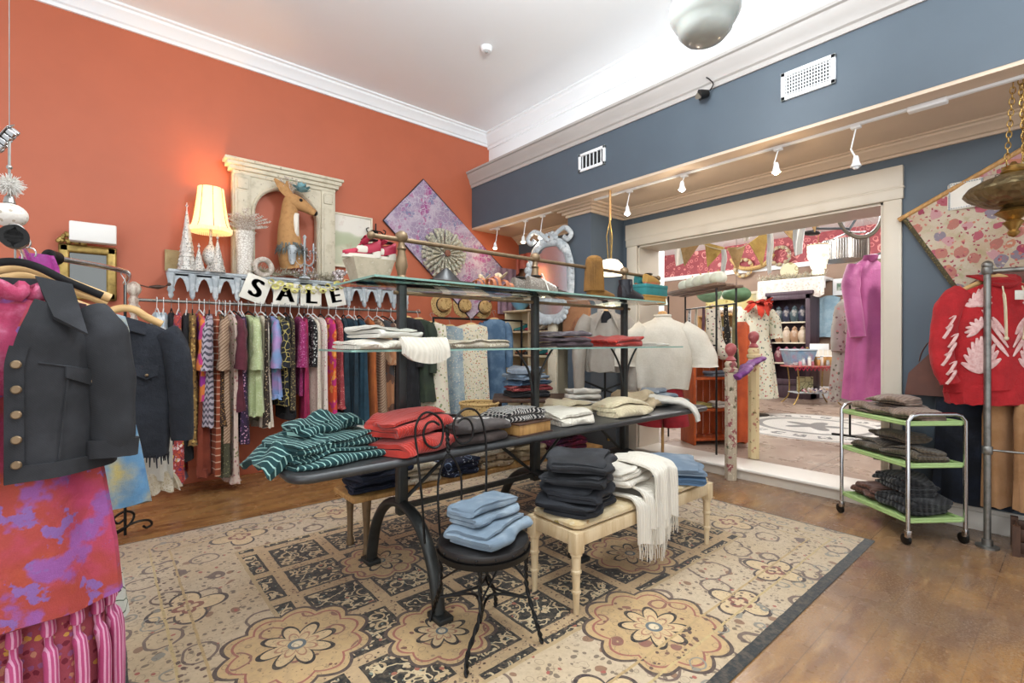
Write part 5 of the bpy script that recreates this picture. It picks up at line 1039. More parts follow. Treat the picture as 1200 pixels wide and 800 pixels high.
M_tanl = mat('tan_leather', '#b06a44', .5); M_tanl.mix(M_tanl.noise(20, 3).step(.45, .7)*.5, '#8a4a2e'); M_gryc = fab('grey_taupe_mesh', '#8a7f74', ('spot', '#b5aca0', 60, .3)); M_solew = mat('pale_rubber', '#d9d1c2', .7); M_brownl = mat('dark_brown_leather', '#3a2a24', .45); M_suede = fab('mustard_suede', '#94682e', ('noise', '#7a5424', 8, .5), weave=300); M_blk = mat('black_boot_leather', '#26262b', .35); M_blk.mix(M_blk.noise(9, 3).step(.5, .8)*.5, '#3c3f48')
for i, (dx, dy, a) in enumerate(((-.05, -.01, .5), (.045, .0, .35))):
    o = shoe('red_shoe', ('red suede shoe with bow, left one in the stone planter', 'red suede shoe with bow, right one in the stone planter')[i], (x+dx, 2.49+dy, GZ+.127), PI-a*.6, M_redsat, M_solew, .2, .075, .06, .03, None, group='red shoes in the planter')
    k = MB()
    for s in (-1, 1): k.tube(smooth_path([(0, 0, .08), (-.02, s*.03, .115), (-.03, s*.055, .1), (-.01, s*.03, .085), (0, 0, .08)], 5), [(.012, .004)]*21, 8); k.tube(smooth_path([(0, 0, .08), (.02, s*.02, .06), (.03, s*.04, .03)], 5), [(.008, .003)]*11, 8)
    k.build('bow', M_redsat, o); k = MB(); k.box(-.03, .03, -.041, .041, .022, .062, b=.012); k.build('strap', M_solew, o)
x = G(519); bh = thing('black_tray', 'flat black wooden tray on the top glass shelf in front of the page wreath', 'tray', (x, 2.38, GZ)); m = MB(); m.box(-.14, .14, -.08, .08, 0, .008, b=.002)
for a in ((-.14, -.13, -.08, .08), (.13, .14, -.08, .08), (-.14, .14, -.08, -.07), (-.14, .14, .07, .08)): m.box(*a, .006, .03, b=.002)
m.build('tray', M_brownl, bh)
hb = thing('black_beret', 'black peaked felt hat on the black tray', 'hat', (x, 2.38, GZ+.01)); m = MB(); m.lathe([(.11, 0), (.115, .012), (.09, .03), (.055, .06), (.02, .092), (.006, .1), (0, .1)], 28, sx=1.05, sy=.6, wob=lambda a, j: .05*sin(3*a)); m.build('crown', M_leather, hb); m = MB(); m.tube(arc((0, 0, .01), .118, 0, TAU, 32, 'xy', .068)[:-1], .006, 6, closed=True); m.build('brim_band', M_black, hb)
x = G(571)
for i in range(2):
    o = thing('tan_sandal', ('tan strappy sandal, nearer of the pair on the glass shelf', 'tan strappy sandal, further of the pair on the glass shelf')[i], 'sandal', (x+.02-.03*i, 2.3+.13*i, GZ), .1+.3*i, 'tan sandals'); k = MB(); k.prism(sole_out(.23, .08), 0, .02, 'z'); k.build('sole', M_tanl, o)
    for xx, h_ in ((.06, .045), (.02, .06), (-.05, .075), (-.09, .06)): k = MB(); k.tube(smooth_path([(xx, -.038, .018), (xx-.005, -.03, h_*.8), (xx-.01, 0, h_), (xx-.005, .03, h_*.8), (xx, .038, .018)], 4), [(.014, .003)]*17, 8, up=(0, 1, 0)); k.build('strap', M_tanl, o)
    k = MB(); k.tube(smooth_path([(-.02, 0, .065), (.0, -.03, .095), (.02, -.02, .1), (0, 0, .07), (.01, .03, .1), (-.02, .03, .09), (-.02, 0, .065)], 4), [(.01, .004)]*25, 6); k.build('bow', F_beige, o)
x = G(626); shoe('grey_sneaker', 'grey taupe sneaker with white laces on the top glass shelf', (x, 2.34, GZ), .0, M_gryc, M_solew, .27, .095, .1, 0, mat('white_laces', '#e9e5dc', .8))
shoe('grey_sneaker', 'grey taupe sneaker standing behind the laced one', (x-.03, 2.47, GZ), .12, M_gryc, M_solew, .27, .095, .1, 0, None)
x = G(655); shoe('brown_flat', 'dark brown flat shoe leaning between sneaker and fringed boot', (x+.02, 2.44, GZ), -.15, M_brownl, M_tanl, .25, .08, .055)
x = G(690); bt = thing('fringed_boot', 'mustard suede boot covered in long fringe on the top glass shelf', 'boot', (x+.04, 2.36, GZ), -.1)
m = MB(); foot(m, .26, .09, .09, .0); m.build('foot', M_suede, bt, loc=(.03, 0, .012)); m = MB(); m.lathe([(.045, .05), (.05, .1), (.055, .2), (.06, .29), (.05, .315), (.03, .325), (0, .328)], 20, c=(-.045, 0, 0)); m.build('shaft', M_suede, bt); m = MB()
for i in range(46): a = TAU*i/46; m.tube([(-.045+.057*cos(a), .057*sin(a), .3), (-.045+.068*cos(a), .068*sin(a), .2), (-.045+.075*cos(a), .072*sin(a), .06)], [(.005, .003)]*3, 5)
m.build('fringe', M_suede, bt); m = MB(); m.prism([(a*1.02+.03, b) for a, b in sole_out(.26, .09)], 0, .014, 'z'); m.build('sole', M_tanl, bt)
x = G(724); ab = thing('ankle_boot', 'black leather ankle boot in front of the glowing pendant lamp', 'boot', (x, 2.3, GZ), -.05)
m = MB(); foot(m, .27, .09, .095, .01); m.build('foot', M_blk, ab, loc=(.01, 0, .018)); m = MB(); Q = [(-.05, 0, .05), (-.055, 0, .11), (-.06, 0, .165)]; m.tube(Q, [(.046, .06), (.042, .058), (.045, .062)], 20, up=(1, 0, 0)); m.build('shaft', M_blk, ab); m = MB(); m.tube([(-.045, -.047, .07), (-.05, -.045, .12), (-.055, -.047, .16)], [(.02, .004)]*3, 8, up=(1, 0, 0)); m.build('elastic_gore', fab('grey_elastic', '#4a4a4e', ('str', '#2a2a2e', (1, 0, 0), .006, .5, 0)), ab); m = MB(); m.prism([(a*1.03+.01, b*1.05) for a, b in sole_out(.27, .09)], 0, .02, 'z'); m.box(-.12, -.05, -.035, .035, 0, .03, b=.005); m.build('sole', M_black, ab)
tag(bpy.data.objects['shelf'], None, None)
x = G(752); M_teal = mat('teal_card', '#2f7f80', .6); M_teal.mix(M_teal.noise(15, 4).step(.45, .7)*.4, '#25686a'); M_tancard = mat('tan_card', '#a8803f', .7)
tbx = thing('shoe_box', 'tan cardboard shoe box under the teal one on the glass shelf', 'box', (x, 2.38, GZ), .0); MB().box(-.16, .15, -.1, .1, 0, .05, b=.003).build('box', M_tancard, tbx); MB().box(-.163, .153, -.103, .103, .05, .064, b=.003).build('lid', M_tancard, tbx)
tbx = thing('shoe_box', 'teal shoe box at the right end of the top glass shelf', 'box', (x+.02, 2.38, GZ+.065), .0); MB().box(-.16, .15, -.1, .1, 0, .085, b=.003).build('box', M_teal, tbx); MB().box(-.163, .153, -.103, .103, .06, .09, b=.003).build('lid', M_teal, tbx)
for i in range(2): shoe('teal_shoe', ('tan and teal shoe on the teal box, nearer one', 'tan and teal shoe on the teal box, further one')[i], (x+.01+.02*i, 2.33+.1*i, GZ+.157), .1, (M_tancard, M_teal)[i], M_tanl, .24, .08, .07, .0, group='shoes on the teal box')
# lower glass shelf
def shelf_fold(px, y, w, d, t, n, mtl, lab, rz=0, cat='sweater', name='folded_sweater', z=0, **k): folded(name, lab, cat, mtl, (aty(px, 408, y).x, y, GZ2+z), w, d, t, n, rz, **k)
shelf_fold(441, 2.36, .36, .36, .026, 2, F_cable, 'white knit sweater, lower one at the left end of the lower glass shelf', .15, seed=101, amp=.014)
shelf_fold(450, 2.37, .3, .3, .028, 2, F_white, 'white sweater on top at the left end of the lower glass shelf', .3, seed=102, amp=.02, z=.055)
mb = MB(); mb.sheet(lambda u, v: (-.02+.3*u, -.225-.028*sin(PI*min(1, v*1.5)*.5)+.008*sin(u*9), .055-.13*v*(1-.35*abs(2*u-1.1)**2)), 16, 8, .02); mb.jit(.006, 9, 3)
o = mb.build('drooping_front', F_cable, bpy.data.objects[[ob.name for ob in bpy.data.objects if ob.get('label', '').startswith('white knit sweater, lower')][0]])
shelf_fold(548, 2.4, .42, .34, .016, 3, F_lace, 'thin white lace top folded in the middle of the lower glass shelf', .05, 'blouse', 'folded_blouse', seed=103, amp=.008)
F_plum = fab('plum_grey_knit', '#5a4a50', ('noise', '#48393f', 9, .5), weave=200); F_mauve = fab('grey_mauve_knit', '#7a7076', ('noise', '#665c62', 9, .5), weave=200)
for i, l in enumerate(('plum grey sweater at the bottom of the lower glass shelf stack', 'plum grey sweater in the middle of the lower glass shelf stack')): shelf_fold(658, 2.4, .36, .32, .018, 2, F_plum, l, 0, seed=104+i, z=.037*i)
shelf_fold(661, 2.4, .34, .3, .018, 2, F_mauve, 'grey mauve sweater on top of the stack on the lower glass shelf', .1, seed=107, z=.074)
shelf_fold(718, 2.38, .4, .34, .028, 3, F_red, 'red knit sweater crumpled on the right of the lower glass shelf', .1, seed=108, amp=.024)
shelf_fold(762, 2.38, .24, .3, .014, 2, F_white, 'thin white top at the right end of the lower glass shelf', .1, 'blouse', 'folded_blouse', seed=109, amp=.01)
# ---------------------------------------------------------------- right side: trolley
M_green = mat('green_enamel', '#a3bd7c', .4); M_green.mix(M_green.noise(8, 4).step(.5, .7)*.3, '#8ba564')
ax_ = math.atan2(.51, .39); tr = thing('tea_trolley', 'three tier green enamel tea trolley with chrome frame beside the opening', 'trolley', (4.41, .86, 0), ax_)
LX, LY = .3, .2                                            # local +x points away from the camera (to the left end)
for z in (.155, .52, .80):
    m = MB(); slab(m, -LX, LX, -LY, LY, z-.012, z+.004, .03, .005); 
    m.tube([(a*(LX-.03)+b*.03*0, 0, 0) for a, b in ()] or [(LX-.01, -LY+.01, z+.01), (LX-.01, LY-.01, z+.01), (-LX+.01, LY-.01, z+.01), (-LX+.01, -LY+.01, z+.01)], .012, 6, closed=True); m.build('tray', M_green, tr)
for sx in (-1, 1):
    m = MB(); P = [(sx*LX, -LY, .07), (sx*LX, -LY, .82), (sx*LX, -LY+.03, .855), (sx*LX, -LY+.07, .865), (sx*LX, LY-.07, .865), (sx*LX, LY-.03, .855), (sx*LX, LY, .82), (sx*LX, LY, .07)]; m.tube(P, .0125, 12); m.build('frame', M_chrome, tr)
    for sy in (-1, 1):
        m = MB(); m.box(sx*LX-.014, sx*LX+.014, sy*LY-.016, sy*LY+.016, .05, .1, b=.004); m.build('caster_fork', M_chrome, tr); m = MB(); m.lathe([(.0, -.012), (.03, -.012), (.036, -.008), (.036, .008), (.03, .012), (0, .012)], 20, Matrix.Translation((sx*LX+.015, sy*LY, .036)) @ Matrix.Rotation(R(90), 4, 'X')); m.build('wheel', M_black, tr)
def tl(lx, ly, z): return (4.42+cos(ax_)*lx-sin(ax_)*ly, .86+sin(ax_)*lx+cos(ax_)*ly, z)
K_taupe = knit('taupe_knit', '#8b7565', 50, (1, .2, 0), '#4a3a30', .35); K_ol = knit('olive_brown_knit', '#5d5040', 60, (1, .4, 0), '#2a221a', .4); K_br = knit('brown_knit', '#6a4334', 55, (1, 0, 0), '#301c14', .4); K_blk = knit('black_chunky_knit', '#17171a', 38, (.8, .6, 0), '#000000', .5, 1.0)
for l, mm_, lx, ly, z, w, d, t, n, a, s in (('taupe knit sweater at the left end of the top trolley tray', K_taupe, .13, .0, .81, .3, .28, .026, 2, .1, 120), ('taupe knit sweater in the middle of the top trolley tray', K_taupe, -.03, -.01, .812, .32, .26, .028, 2, -.05, 121), ('taupe knit sweater at the right end of the top trolley tray', K_taupe, -.18, .02, .812, .2, .27, .022, 2, .1, 122), ('taupe knit cardigan lying over the top tray pile', K_taupe, .02, .02, .872, .3, .22, .022, 2, .2, 123),
  ('olive brown knit at the left of the middle trolley tray', K_ol, .14, 0, .53, .28, .28, .034, 2, .0, 124), ('olive brown knit at the right of the middle trolley tray', K_ol, -.12, 0, .53, .3, .26, .032, 2, .1, 125), ('olive brown knit draped over the middle tray pile', K_ol, .02, -.02, .602, .34, .24, .026, 2, -.1, 126),
  ('brown knit folded at the left of the bottom trolley tray', K_br, .18, 0, .165, .22, .28, .036, 2, .0, 127), ('black chunky knit, lower one on the bottom trolley tray', K_blk, -.1, 0, .165, .34, .3, .042, 2, .05, 128), ('black chunky knit, upper one on the bottom trolley tray', K_blk, -.08, .01, .252, .3, .27, .042, 2, -.1, 129)):
    zq = max(q for q in (.161, .526, .806) if q < z+.02)
    folded('folded_sweater', l, 'sweater', mm_, tl(lx, ly, zq+(z-zq)*1.4), w, d, t*1.38, n, ax_+a, seed=s, amp=.02, shrink=.006)
# pole rack with hoodie
pr = thing('pipe_garment_rack', 'galvanised pipe garment rack in the right corner by the trolley', 'garment rack', (4.43, .4, 0))
m = MB(); m.rod((0, 0, .02), (0, 0, 1.84), .0185, 16); m.build('upright', M_galv, pr); m = MB(); m.ball((0, 0, 1.85), .03, 16, 10); m.lathe([(.024, 1.79), (.03, 1.8), (.03, 1.83), (.024, 1.84)], 16); m.rod((-.03*0, 0, 1.81), (.05, -.03, 1.81), .02, 12); m.build('elbow_joint', M_galv, pr)
m = MB(); m.lathe([(.06, 0), (.06, .012), (.028, .016), (.028, .05), (.02, .055)], 18); m.build('flange', M_galv, pr); m = MB(); m.rod((0, 0, 1.81), (.18, -1.0, 1.81), .016, 12); m.build('rail', M_galv, pr)
m = MB(); m.lathe([(.023, .61), (.027, .615), (.027, .66), (.023, .665)], 14); m.rod((0, 0, .64), (.2, -1.0, .64), .007, 8); m.rod((.18, -1.0, 0), (.18, -1.0, 1.84), .0185, 12); m.build('cross_bar', M_galv, pr)
F_hood = fab('red_sweat_knit', '#b3181f', ('noise', '#9c1118', 8, .5), weave=260, bump=.35); F_print = fab('pink_white_flock', '#e2bcb6', ('noise', '#d09a96', 40, .5), weave=200)
ho = thing('printed_hoodie', 'red hoodie printed with pale coral and shell shapes on the pipe rack', 'hoodie', (4.6, .375, 0), -.86+PI/2*0)
# local x to the viewer's right, -y towards the camera
def hf(u, v, g=0):            # front surface, u -1..1 across, v 0..1 down
    z = 1.765-.03*abs(u)-.05*u*u*(1-v)-.73*v; w = (.2+.09*min(1, v*4))*(1+.05*v-.06*max(0, v-.9)*10*.3); y = -(.1+g)*math.sqrt(max(0, 1-min(1, abs(u))**2.6))*(.6+.4*min(1, v*3))-.012*sin(u*8+v*3)*v
    return Vector((u*w, y, z))
m = MB(); m.sheet(lambda a, b: hf(2*a-1, b), 30, 26, .014); m.build('front', F_hood, ho); m = MB(); m.sheet(lambda a, b: (lambda p: (p.x, -p.y*.7, p.z+.0))(hf(2*a-1, b)), 24, 20, .014); m.build('back', F_hood, ho)
m = MB(); garm(m, [(1.06, .29, .1), (1.0, .295, .105), (.93, .285, .1)], 48, 13, .012, 3); m.build('ruffled_hem', F_hood, ho)
m = MB(); m.sheet(lambda u, v: (.15*cos(PI*(1-u))*(1-.25*v), -.03-.085*sin(PI*u)*(v*.6+.2)+.07*(1-v), 1.80-.10*sin(PI*u)*v*.7-.02*v), 18, 8, .014); m.build('hood', F_hood, ho)
for s in (-1, 1):
    m = MB(); sleeve(m, [(s*.2, .0, 1.67), (s*.29, -.02, 1.58), (s*.345, -.04, 1.38), (s*.36, -.07, 1.2), (s*.33, -.09, 1.07)], [(.06, .08), (.066, .088), (.06, .078), (.055, .07), (.05, .06)], 4, 16, .01); sl = m.build('sleeve', F_hood, ho)
    m = MB(); r_ = random.Random(3)
    for i in range(7):
        z = 1.5-.06*i; x = s*(.325+.02*sin(i*2)+.012*i*.5); m.tube(smooth_path([(x-.03, -.118-.006*i, z), (x, -.125-.007*i, z+.02), (x+.02*s, -.12-.007*i, z-.03), (x+.035*s, -.105-.006*i, z-.07)], 4), [(.009, .003)]*13, 6)
    m.build('sleeve_print', F_print, sl)
    m = MB(); P = smooth_path([(s*.055, -.13, 1.71), (s*.06, -.155, 1.6), (s*.055, -.155, 1.47), (s*.05, -.15, 1.38)], 5); m.tube(P, [(.012, .005) if i > 2 else (.005, .004) for i in range(len(P))], 8); m.ball((s*.05, -.152, 1.37), .013); m.build('drawstring', F_cream, ho)
m = MB()
def leaf(u0, v0, u1, v1, w, g=.012):
    P = [hf(u0+(u1-u0)*t, v0+(v1-v0)*t, .0) for t in [i/8 for i in range(9)]]; P = [Vector((p.x, p.y-g, p.z)) for p in P]; m.tube(P, [(max(.003, w*sin(PI*(.08+.84*t/8))**.8), .0035) for t in range(9)], 8, up=(0, -1, 0))
for s in (-1, 1):
    for i in range(9): a = R(20+i*20); leaf(s*.62, .2, s*.62+.3*cos(a)*s*1.0, .2-.17*abs(sin(a))-.0, .017)        # upper fans
    for i in range(11):                                                          # shells
        a = R(-70+i*14); leaf(s*.52, .83, s*.52+.36*sin(a), .83-.34*cos(a), .021)
    for i in range(7): a = R(-30+i*25); leaf(s*.55, .42, s*.55+.26*cos(a)*s, .42-.11*sin(a), .015)
    leaf(s*.05, .62, s*.5, .25, .014); leaf(s*.05, .7, s*.4, .45, .014); leaf(s*.1, .5, s*.32, .33, .016)
m.build('coral_print', F_print, ho); m = MB(); m.box(.0, .05, -.15, -.147, 1.62, 1.68, b=.001); m.build('hang_tag', F_white, ho)
hanger('pale wooden hanger inside the red hoodie', (4.605, .37, 1.86), -.86, M_hwood, .2, .07, r=.014)
# tan trousers and dark clothes behind
F_camel = fab('camel_wool', '#a87c54', ('noise', '#94693f', 7, .5)); F_navyb = fab('blue_black_cloth', '#161a24', ('noise', '#20283a', 7, .5)); M_cogn = mat('cognac_leather', '#5c3527', .45); M_cogn.mix(M_cogn.noise(7, 4).step(.4, .7)*.5, '#7a4632')
for i, (dx, dy) in enumerate(((.0, .1), (.03, -.04), (.06, -.18), (.09, -.32))):
    simple('camel_trousers', ('camel trousers hanging below the red hoodie, nearest the pole', 'camel trousers hanging second from the pole', 'camel trousers hanging third from the pole', 'camel trousers hanging furthest from the pole')[i], 'trousers', F_camel, (4.62+dx, .26+dy, .94), [(0, .1, .04), (-.1, .11, .045), (-.4, .1, .04), (-.7, .1, .045)], -.6, 140+i, 5, .012, group='camel trousers')
simple('dark_coat', 'blue black long coat behind the red hoodie and trolley', 'coat', F_navyb, (4.71, .5, 1.15), [(0, .12, .04), (-.05, .2, .05), (-.5, .2, .05), (-.95, .22, .055)], PI/2+.1, 150)
simple('dark_coat', 'black long coat behind the camel trousers', 'coat', P_['black'], (4.72, .2, 1.6), [(0, .12, .03), (-.05, .22, .04), (-.5, .24, .04), (-1.2, .26, .05)], PI/2, 151)
lj = thing('leather_jacket', 'brown leather jacket on a hanger behind the red hoodie', 'jacket', (4.745, .3, 1.84), PI/2); m = MB(); garm(m, [(0, .05, .02), (-.03, .16, .025), (-.08, .22, .03), (-.5, .22, .03)], 30, 5, .01, 2); m.build('body', M_cogn, lj); hanger('dark hanger holding the leather jacket on the pipe rack', (4.745, .3, 1.87), PI/2, M_dkwood, .2, .06)
bg = thing('leather_bag', 'brown leather bag hanging between the trolley and the red hoodie', 'bag', (4.69, .7, .95), .1+PI/2); m = MB(); m.prism([(-.17, 0), (.17, 0), (.15, .16), (.03, .31), (-.06, .29), (-.16, .16)], -.04, .04, 'y'); m.jit(.004, 9); m.build('body', M_cogn, bg); m = MB(); m.prism([(-.165, .16), (.155, .16), (.03, .315), (-.06, .3)], -.048, -.041, 'y'); m.build('flap', M_cogn, bg); m = MB(); m.tube(smooth_path([(-.13, 0, .22), (-.06, 0, .34), (.02, 0, .4), (.07, 0, .33), (.09, 0, .25)], 5), [(.012, .004)]*21, 6); m.build('strap', M_cogn, bg)
db = thing('dark_crate', 'dark wooden crate on the floor at the right edge under the trousers', 'crate', (4.52, .12, 0), .1); m = MB(); m.box(-.12, .12, -.16, .16, 0, .02)
for a in ((-.12, -.105, -.16, .16), (.105, .12, -.16, .16), (-.105, .105, -.16, -.145), (-.105, .105, .145, .16)):
    for z in (.02, .1): m.box(*a, z, z+.07, b=.003)
m.build('body', M_dkwood, db); m = MB()
for sx in (-1, 1):
    for sy in (-1, 1): m = MB(); m.box(sx*.118-.018, sx*.118+.018, sy*.158-.018, sy*.158+.018, 0, .19); m.build('corner_post', M_dkwood, db)
# floral tapestry on its pole
F_tap = fab('rose_tapestry', '#cdbfa9', ('noise', '#c2a98c', 5, .5), ('noise', '#a8a074', 11, .6), ('cells', ['#b4606c', '#c9866c', '#a84a62', '#c9989a', '#8f848f', '#b8786c'], 9.5, .43), ('cells', ['#d9aaa4', '#a04a58', '#c9786c', '#cdbfa9', '#b8606c'], 30, .3), warp=.07)
q = [atx(a, b, 4.75) for a, b in ((1060, 256), (1290, 125))]; d0 = (q[1]-q[0]).normalized(); dn = d0.cross(Vector((1, 0, 0))); dn = dn if dn.z < 0 else -dn; LT = 1.25
tp = thing('rose_tapestry', 'cream tapestry with pink roses hung slanting from a wooden pole on the right wall', 'tapestry', q[0]); m = MB(); m.sheet(lambda u, v: tuple(d0*(LT*u)+dn*(1.25*v)+Vector((-.012-.008*sin(u*11+v*4)*v, 0, 0))), 26, 26, .008); m.build('cloth', F_tap, tp)
m = MB(); m.rod(-d0*.04+Vector((-.012, 0, .01)), d0*(LT+.05)+Vector((-.012, 0, .01)), .018, 12); m.build('pole', M_wood, tp); m = MB(); m.tube([dn*(1.25*t)+Vector((-.014-.008*sin(t*4)*t, 0, 0)) for t in [i/16 for i in range(17)]], [(.016, .006)]*17, 8, up=(1, 0, 0)); m.build('border', fab('olive_border', '#4e4630', ('spot', '#8a7a48', 60, .3)), tp)
# enamel letter holder and brass lamp
p = atx(1132, 228, 4.735); eb = thing('enamel_panel', 'white enamel panel with a decorated rim in front of the rose tapestry', 'panel', p, (0, R(2), -.12)); m = MB(); slab(m, -.1, .1, -.1, .1, 0, .014, .02, .004, M=Matrix.Rotation(R(-90), 4, 'Y')); m.build('panel', mat('white_enamel', '#e9e5dc', .3), eb)
m = MB(); 
for s in (-1, 1):
    for i in range(14): m.ball((-.016, s*.088, -.09+.0138*i), .007, 6, 4); m.ball((-.016, -.09+.0138*i, s*.088), .005, 6, 4)
m.build('beaded_rim', M_silver, eb); m = MB(); m.tube([(-.01, -.1, .0), (-.02, -.16, .0), (-.01, -.24, .0)], [(.03, .1), (.05, .1), (.04, .09)], 16, up=(0, 0, 1)); m.build('patterned_pouch', fab('leopard_print', '#c9b8a8', ('ring', '#33262a', 34, .3, .08)), eb)
p = atd(1187, 228, 2.88); bl = thing('brass_hanging_lamp', 'pierced antique brass hanging lamp on gilt chains at the upper right', 'lamp', (4.14, .262, 2.24))
M_pbr = metalm('pierced_brass', '#8d7d5c', .35, .85, .5); M_pbr.bump(M_pbr.vor(30), .8, .01)
m = MB(); m.lathe([(.0, -.1), (.05, -.095), (.13, -.07), (.2, -.025), (.225, .01), (.2, .045), (.14, .08), (.07, .105), (.05, .11)], 40, wob=lambda a, j: .015*cos(16*a)); m.build('bowl', M_pbr, bl)
m = MB(); m.lathe([(.05, .11), (.06, .12), (.05, .135), (.055, .15), (.02, .165), (.01, .18)], 24); m.build('crown', M_brass, bl); m = MB(); m.lathe([(.0, -.27), (.02, -.26), (.03, -.24), (.02, -.225), (.035, -.2), (.05, -.18), (.03, -.165), (.06, -.14), (.085, -.12), (.06, -.1), (.03, -.09)], 24); m.build('finial', M_brass, bl)
for j_, (x0, y0, x1, y1, z0, z1) in enumerate(((.0, .03, .0, .0, .17, .655), (.05, -.04, .0, -.05, .16, .655), (-.05, -.05, -.02, -.03, .16, .655))):
    m = MB(); N = 15
    for i in range(N):
        t = (i+.5)/N; c_ = Vector((x0+(x1-x0)*t, y0+(y1-y0)*t, z0+(z1-z0)*t)); a = (i % 2)*PI/2+j_; m.tube([(c_.x+.012*cos(b)*cos(a), c_.y+.012*cos(b)*sin(a), c_.z+.021*sin(b)) for b in [TAU*k/12 for k in range(12)]], .0034, 5, closed=True)
    m.build('chain', M_brass, bl)
# ---------------------------------------------------------------- lights and fittings of the front room
def yat(px, x): r = ray(px); return x/r[0]*r[1]
tk = thing('lighting_track', 'white lighting track fixed along the underside of the blue beam', 'track', (4.1, 2.6, 2.905)); m = MB(); m.box(-.016, .016, -3.4, 2.7, -.018, 0, b=.003); m.build('rail', M_white, tk)
m = MB(); m.box(-.03, .03, -2.05, -1.85, -.035, -.001, b=.005); m.build('feed_box', M_white, tk)
M_bulb = mat('lit_bulb', '#ffffff', .4); M_bulb.b.inputs['Emission Color'].default_value = lin('#ffe2b0'); M_bulb.b.inputs['Emission Strength'].default_value = 18
M_bulbw = mat('lit_cool_bulb', '#ffffff', .4); M_bulbw.b.inputs['Emission Color'].default_value = lin('#f4f6ff'); M_bulbw.b.inputs['Emission Strength'].default_value = 18
for px, py, warm, lit, lab in ((583, 291, 1, 1, 'small white track spotlight nearest the terracotta wall'), (616, 284, 1, 1, 'white track spotlight second from the terracotta wall'), (636, 279, 0, 1, 'white track spotlight third from the terracotta wall, left of the pillar'), (738, 251, 0, 1, 'cool white track spotlight in front of the left end of the opening'), (802, 223, 0, 1, 'white track spotlight turned up, second over the opening'), (912, 203, 1, 1, 'warm glowing track spotlight over the middle of the opening'), (1003, 195, 0, 0, 'unlit white track spotlight over the right end of the opening')):
    y = yat(px, 4.1); zb = atx(px, py, 4.1).z; L = 2.887-zb; sw = -.04 if lit else .0
    o = thing('track_spotlight', lab, 'spotlight', (4.1, y, 2.887), 0, None); m = MB(); m.box(-.02, .02, -.03, .03, -.02, 0, b=.004); m.rod((0, 0, -.015), (0, .03, -L*.55), .005, 8); m.rod((0, .03, -L*.55), (sw, 0, -L+.06), .006, 8); m.build('stem', M_white, o)
    m = MB(); m.lathe([(.012, .075), (.018, .06), (.022, .03), (.034, .0), (.03, -.004), (.018, .02)], 16, c=(sw, 0, -L)); m.build('head', M_white, o); m = MB(); m.ball((sw, 0, -L-.004), .022, 14, 8, sz=.8); m.build('bulb', (M_bulb if warm else M_bulbw) if lit else M_white, o)
    if lit: point('track_bulb_light', (sw-.03, 0, -L-.06), 2.2, (1, .72, .42) if warm else (1, .86, .68), .02, o)
# air vents on the beam
for (a, b, lab, nb, nh) in (((679, 178), (710, 196), 'small white air vent on the blue beam, left one', 6, 0), ((916, 85), (980, 97), 'large white grid air vent on the blue beam, right one', 16, 6)):
    y0, y1 = yat(b[0], XS), yat(a[0], XS); c0 = (3.17 if nh == 0 else 3.2); 
    q = [atx(px_, py_, XS).z for px_, py_ in (((679, 182), (679, 203)) if nh == 0 else ((916, 88), (916, 120)))]; z1, z0 = q
    o = thing('air_vent', lab, 'vent', (XS, (y0+y1)/2, (z0+z1)/2)); w_, h_ = (y1-y0)/2, (z1-z0)/2; m = MB(); f = .03
    for s in ((-w_, w_, h_-f, h_), (-w_, w_, -h_, -h_+f), (-w_, -w_+f, -h_, h_), (w_-f, w_, -h_, h_)): m.box(-.02, .001, *s, b=.003)
    m.build('frame', M_white, o); MB().box(-.004, .0, -w_+f, w_-f, -h_+f, h_-f).build('dark_backing', mat('vent_dark', '#161618', .8), o)
    m = MB(); mm = nb
    for i in range(mm): yy = -w_+f+(2*w_-2*f)*(i+.5)/mm; m.box(-.016, -.004, yy-.003, yy+.003, -h_+f, h_-f)
    for i in range(nh): zz_ = -h_+f+(2*h_-2*f)*(i+.5)/nh; m.box(-.014, -.006, -w_+f, w_-f, zz_-.0028, zz_+.0028)
    m.build('louvres', M_white, o)
p = atx(825, 107, 3.84); o = thing('flood_lamp', 'small black spot lamp clipped under the cornice of the beam', 'lamp', (3.9, p.y, p.z)); m = MB(); m.tube([(.0, 0, .0), (-.05, .03, -.012), (-.06, .04, -.016)], [.03, .042, .045], 16); m.build('housing', M_black, o); m = MB(); m.lathe([(0, 0), (.038, .002)], 16, Matrix.Translation((-.061, .041, -.016)) @ Matrix.Rotation(R(-75), 4, 'Y')); m.build('lens', mat('lens_glass', '#6b6256', .15), o); m = MB(); m.tube(smooth_path([(0, -.02, .02), (-.02, -.06, .05), (-.03, -.03, .1), (-.02, 0, .13)], 5), .005, 6); m.build('cord', M_black, o)
p = atd(570, 59, 566*2.9/341); o = thing('smoke_detector', 'small round white smoke detector on the ceiling', 'detector', (p.x, p.y, ZC)); m = MB(); m.lathe([(.0, -.045), (.045, -.042), (.055, -.025), (.06, -.001)], 24); m.build('body', M_white, o); m = MB(); m.lathe([(.0, -.055), (.015, -.052), (.018, -.044)], 16); m.build('sensor', mat('grey_plastic', '#a9a9a8', .5), o)
p = atd(826, 12, 2.75); gl = thing('schoolhouse_pendant', 'milky grey glass globe pendant hanging from the ceiling at the top', 'lamp', (p.x, p.y, p.z)); M_milk = mat('milky_glass', '#a5a8a2', .18); M_milk.b.inputs['Subsurface Weight'].default_value = .15
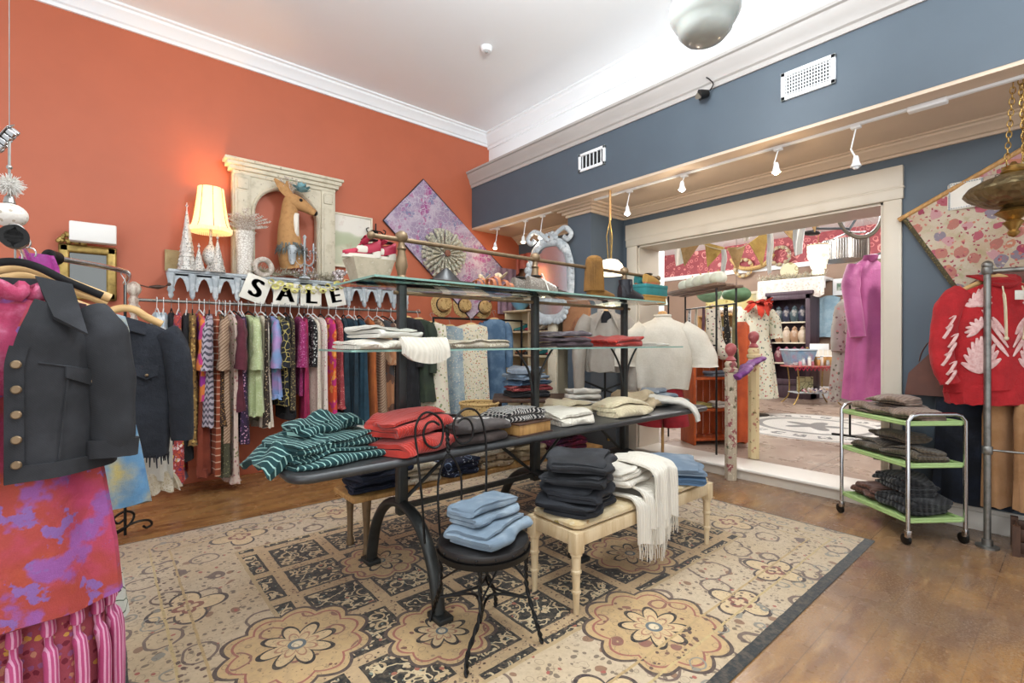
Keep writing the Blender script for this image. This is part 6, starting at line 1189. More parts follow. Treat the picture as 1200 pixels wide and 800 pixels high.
m = MB(); m.lathe([(.0, -.18), (.06, -.178), (.11, -.16), (.145, -.12), (.15, -.09), (.165, -.075), (.19, -.03), (.195, .02), (.175, .07), (.13, .11), (.08, .13), (.07, .16)], 40); m.build('globe', M_milk, gl); m = MB(); m.lathe([(.075, .15), (.08, .16), (.07, .2), (.02, .22), (.012, .24), (.012, ZC-p.z-.03), (.07, ZC-p.z-.025), (.075, ZC-p.z)], 20); m.build('stem', M_bronze, gl)
# pendant bowl lamp in front of the pillar
p = atd(715, 312, 4.98); pl_ = thing('pendant_lamp', 'glowing white dome pendant hanging on chains in front of the blue pillar', 'lamp', (p.x, p.y, p.z)); M_glow = mat('opal_glow', '#fff4e0', .4); M_glow.b.inputs['Emission Color'].default_value = lin('#ffe9c6'); M_glow.b.inputs['Emission Strength'].default_value = 1.3
m = MB(); m.lathe([(.145, -.09), (.15, -.085), (.145, -.04), (.12, .02), (.08, .06), (.03, .075), (.0, .076)], 32); m.lathe([(.142, -.088), (.138, -.04), (.113, .016), (.075, .053), (0, .068)], 32); m.build('dome_shade', M_glow, pl_); H_ = 2.906-p.z
m = MB(); 
for (x, y) in ((-.1, .05), (.1, 0), (0, -.06)): m.rod((x*.2, y*.2, .07), (x*.35, y*.35, H_*.4), .005, 6); m.rod((x*.35, y*.35, H_*.4), (0, 0, H_*.62), .005, 6)
m.rod((0, 0, .06), (0, 0, H_-.3), .004, 6); m.build('chain', M_gold, pl_); m = MB(); m.rod((0, 0, H_*.6), (0, 0, H_), .012, 8); m.build('rod', M_wood, pl_); point('pendant_bulb', (0, 0, -.1), 3, (1, .85, .65), .04, pl_)
# ---------------------------------------------------------------- alcove left of the pillar
M_shelfc = paint('cream_shelf_paint', '#dfcfae', .5)
su = thing('shoe_shelving', 'cream shelving unit with shoes in the alcove left of the pillar', 'shelving', (4.6, 4.9, 0)); m = MB(); m.box(-.16, .17, -.5, -.475, 0, 1.78, b=.003); m.box(-.16, .17, .475, .5, 0, 1.78, b=.003); m.box(.15, .17, -.475, .475, 0, 1.78); m.box(-.16, .15, -.02, .0, .05, 1.76); m.build('carcass', M_shelfc, su)
for z in (.3, .72, 1.14, 1.47, 1.765): m = MB(); m.box(-.175, .15, -.475 if z < 1.7 else -.52, .475 if z < 1.7 else .52, z, z+.025, b=.004); m.build('shelf', M_shelfc, su)
F_bl = [M_blk, M_tanl, M_brownl, M_solew, M_redsat, M_teal]; kk = 0; r_ = random.Random(31)
ALC = []
for z, nm in ((.745, 'third shelf from the top'), (1.165, 'second shelf from the top'), (1.495, 'top inner shelf')):
    for i in range(4):
        y = 4.52+.21*i+(.03 if i > 1 else 0); c_ = ('black', 'tan', 'dark brown', 'pale', 'red', 'teal')[kk % 6]; o = shoe('heeled_shoe', f'{c_} shoe on the {nm} in the alcove, {("rightmost", "second from right", "second from left", "leftmost")[i]}', (4.55, y, z+.001), PI+r_.uniform(-.4, .4), F_bl[kk % 6], M_brownl, .22, .075, .06, .04 if kk % 2 else 0, group='shoes on the alcove shelving'); kk += 1
o = thing('blue_bowl', 'pale blue bowl on top of the alcove shelving', 'bowl', (4.5, 5.12, 1.791)); m = MB(); m.lathe([(.05, 0), (.06, .005), (.11, .06), (.14, .12), (.132, .12), (.1, .06), (.05, .015), (0, .012)], 28); m.build('bowl', mat('pale_blue_glaze', '#7fb9d6', .25), o)
folded('folded_shirt', 'cream patterned cloth beside the blue bowl on the shelving', 'shirt', F_lace, (4.52, 4.75, 1.791), .25, .2, .03, 2, 1.4, seed=200)
# drapes and mirror above
def drape(name, lab, m_, x, y0, y1, z0, z1, amp=.03, k=7, group=None, sc=0, rev=False):
    def fn(u, v): y = y0+(y1-y0)*u; z = z1-(z1-z0)*v+(sc*abs(sin(u*PI*4))*v if sc else 0); q = -amp*(.4+.6*v)*sin(u*TAU*k)-.02; return (x+q, y, z) if not rev else (y, x+q, z)
    m = MB(); m.sheet(fn, 60, 10, .01); return tag(m.build(name, m_), lab, 'drape', group)
drape('brown_drape', 'brown curtain hung on the alcove wall above the shoe shelving', fab('brown_chintz', '#7d5a40', ('noise', '#5f422e', 5, .5), ('noise', '#a8785c', 9, .58)), 4.76, 4.42, 5.42, 1.82, 2.42, .02, 6)
drape('red_valance', 'red scalloped silk valance along the top of the brown curtain', fab('red_silk', '#94402f', ('noise', '#b0543c', 5, .5), rough=.5), 4.68, 4.2, 5.4, 2.33, 2.62, .03, 8, sc=.08)
drape('lilac_drape', 'lilac drape in the corner of the alcove by the terracotta wall', fab('lilac_cloth', '#8d7284', ('noise', '#a98c9c', 6, .5)), 5.47, 4.35, 4.7, 1.75, 2.42, .015, 3, rev=True)
mr = thing('ornate_mirror', 'silver rococo framed mirror standing high beside the blue pillar', 'mirror', (4.1, 4.12, 2.08), .25); m = MB(); o_ = [(.25*cos(a)*(1+.06*cos(6*a)), .42*sin(a)*(1+.05*cos(4*a))) for a in [TAU*i/64 for i in range(64)]]; o_ = [(math.copysign(abs(a/.25)**.6*.25, a), math.copysign(abs(b/.42)**.6*.42, b)) for a, b in o_]; m.prism(o_, 0, .02, 'x'); m.build('mirror_glass', mat('soft_mirror', '#b9b5ba', .12, .9), mr)
m = MB(); m.tube([(-.01, a*1.08, b*1.06) for a, b in o_], [(.05, .03)]*64, 8, closed=True); m.build('frame', M_silver, mr); m = MB(); r_ = random.Random(11)
for i in range(48): a = TAU*i/48; k = 1.12+.08*sin(5*a); p_ = (-.03, .27*cos(a)*k, .46*sin(a)*k); m.ball(p_, r_.uniform(.02, .05), 8, 6, sx=.5)
for s in (-1, 1): m.tube(smooth_path([(-.03, 0, .46), (-.04, s*.12, .56), (-.04, s*.22, .6), (-.04, s*.3, .52), (-.04, s*.25, .46), (-.04, s*.2, .5)], 6), [(.02, .03)]*31, 8)
m.build('scrollwork', M_silver, mr)
MBp = MB().box(-.02, .02, -.07, .07, 0, 1.68, b=.005); tag(MBp.build('mirror_shelf', M_antique, loc=(4.14, 4.12, 0)), 'narrow distressed board carrying the ornate mirror beside the pillar', 'panel')
p = atd(680, 372, 5.35); tag(MB().box(-.02, .02, -.2, .2, -.3, .22, b=.005).build('painted_board', fab('rust_painted_board', '#a0704c', ('noise', '#c08a60', 5, .5), ('noise', '#7d4a34', 8, .56)), loc=(4.16, 3.76, 1.62)), 'rust brown painted board fixed to the front of the blue pillar', 'board')
# table and basket with folded jeans behind the work table
jt = thing('low_display_table', 'dark low display table behind the work table, holding folded jeans', 'table', (3.55, 3.85, 0), -.7); m = MB(); slab(m, -.42, .42, -.28, .28, .72, .76, .02, .006); m.build('top', M_dkwood, jt)
for sx in (-1, 1):
    for sy in (-1, 1): m = MB(); m.lathe([(.02, 0), (.025, .1), (.02, .3), (.03, .7), (.03, .72)], 10, c=(sx*.36, sy*.22, 0)); m.build('leg', M_dkwood, jt)
z = .761
for i, (c_, l) in enumerate(((P_['black'], 'black folded top at the bottom of the pile on the low display table'), (P_['redp'], 'red printed folded top in the pile on the low display table'), (D_blue, 'blue folded jeans in the pile on the low display table'), (D_mid, 'light blue folded jeans second from the top on the low display table'), (F_grey, 'blue grey folded shirt on top of the pile on the low display table'))):
    folded('folded_jeans', l, 'jeans', c_, (3.5, 3.88, z), .46, .34, .03, 2, -.5+.25*i, seed=210+i, amp=.024); z += .063
bk_ = thing('wicker_basket', 'tan wicker basket left of the low display table', 'basket', (2.95, 4.0, 0)); m = MB(); m.lathe([(.14, 0), (.17, .3), (.2, .72), (.19, .72), (.16, .3), (.12, .03), (0, .03)], 26, wob=lambda a, j: .02*sin(18*a)); m.build('body', F_straw, bk_); m = MB(); m.tube(arc((0, 0, .72), .197, 0, TAU, 30, 'xy')[:-1], .014, 6, closed=True); m.build('rim', F_straw, bk_)
cb = thing('black_cabinet', 'black cabinet with folded white shirts behind the work table', 'cabinet', (3.72, 3.28, 0), -.7); m = MB(); m.box(-.3, .3, -.2, .2, .03, .7, b=.006); m.box(-.32, .32, -.22, .22, .7, .73, b=.006); m.build('body', mat('black_lacquer', '#232225', .4), cb); m = MB(); m.box(-.28, .28, -.212, -.2, .08, .66, b=.004); dr = m.build('door', mat('black_lacquer'), cb); m = MB(); m.ball((.22, -.225, .4), .015, 10, 6); m.build('knob', M_brass, dr)
for i in range(3): folded('folded_shirt', ('white shirt at the bottom of the pile on the black cabinet', 'white shirt in the middle of the pile on the black cabinet', 'white shirt on top of the pile on the black cabinet')[i], 'shirt', F_white, (3.7, 3.26, .731+.05*i), .36-.03*i, .27, .024, 2, -.7+.1*i, seed=220+i, amp=.014)
# blouse on stand
F_gblouse = fab('grey_beige_satin', '#a39a8e', ('noise', '#958b80', 5, .5), rough=.6)
st = thing('blouse_stand', 'black iron garment stand behind the glass shelves', 'stand', (3.98, 3.2, 0), -.8); m = MB(); m.lathe([(.16, 0), (.16, .015), (.02, .03)], 24); m.rod((0, 0, .02), (0, 0, 1.72), .012, 10); m.build('pole', M_black, st); m = MB(); m.rod((-.25, 0, .75), (.25, 0, .95), .01, 8); m.rod((-.25, 0, .95), (.25, 0, .75), .01, 8); m.build('brace', M_black, st)
gb = thing('satin_blouse', 'grey beige satin blouse on a hanger left of the white poncho', 'blouse', (3.95, 3.17, 1.66), -.8); m = MB(); garm(m, [(0, .06, .04), (-.04, .15, .06), (-.1, .19, .08), (-.35, .18, .085), (-.55, .2, .09), (-.62, .19, .09)], 40, 7, .02, 5); m.build('body', F_gblouse, gb)
for s in (-1, 1): m = MB(); sleeve(m, [(s*.17, 0, -.06), (s*.24, -.01, -.2), (s*.27, -.03, -.45), (s*.27, -.04, -.8)], [(.06, .07), (.07, .08), (.06, .07), (.045, .05)], 4, 14); m.build('sleeve', F_gblouse, gb); m = MB(); m.sheet(lambda u, v: (s*(.015+.07*u+.03*v), -.06-.05*v, .02-.16*v*u-.05*v), 8, 8, .01); m.build('lapel', F_gblouse, gb)
m = MB(); m.sheet(lambda u, v: ((u-.5)*.1, -.075, .0-.12*v), 4, 4, .006); m.build('dark_neckline', P_['black'], gb)
hanger('pale wooden hanger in the grey beige satin blouse', (3.95, 3.17, 1.77), -.8, M_hwood, .17, .1)
# poncho on dress form
F_pon = fab('off_white_wool', '#d9d1c2', ('noise', '#cfc6b5', 5, .55), weave=220, bump=.1); F_redsh = fab('red_cotton', '#a8202c', ('noise', '#8a1822', 6, .5))
df = thing('dress_form', 'dress form on a wooden stand wearing the off white poncho', 'mannequin', (4.32, 2.74, 0), -.9); m = MB(); m.lathe([(.05, 1.62), (.055, 1.58), (.06, 1.55), (.16, 1.5), (.19, 1.42), (.18, 1.25), (.14, 1.08), (.17, .92), (.19, .8), (.17, .74)], 28, sy=.62); m.build('torso', F_beige, df, smooth=80); m = MB(); m.lathe([(.0, 1.66), (.03, 1.655), (.045, 1.64), (.045, 1.62)], 18); m.build('neck_cap', M_wood, df); m = MB(); m.rod((0, 0, .02), (0, 0, .8), .015, 10); m.build('pole', M_wood, df)
for i in range(3): a = TAU*i/3+.5; m = MB(); m.tube([(0, 0, .16), (.14*cos(a), .14*sin(a), .08), (.24*cos(a), .24*sin(a), .012)], .014, 8); m.build('leg', M_wood, df)
po = thing('white_poncho', 'off white wool poncho top worn by the dress form behind the table', 'poncho', (4.32, 2.74, 0), -.9); m = MB(); garm(m, [(1.6, .075, .06), (1.57, .1, .075), (1.53, .2, .12), (1.44, .27, .15), (1.3, .3, .165), (1.14, .29, .17), (1.0, .27, .165), (.88, .25, .16)], 44, 5, .012, 9, sup=.9); m.build('body', F_pon, po, smooth=80)
for s in (-1, 1): m = MB(); sleeve(m, [(s*.17, 0, 1.47), (s*.3, -.01, 1.36), (s*.38, -.02, 1.2), (s*.39, -.02, 1.1)], [(.1, .11), (.12, .13), (.12, .13), (.13, .14)], 3, 20, .008); m.build('sleeve', F_pon, po)
m = MB(); m.tube(arc((0, 0, 1.61), .075, 0, TAU, 28, 'xy', .06)[:-1], .014, 8, closed=True); m.build('collar', F_pon, po)
rs = thing('red_shorts', 'red shorts on the dress form below the white poncho', 'shorts', (4.32, 2.74, 0), -.9); m = MB(); garm(m, [(.9, .19, .13), (.8, .2, .14), (.7, .2, .14)], 36, 4, .006, 1); m.build('waist', F_redsh, rs)
for s in (-1, 1): m = MB(); m.tube([(s*.09, 0, .74), (s*.12, 0, .6), (s*.13, 0, .5)], [(.11, .12), (.11, .125), (.12, .13)], 18); m.build('leg_panel', F_redsh, rs)
# newel posts and scarf
M_newel = mat('flaking_painted_post', '#b3a48e', .7); M_newel.mix(M_newel.noise(14, 5).step(.55, .6), '#8c4a4c'); M_newel.mix(M_newel.noise(11, 5, M_newel.scl(M_newel.co(), (1, 1, .6))).step(.6, .64), '#4e4a32'); M_newel.mix(M_newel.noise(40, 4).step(.58, .66)*.8, '#d9ccb4'); M_newel.bump(M_newel.noise(30, 5), .4, .006)
M_newel2 = mat('cream_flaking_post', '#d1bd92', .7); M_newel2.mix(M_newel2.noise(16, 5).step(.58, .64), '#a8705c'); M_newel2.mix(M_newel2.noise(12, 5).step(.62, .66), '#6a6238'); M_newel2.bump(M_newel2.noise(30, 5), .4, .006)
M_rosew = mat('rose_painted_wood', '#9c4a4c', .5); M_rosew.mix(M_rosew.noise(20, 4).step(.5, .7)*.6, '#b97a74')
NP = ((4.7, 2.225, 0, 1.335, M_newel, 'flaking grey and rose newel post in front of the step'), (5.27, 2.25, .113, 1.46, M_newel2, 'flaking cream newel post standing on the raised floor'))
for x, y, z, top, mm_, lab in NP:
    o = thing('newel_post', lab, 'post', (x, y, z)); h = top-z; m = MB(); m.lathe([(.058, 0), (.058, h-.29), (.05, h-.285)], 8); m.build('shaft', mm_, o, smooth=25); m = MB(); m.lathe([(.05, h-.29), (.066, h-.28), (.068, h-.25), (.05, h-.24), (.056, h-.22), (.058, h-.2), (.04, h-.175)], 24); m.build('cap', mm_, o); m = MB(); m.lathe([(.04, h-.18), (.05, h-.165), (.04, h-.15), (.025, h-.13), (.03, h-.115), (.048, h-.09), (.055, h-.055), (.046, h-.022), (.02, h-.003), (0, h)], 24); m.build('finial', M_rosew, o)
m = MB(); P = smooth_path([(4.66, 2.16, 1.0), (4.8, 2.13, 1.06), (5.0, 2.2, 1.1), (5.2, 2.17, 1.16), (5.27, 2.16, 1.17)], 6); m.tube(P, [(.035+.03*sin(PI*i/24)+.012*sin(i*1.7), .03) for i in range(25)], 12); m.jit(.012, 16); 
tag(m.build('purple_scarf', fab('purple_satin', '#7d2f86', ('noise', '#5e2168', 6, .5), rough=.5)), 'purple satin scarf tied between the two newel posts', 'scarf')
# ---------------------------------------------------------------- plank rack with white gourds just inside the opening
pk = thing('plank_rack', 'rustic plank shelf on black iron legs just inside the left end of the opening', 'rack', (5.5, 3.0, .108), 1.05); m = MB(); 
for i in range(3): m.box(-.62, .55, -.16+.11*i, -.06+.11*i, 1.83+.01*i, 1.86+.012*i, b=.004)
m.build('planks', woodm('weathered_plank', '#6d5240', '#8d7460', (1, 8, 8)), pk)
for sx in (-.55, .5):
    for sy in (-.12, .12): m = MB(); m.rod((sx, sy, 0), (sx, sy, 1.83), .011, 8); m.build('leg', M_black, pk)
m = MB(); m.rod((-.55, -.12, 1.66), (.5, -.12, 1.66), .009, 8); m.rod((-.55, .12, 1.2), (.5, .12, 1.2), .009, 8); m.build('rail', M_black, pk)
M_gourd = mat('white_gourd', '#dfe0cd', .5); M_gourd.mix(M_gourd.noise(6, 3).step(.5, .7)*.5, '#c3c9a6'); ca_, sa_ = cos(1.05), sin(1.05)
for i, (lx, r, zz_) in enumerate(((.3, .085, 0), (.12, .095, 0), (-.06, .1, 0), (-.22, .1, .0), (-.4, .095, 0))):
    o = thing('white_pumpkin', ('leftmost white pumpkin on the plank shelf', 'second white pumpkin from the left on the plank shelf', 'middle white pumpkin on the plank shelf', 'second white pumpkin from the right on the plank shelf', 'rightmost white pumpkin on the plank shelf')[i], 'pumpkin', (5.5+ca_*lx, 3.0+sa_*lx, .108+1.885), i, 'white pumpkins on the plank shelf'); m = MB(); m.lathe([(max(1e-6, r*(sin(PI*j/10)**.8)*(1.02)), r*.82*(1-cos(PI*j/10))*.95) for j in range(11)], 32, wob=lambda a, j: -.07*abs(sin(4.5*a))); m.build('body', M_gourd, o, smooth=80); m = MB(); m.tube([(0, 0, r*1.5), (.01, 0, r*1.75)], [.012, .008], 8); m.build('stem', M_wood, o)
F_sc = [fab('olive_scarf', '#7d7450', ('noise', '#a89a6a', 8, .5)), fab('black_scarf', '#26221f', ('spot', '#c9b8a0', 30, .26)), fab('cream_flower_scarf', '#e3d9c6', ('cells', ['#4a3a44', '#b0606a', '#8a9a7a'], 26, .3)), fab('ochre_scarf', '#b08a4a', ('noise', '#8a6a34', 8, .5)), fab('mauve_scarf', '#7a5560', ('noise', '#5f404a', 8, .5)), F_lace, fab('white_black_scarf', '#e6e4de', ('spot', '#2a2a2c', 20, .3))]
SL = ['olive', 'black dotted', 'cream flowered', 'ochre', 'mauve', 'cream lace', 'white and black']; PL = ['leftmost', 'second', 'third', 'fourth', 'fifth', 'sixth', 'rightmost']
for i in range(7):
    lx = -.5+.155*i; o = MB(); L = (.5, .42, .62, .45, .55, .6, .72)[6-i]
    o.sheet(lambda u, v: ((u-.5)*(.05+.06*v)+.01*sin(v*5+i), -.012-.02*sin(u*TAU+i)*v, -L*v), 8, 14, .012); q = Vector((lx, -.125, 0)); tag(o.build('hanging_scarf', F_sc[i], loc=(5.5+ca_*lx+sa_*.13, 3.0+sa_*lx-ca_*.13, 1.762), rot=1.05+.2*sin(i)), f'{SL[i]} scarf hanging from the plank rack just inside the opening', 'scarf', 'scarves on the plank rack')
m = MB(); sleeve(m, [(0, 0, 0), (.02, -.02, -.3), (.1, -.08, -.5), (.2, -.14, -.42)], [(.05, .06), (.09, .08), (.09, .07), (.07, .05)], 4); tag(m.build('white_bag', F_sc[2], loc=(5.28, 2.72, 1.72), rot=-.6), 'cream flowered slouchy bag hanging at the right end of the plank rack', 'bag')
os_ = thing('orange_shelf', 'orange slatted wooden shelf with folded clothes just inside the opening', 'shelf', (5.75, 2.95, .108), -.55); M_or = woodm('orange_stained_wood', '#b8541f', '#8f3d16', (4, 4, 1)); m = MB()
for i in range(7): m.box(-.3+.09*i, -.22+.09*i, .15, .165, 0, 1.15)
m.box(-.33, -.3, -.15, .17, 0, 1.2, b=.004); m.box(.33, .36, -.15, .17, 0, 1.2, b=.004); m.build('carcass', M_or, os_)
for z in (.05, .4, .78, 1.15): m = MB(); m.box(-.3, .33, -.15, .15, z, z+.03, b=.004); m.build('shelf', M_or, os_)
ci, si = cos(-.55), sin(-.55)
def osp(lx, ly): return (5.75+ci*lx-si*ly, 2.95+si*lx+ci*ly)
for z, lx, c_, l in ((.431, .1, F_white, 'white folded top on the middle board of the orange shelf'), (.431, -.18, fab('yellow_print', '#d9cf8a', ('noise', '#b8b06a', 9, .5)), 'yellow folded top on the middle board of the orange shelf'), (.81, .05, F_grey, 'blue grey folded top on the upper board of the orange shelf')): folded('folded_shirt', l, 'shirt', c_, (*osp(lx, 0), .108+z), .24, .22, .025, 3, -.55, seed=int(z*100+lx*50), amp=.012)
simple('orange_dress', 'long orange dress hanging at the right side of the orange shelf', 'dress', fab('orange_silk', '#d9602a', ('noise', '#b84a1e', 5, .5), rough=.6), (5.72, 2.58, 1.58), [(0, .05, .03), (-.05, .09, .04), (-.6, .1, .05), (-1.4, .13, .06)], -.6, 230)
# ---------------------------------------------------------------- back room
def bz(px, py): return atz(px, py, .105)
# tall iron table with goods
pt_ = bz(950, 473); tp_ = thing('garden_table', 'wrought iron table with a red top crowded with small goods in the back room', 'table', (pt_.x, pt_.y, .105), -.72); D_ = .6468*pt_.x+.7627*pt_.y; hh = 1.35+(400-428)*D_/566-.105
m = MB(); slab(m, -.5, .5, -.26, .26, hh-.03, hh, .08, .01); m.build('top', fab('red_rose_oilcloth', '#a8504c', ('noise', '#c98a80', 8, .5), ('noise', '#7a3434', 11, .56)), tp_); m = MB()
for i in range(14): m.tube([(-.48+.074*i, -.265, hh-.02), (-.445+.074*i, -.27, hh-.09), (-.41+.074*i, -.265, hh-.02)], .008, 5)
m.build('fringe_apron', M_redsat, tp_)
for sx in (-1, 1):
    for sy in (-1, 1): m = MB(); m.tube(smooth_path([(sx*.36, sy*.18, hh-.03), (sx*.33, sy*.17, hh*.6), (sx*.34, sy*.17, hh*.25), (sx*.42, sy*.2, .05), (sx*.46, sy*.22, .012)], 5), .013, 8); m.build('leg', M_gold, tp_)
m = MB(); slab(m, -.36, .36, -.18, .18, .22, .24, .02, .004); m.build('lower_shelf', M_silver, tp_)
ct, st2 = cos(-.72), sin(-.72)
def tpos(lx, ly, z): return (pt_.x+ct*lx-st2*ly, pt_.y+st2*lx+ct*ly, .105+z)
o = thing('storage_tub', 'translucent plastic tub with blue and pink goods at the back of the garden table', 'tub', tpos(-.2, .08, hh), -.72); m = MB(); vs = []
for a, b, z in ((.2, .13, 0), (.27, .18, .3)): vs += [(-a, -b, z), (a, -b, z), (a, b, z), (-a, b, z)]
m.add(vs, [(3, 2, 1, 0), (0, 1, 5, 4), (1, 2, 6, 5), (2, 3, 7, 6), (3, 0, 4, 7), (4, 5, 6, 7)]); m.build('tub', fab('blue_pink_tub', '#8fa9bd', ('noise', '#b87a8c', 5, .5), ('noise', '#6f9cc4', 7, .55), rough=.4), o, smooth=None); m = MB(); slab(m, -.285, .285, -.195, .195, .295, .325, .03, .006); m.build('lid', mat('pale_lid', '#b9c6d0', .4), o)
r_ = random.Random(44)
for i in range(7): q = tpos(-.3+.09*i, -.16+.05*(i % 2), hh+.001); o = thing('glass_jar', ('pink', 'clear', 'white', 'rose', 'amber', 'pale', 'grey')[i]+' small glass jar in the front row on the garden table', 'jar', q, 0, 'jars on the garden table'); m = MB(); m.lathe([(.028, 0), (.032, .01), (.032, .07+.04*(i % 3)), (.02, .09+.04*(i % 3))], 12); m.build('jar', mat(('jar_pink', 'jar_clear', 'jar_white', 'jar_rose', 'jar_amber', 'jar_pale', 'jar_grey')[i], ('#c98a94', '#c9cfcf', '#e9e6e0', '#b8707c', '#b98a54', '#ddd0c4', '#a9a9a9')[i], .2), o); m = MB(); m.lathe([(.024, .085+.04*(i % 3)), (.026, .11+.04*(i % 3)), (0, .112+.04*(i % 3))], 12); m.build('lid', M_silver, o)
m = MB()
for i in range(60): m.ball((r_.uniform(-.13, .13), r_.uniform(-.06, .06), r_.uniform(.01, .05)), .02, 6, 4)
tag(m.build('shell_heap', M_cryst, loc=tpos(-.28, -.06, hh), rot=-.72), 'heap of small white trinkets at the left of the garden table', 'trinkets', kind='stuff')
o = thing('wooden_drawer_box', 'honey wooden box with white cards on the right of the garden table', 'box', tpos(.3, .1, hh), -.72); m = MB(); m.box(-.2, .2, -.14, .14, 0, .17, b=.006); m.build('box', M_wood, o); m = MB(); m.box(-.18, .18, -.145, -.13, .03, .14, b=.004); m.build('drawer', M_wood, o)
o = thing('card_rack', 'white rack of cards standing on the honey wooden box', 'rack', tpos(.3, .12, hh+.172), -.72); m = MB(); m.box(-.19, .19, -.1, .1, 0, .02); m.box(-.19, .19, .08, .1, .02, .26, b=.004); m.build('rack', M_white, o)
for i in range(4): m = MB(); m.box(-.17+.09*i, -.1+.09*i, -.04, -.03, .021, .14); m.build('card', M_card, o)
o = thing('tea_towel_sign', 'pale green framed cloth leaning on the lower shelf of the garden table', 'picture', tpos(-.1, .02, .242), -.72); m = MB(); m.box(-.16, .16, -.01, .01, 0, .3, b=.004); m.build('cloth', fab('sage_print_cloth', '#b8b58c', ('edge', '#4e4a34', 9, .03)), o)
m = MB()
for i in range(50): m.ball((r_.uniform(-.28, .28), r_.uniform(-.12, .0), r_.uniform(.01, .08)), .025, 6, 4)
tag(m.build('trinket_pile', fab('mixed_trinkets', '#d9cfc8', ('cells', ['#b06070', '#6a6a8a', '#d0b090'], 12, .5)), loc=tpos(.05, -.1, .245), rot=-.72), 'pile of small mixed goods on the lower shelf of the garden table', 'trinkets', kind='stuff')
# display cabinet against the back wall
cbp = atx(928, 400, 11.7); ca2 = thing('glazed_cabinet', 'dark framed glazed cabinet against the taupe back wall', 'cabinet', (11.75, cbp.y, .105)); zt2 = atx(928, 346, 11.6).z-.105; hw2 = abs(atx(904, 400, 11.6).y-atx(955, 400, 11.6).y)/2; M_plumw = woodm('plum_wood', '#4e3a44', '#3a2a34')
m = MB(); m.box(.1, .3, -hw2, hw2, 0, zt2, b=.01); m.box(-.25, .1, -hw2, -hw2+.05, 0, zt2); m.box(-.25, .1, hw2-.05, hw2, 0, zt2); m.box(-.28, .3, -hw2-.04, hw2+.04, zt2, zt2+.08, b=.01); m.box(-.27, .1, -hw2, hw2, 0, .3, b=.01); m.build('carcass', M_plumw, ca2)
for z in (.75, 1.2, 1.65): m = MB(); m.box(-.2, .1, -hw2+.05, hw2-.05, z, z+.03); m.build('shelf', M_antique, ca2)
m = MB()
for a in ((-hw2, -hw2+.09, .3, zt2), (hw2-.09, hw2, .3, zt2), (-hw2, hw2, zt2-.1, zt2), (-hw2, hw2, .3, .42)): m.box(-.29, -.25, *a, b=.006)
dr = m.build('door_frame', M_plumw, ca2); m = MB(); m.ball((-.3, -hw2+.05, 1.1), .03, 8, 6); m.build('knob', M_brass, dr)
CL = [('#7d3848', 'crimson'), ('#2a2f45', 'navy'), ('#c9b39a', 'cream'), ('#9a5a68', 'rose'), ('#44555a', 'teal'), ('#b08a6a', 'tan')]
for k, z in enumerate((.78, 1.23, 1.68)):
    for i in range(4):
        c_ = CL[(k*4+i*3+k) % 6]; q = (11.62, cbp.y+hw2*(.55-.37*i), .105+z+.001); mm_ = fab(c_[1]+'_cabinet_goods', c_[0], ('noise', '#e0d4c8', 9, .6))
        o = thing('lidded_vase', f'{c_[1]} lidded jar on the {("lower", "middle", "upper")[k]} cabinet shelf, {("leftmost", "second from left", "second from right", "rightmost")[i]}', 'jar', q, 0, 'jars in the glazed cabinet'); m = MB(); m.lathe([(.06, 0), (.09, .08), (.1, .18), (.06, .26), (.04, .28)], 14); m.build('jar', mm_, o); m = MB(); m.lathe([(.05, .28), (.055, .3), (.02, .34), (.0, .36)], 12); m.build('lid', mm_, o)
# fringed white cornice shelf above the cabinet
q0, q1 = atx(888, 350, 11.6), atx(966, 345, 11.6); zt3 = atx(888, 330, 11.6).z; wv = (q0.y-q1.y)/2
mv = thing('lace_valance_shelf', 'white wall shelf with lace valance above the glazed cabinet', 'shelf', (11.9, (q0.y+q1.y)/2, zt3)); m = MB(); m.box(-.3, .28, -wv, wv, -.06, 0, b=.01); m.box(-.26, -.22, -wv, wv, -.25, -.06); m.build('board', M_white, mv); F_lacew = fab('white_lace', '#eae3d8', ('spot', '#c9bcae', 14, .3), ('noise', '#d9c9c4', 9, .55))
m = MB(); m.sheet(lambda u, v: (-.31-.02*sin(u*60)*v, -wv+2*wv*u, -.03-(.36+.05*abs(sin(u*PI*6)))*v), 70, 6, .012); m.build('valance', F_lacew, mv)
for i in range(9): m = MB(); m.ball((-.1+.06*sin(i*2), -wv*.85+wv*1.7*i/8, .05), .07, 8, 6); m.build('flower', (F_cream, F_lacew, F_beige)[i % 3], mv)
o = thing('plate_ornament', 'round cream floral plate standing on the white wall shelf', 'plate', (11.75, (q0.y+q1.y)/2+wv*.0+.05, zt3+.19), (0, R(-90), 0)); m = MB(); m.lathe([(.0, 0), (.08, .003), (.16, .02), (.19, .03), (.185, .036), (.15, .03), (0, .01)], 28); m.build('plate', fab('plate_glaze', '#d9cfae', ('ring', '#a89a6a', 6, .3, .05)), o)
m = MB(); r_ = random.Random(50)
for i in range(160): c_ = Vector((r_.uniform(-.1, .05), r_.uniform(-wv, wv), r_.uniform(0, .06))); v_ = Vector((r_.uniform(-1, .3), r_.uniform(-1, 1), r_.uniform(0, 1))).normalized(); m.tube([c_, c_+v_*.13], [(.012, .006), (.004, .002)], 4)
tag(m.build('flower_garland', M_garl, loc=(11.72, (q0.y+q1.y)/2, zt3+.0)), 'pale dried garland along the top of the white wall shelf', 'garland')
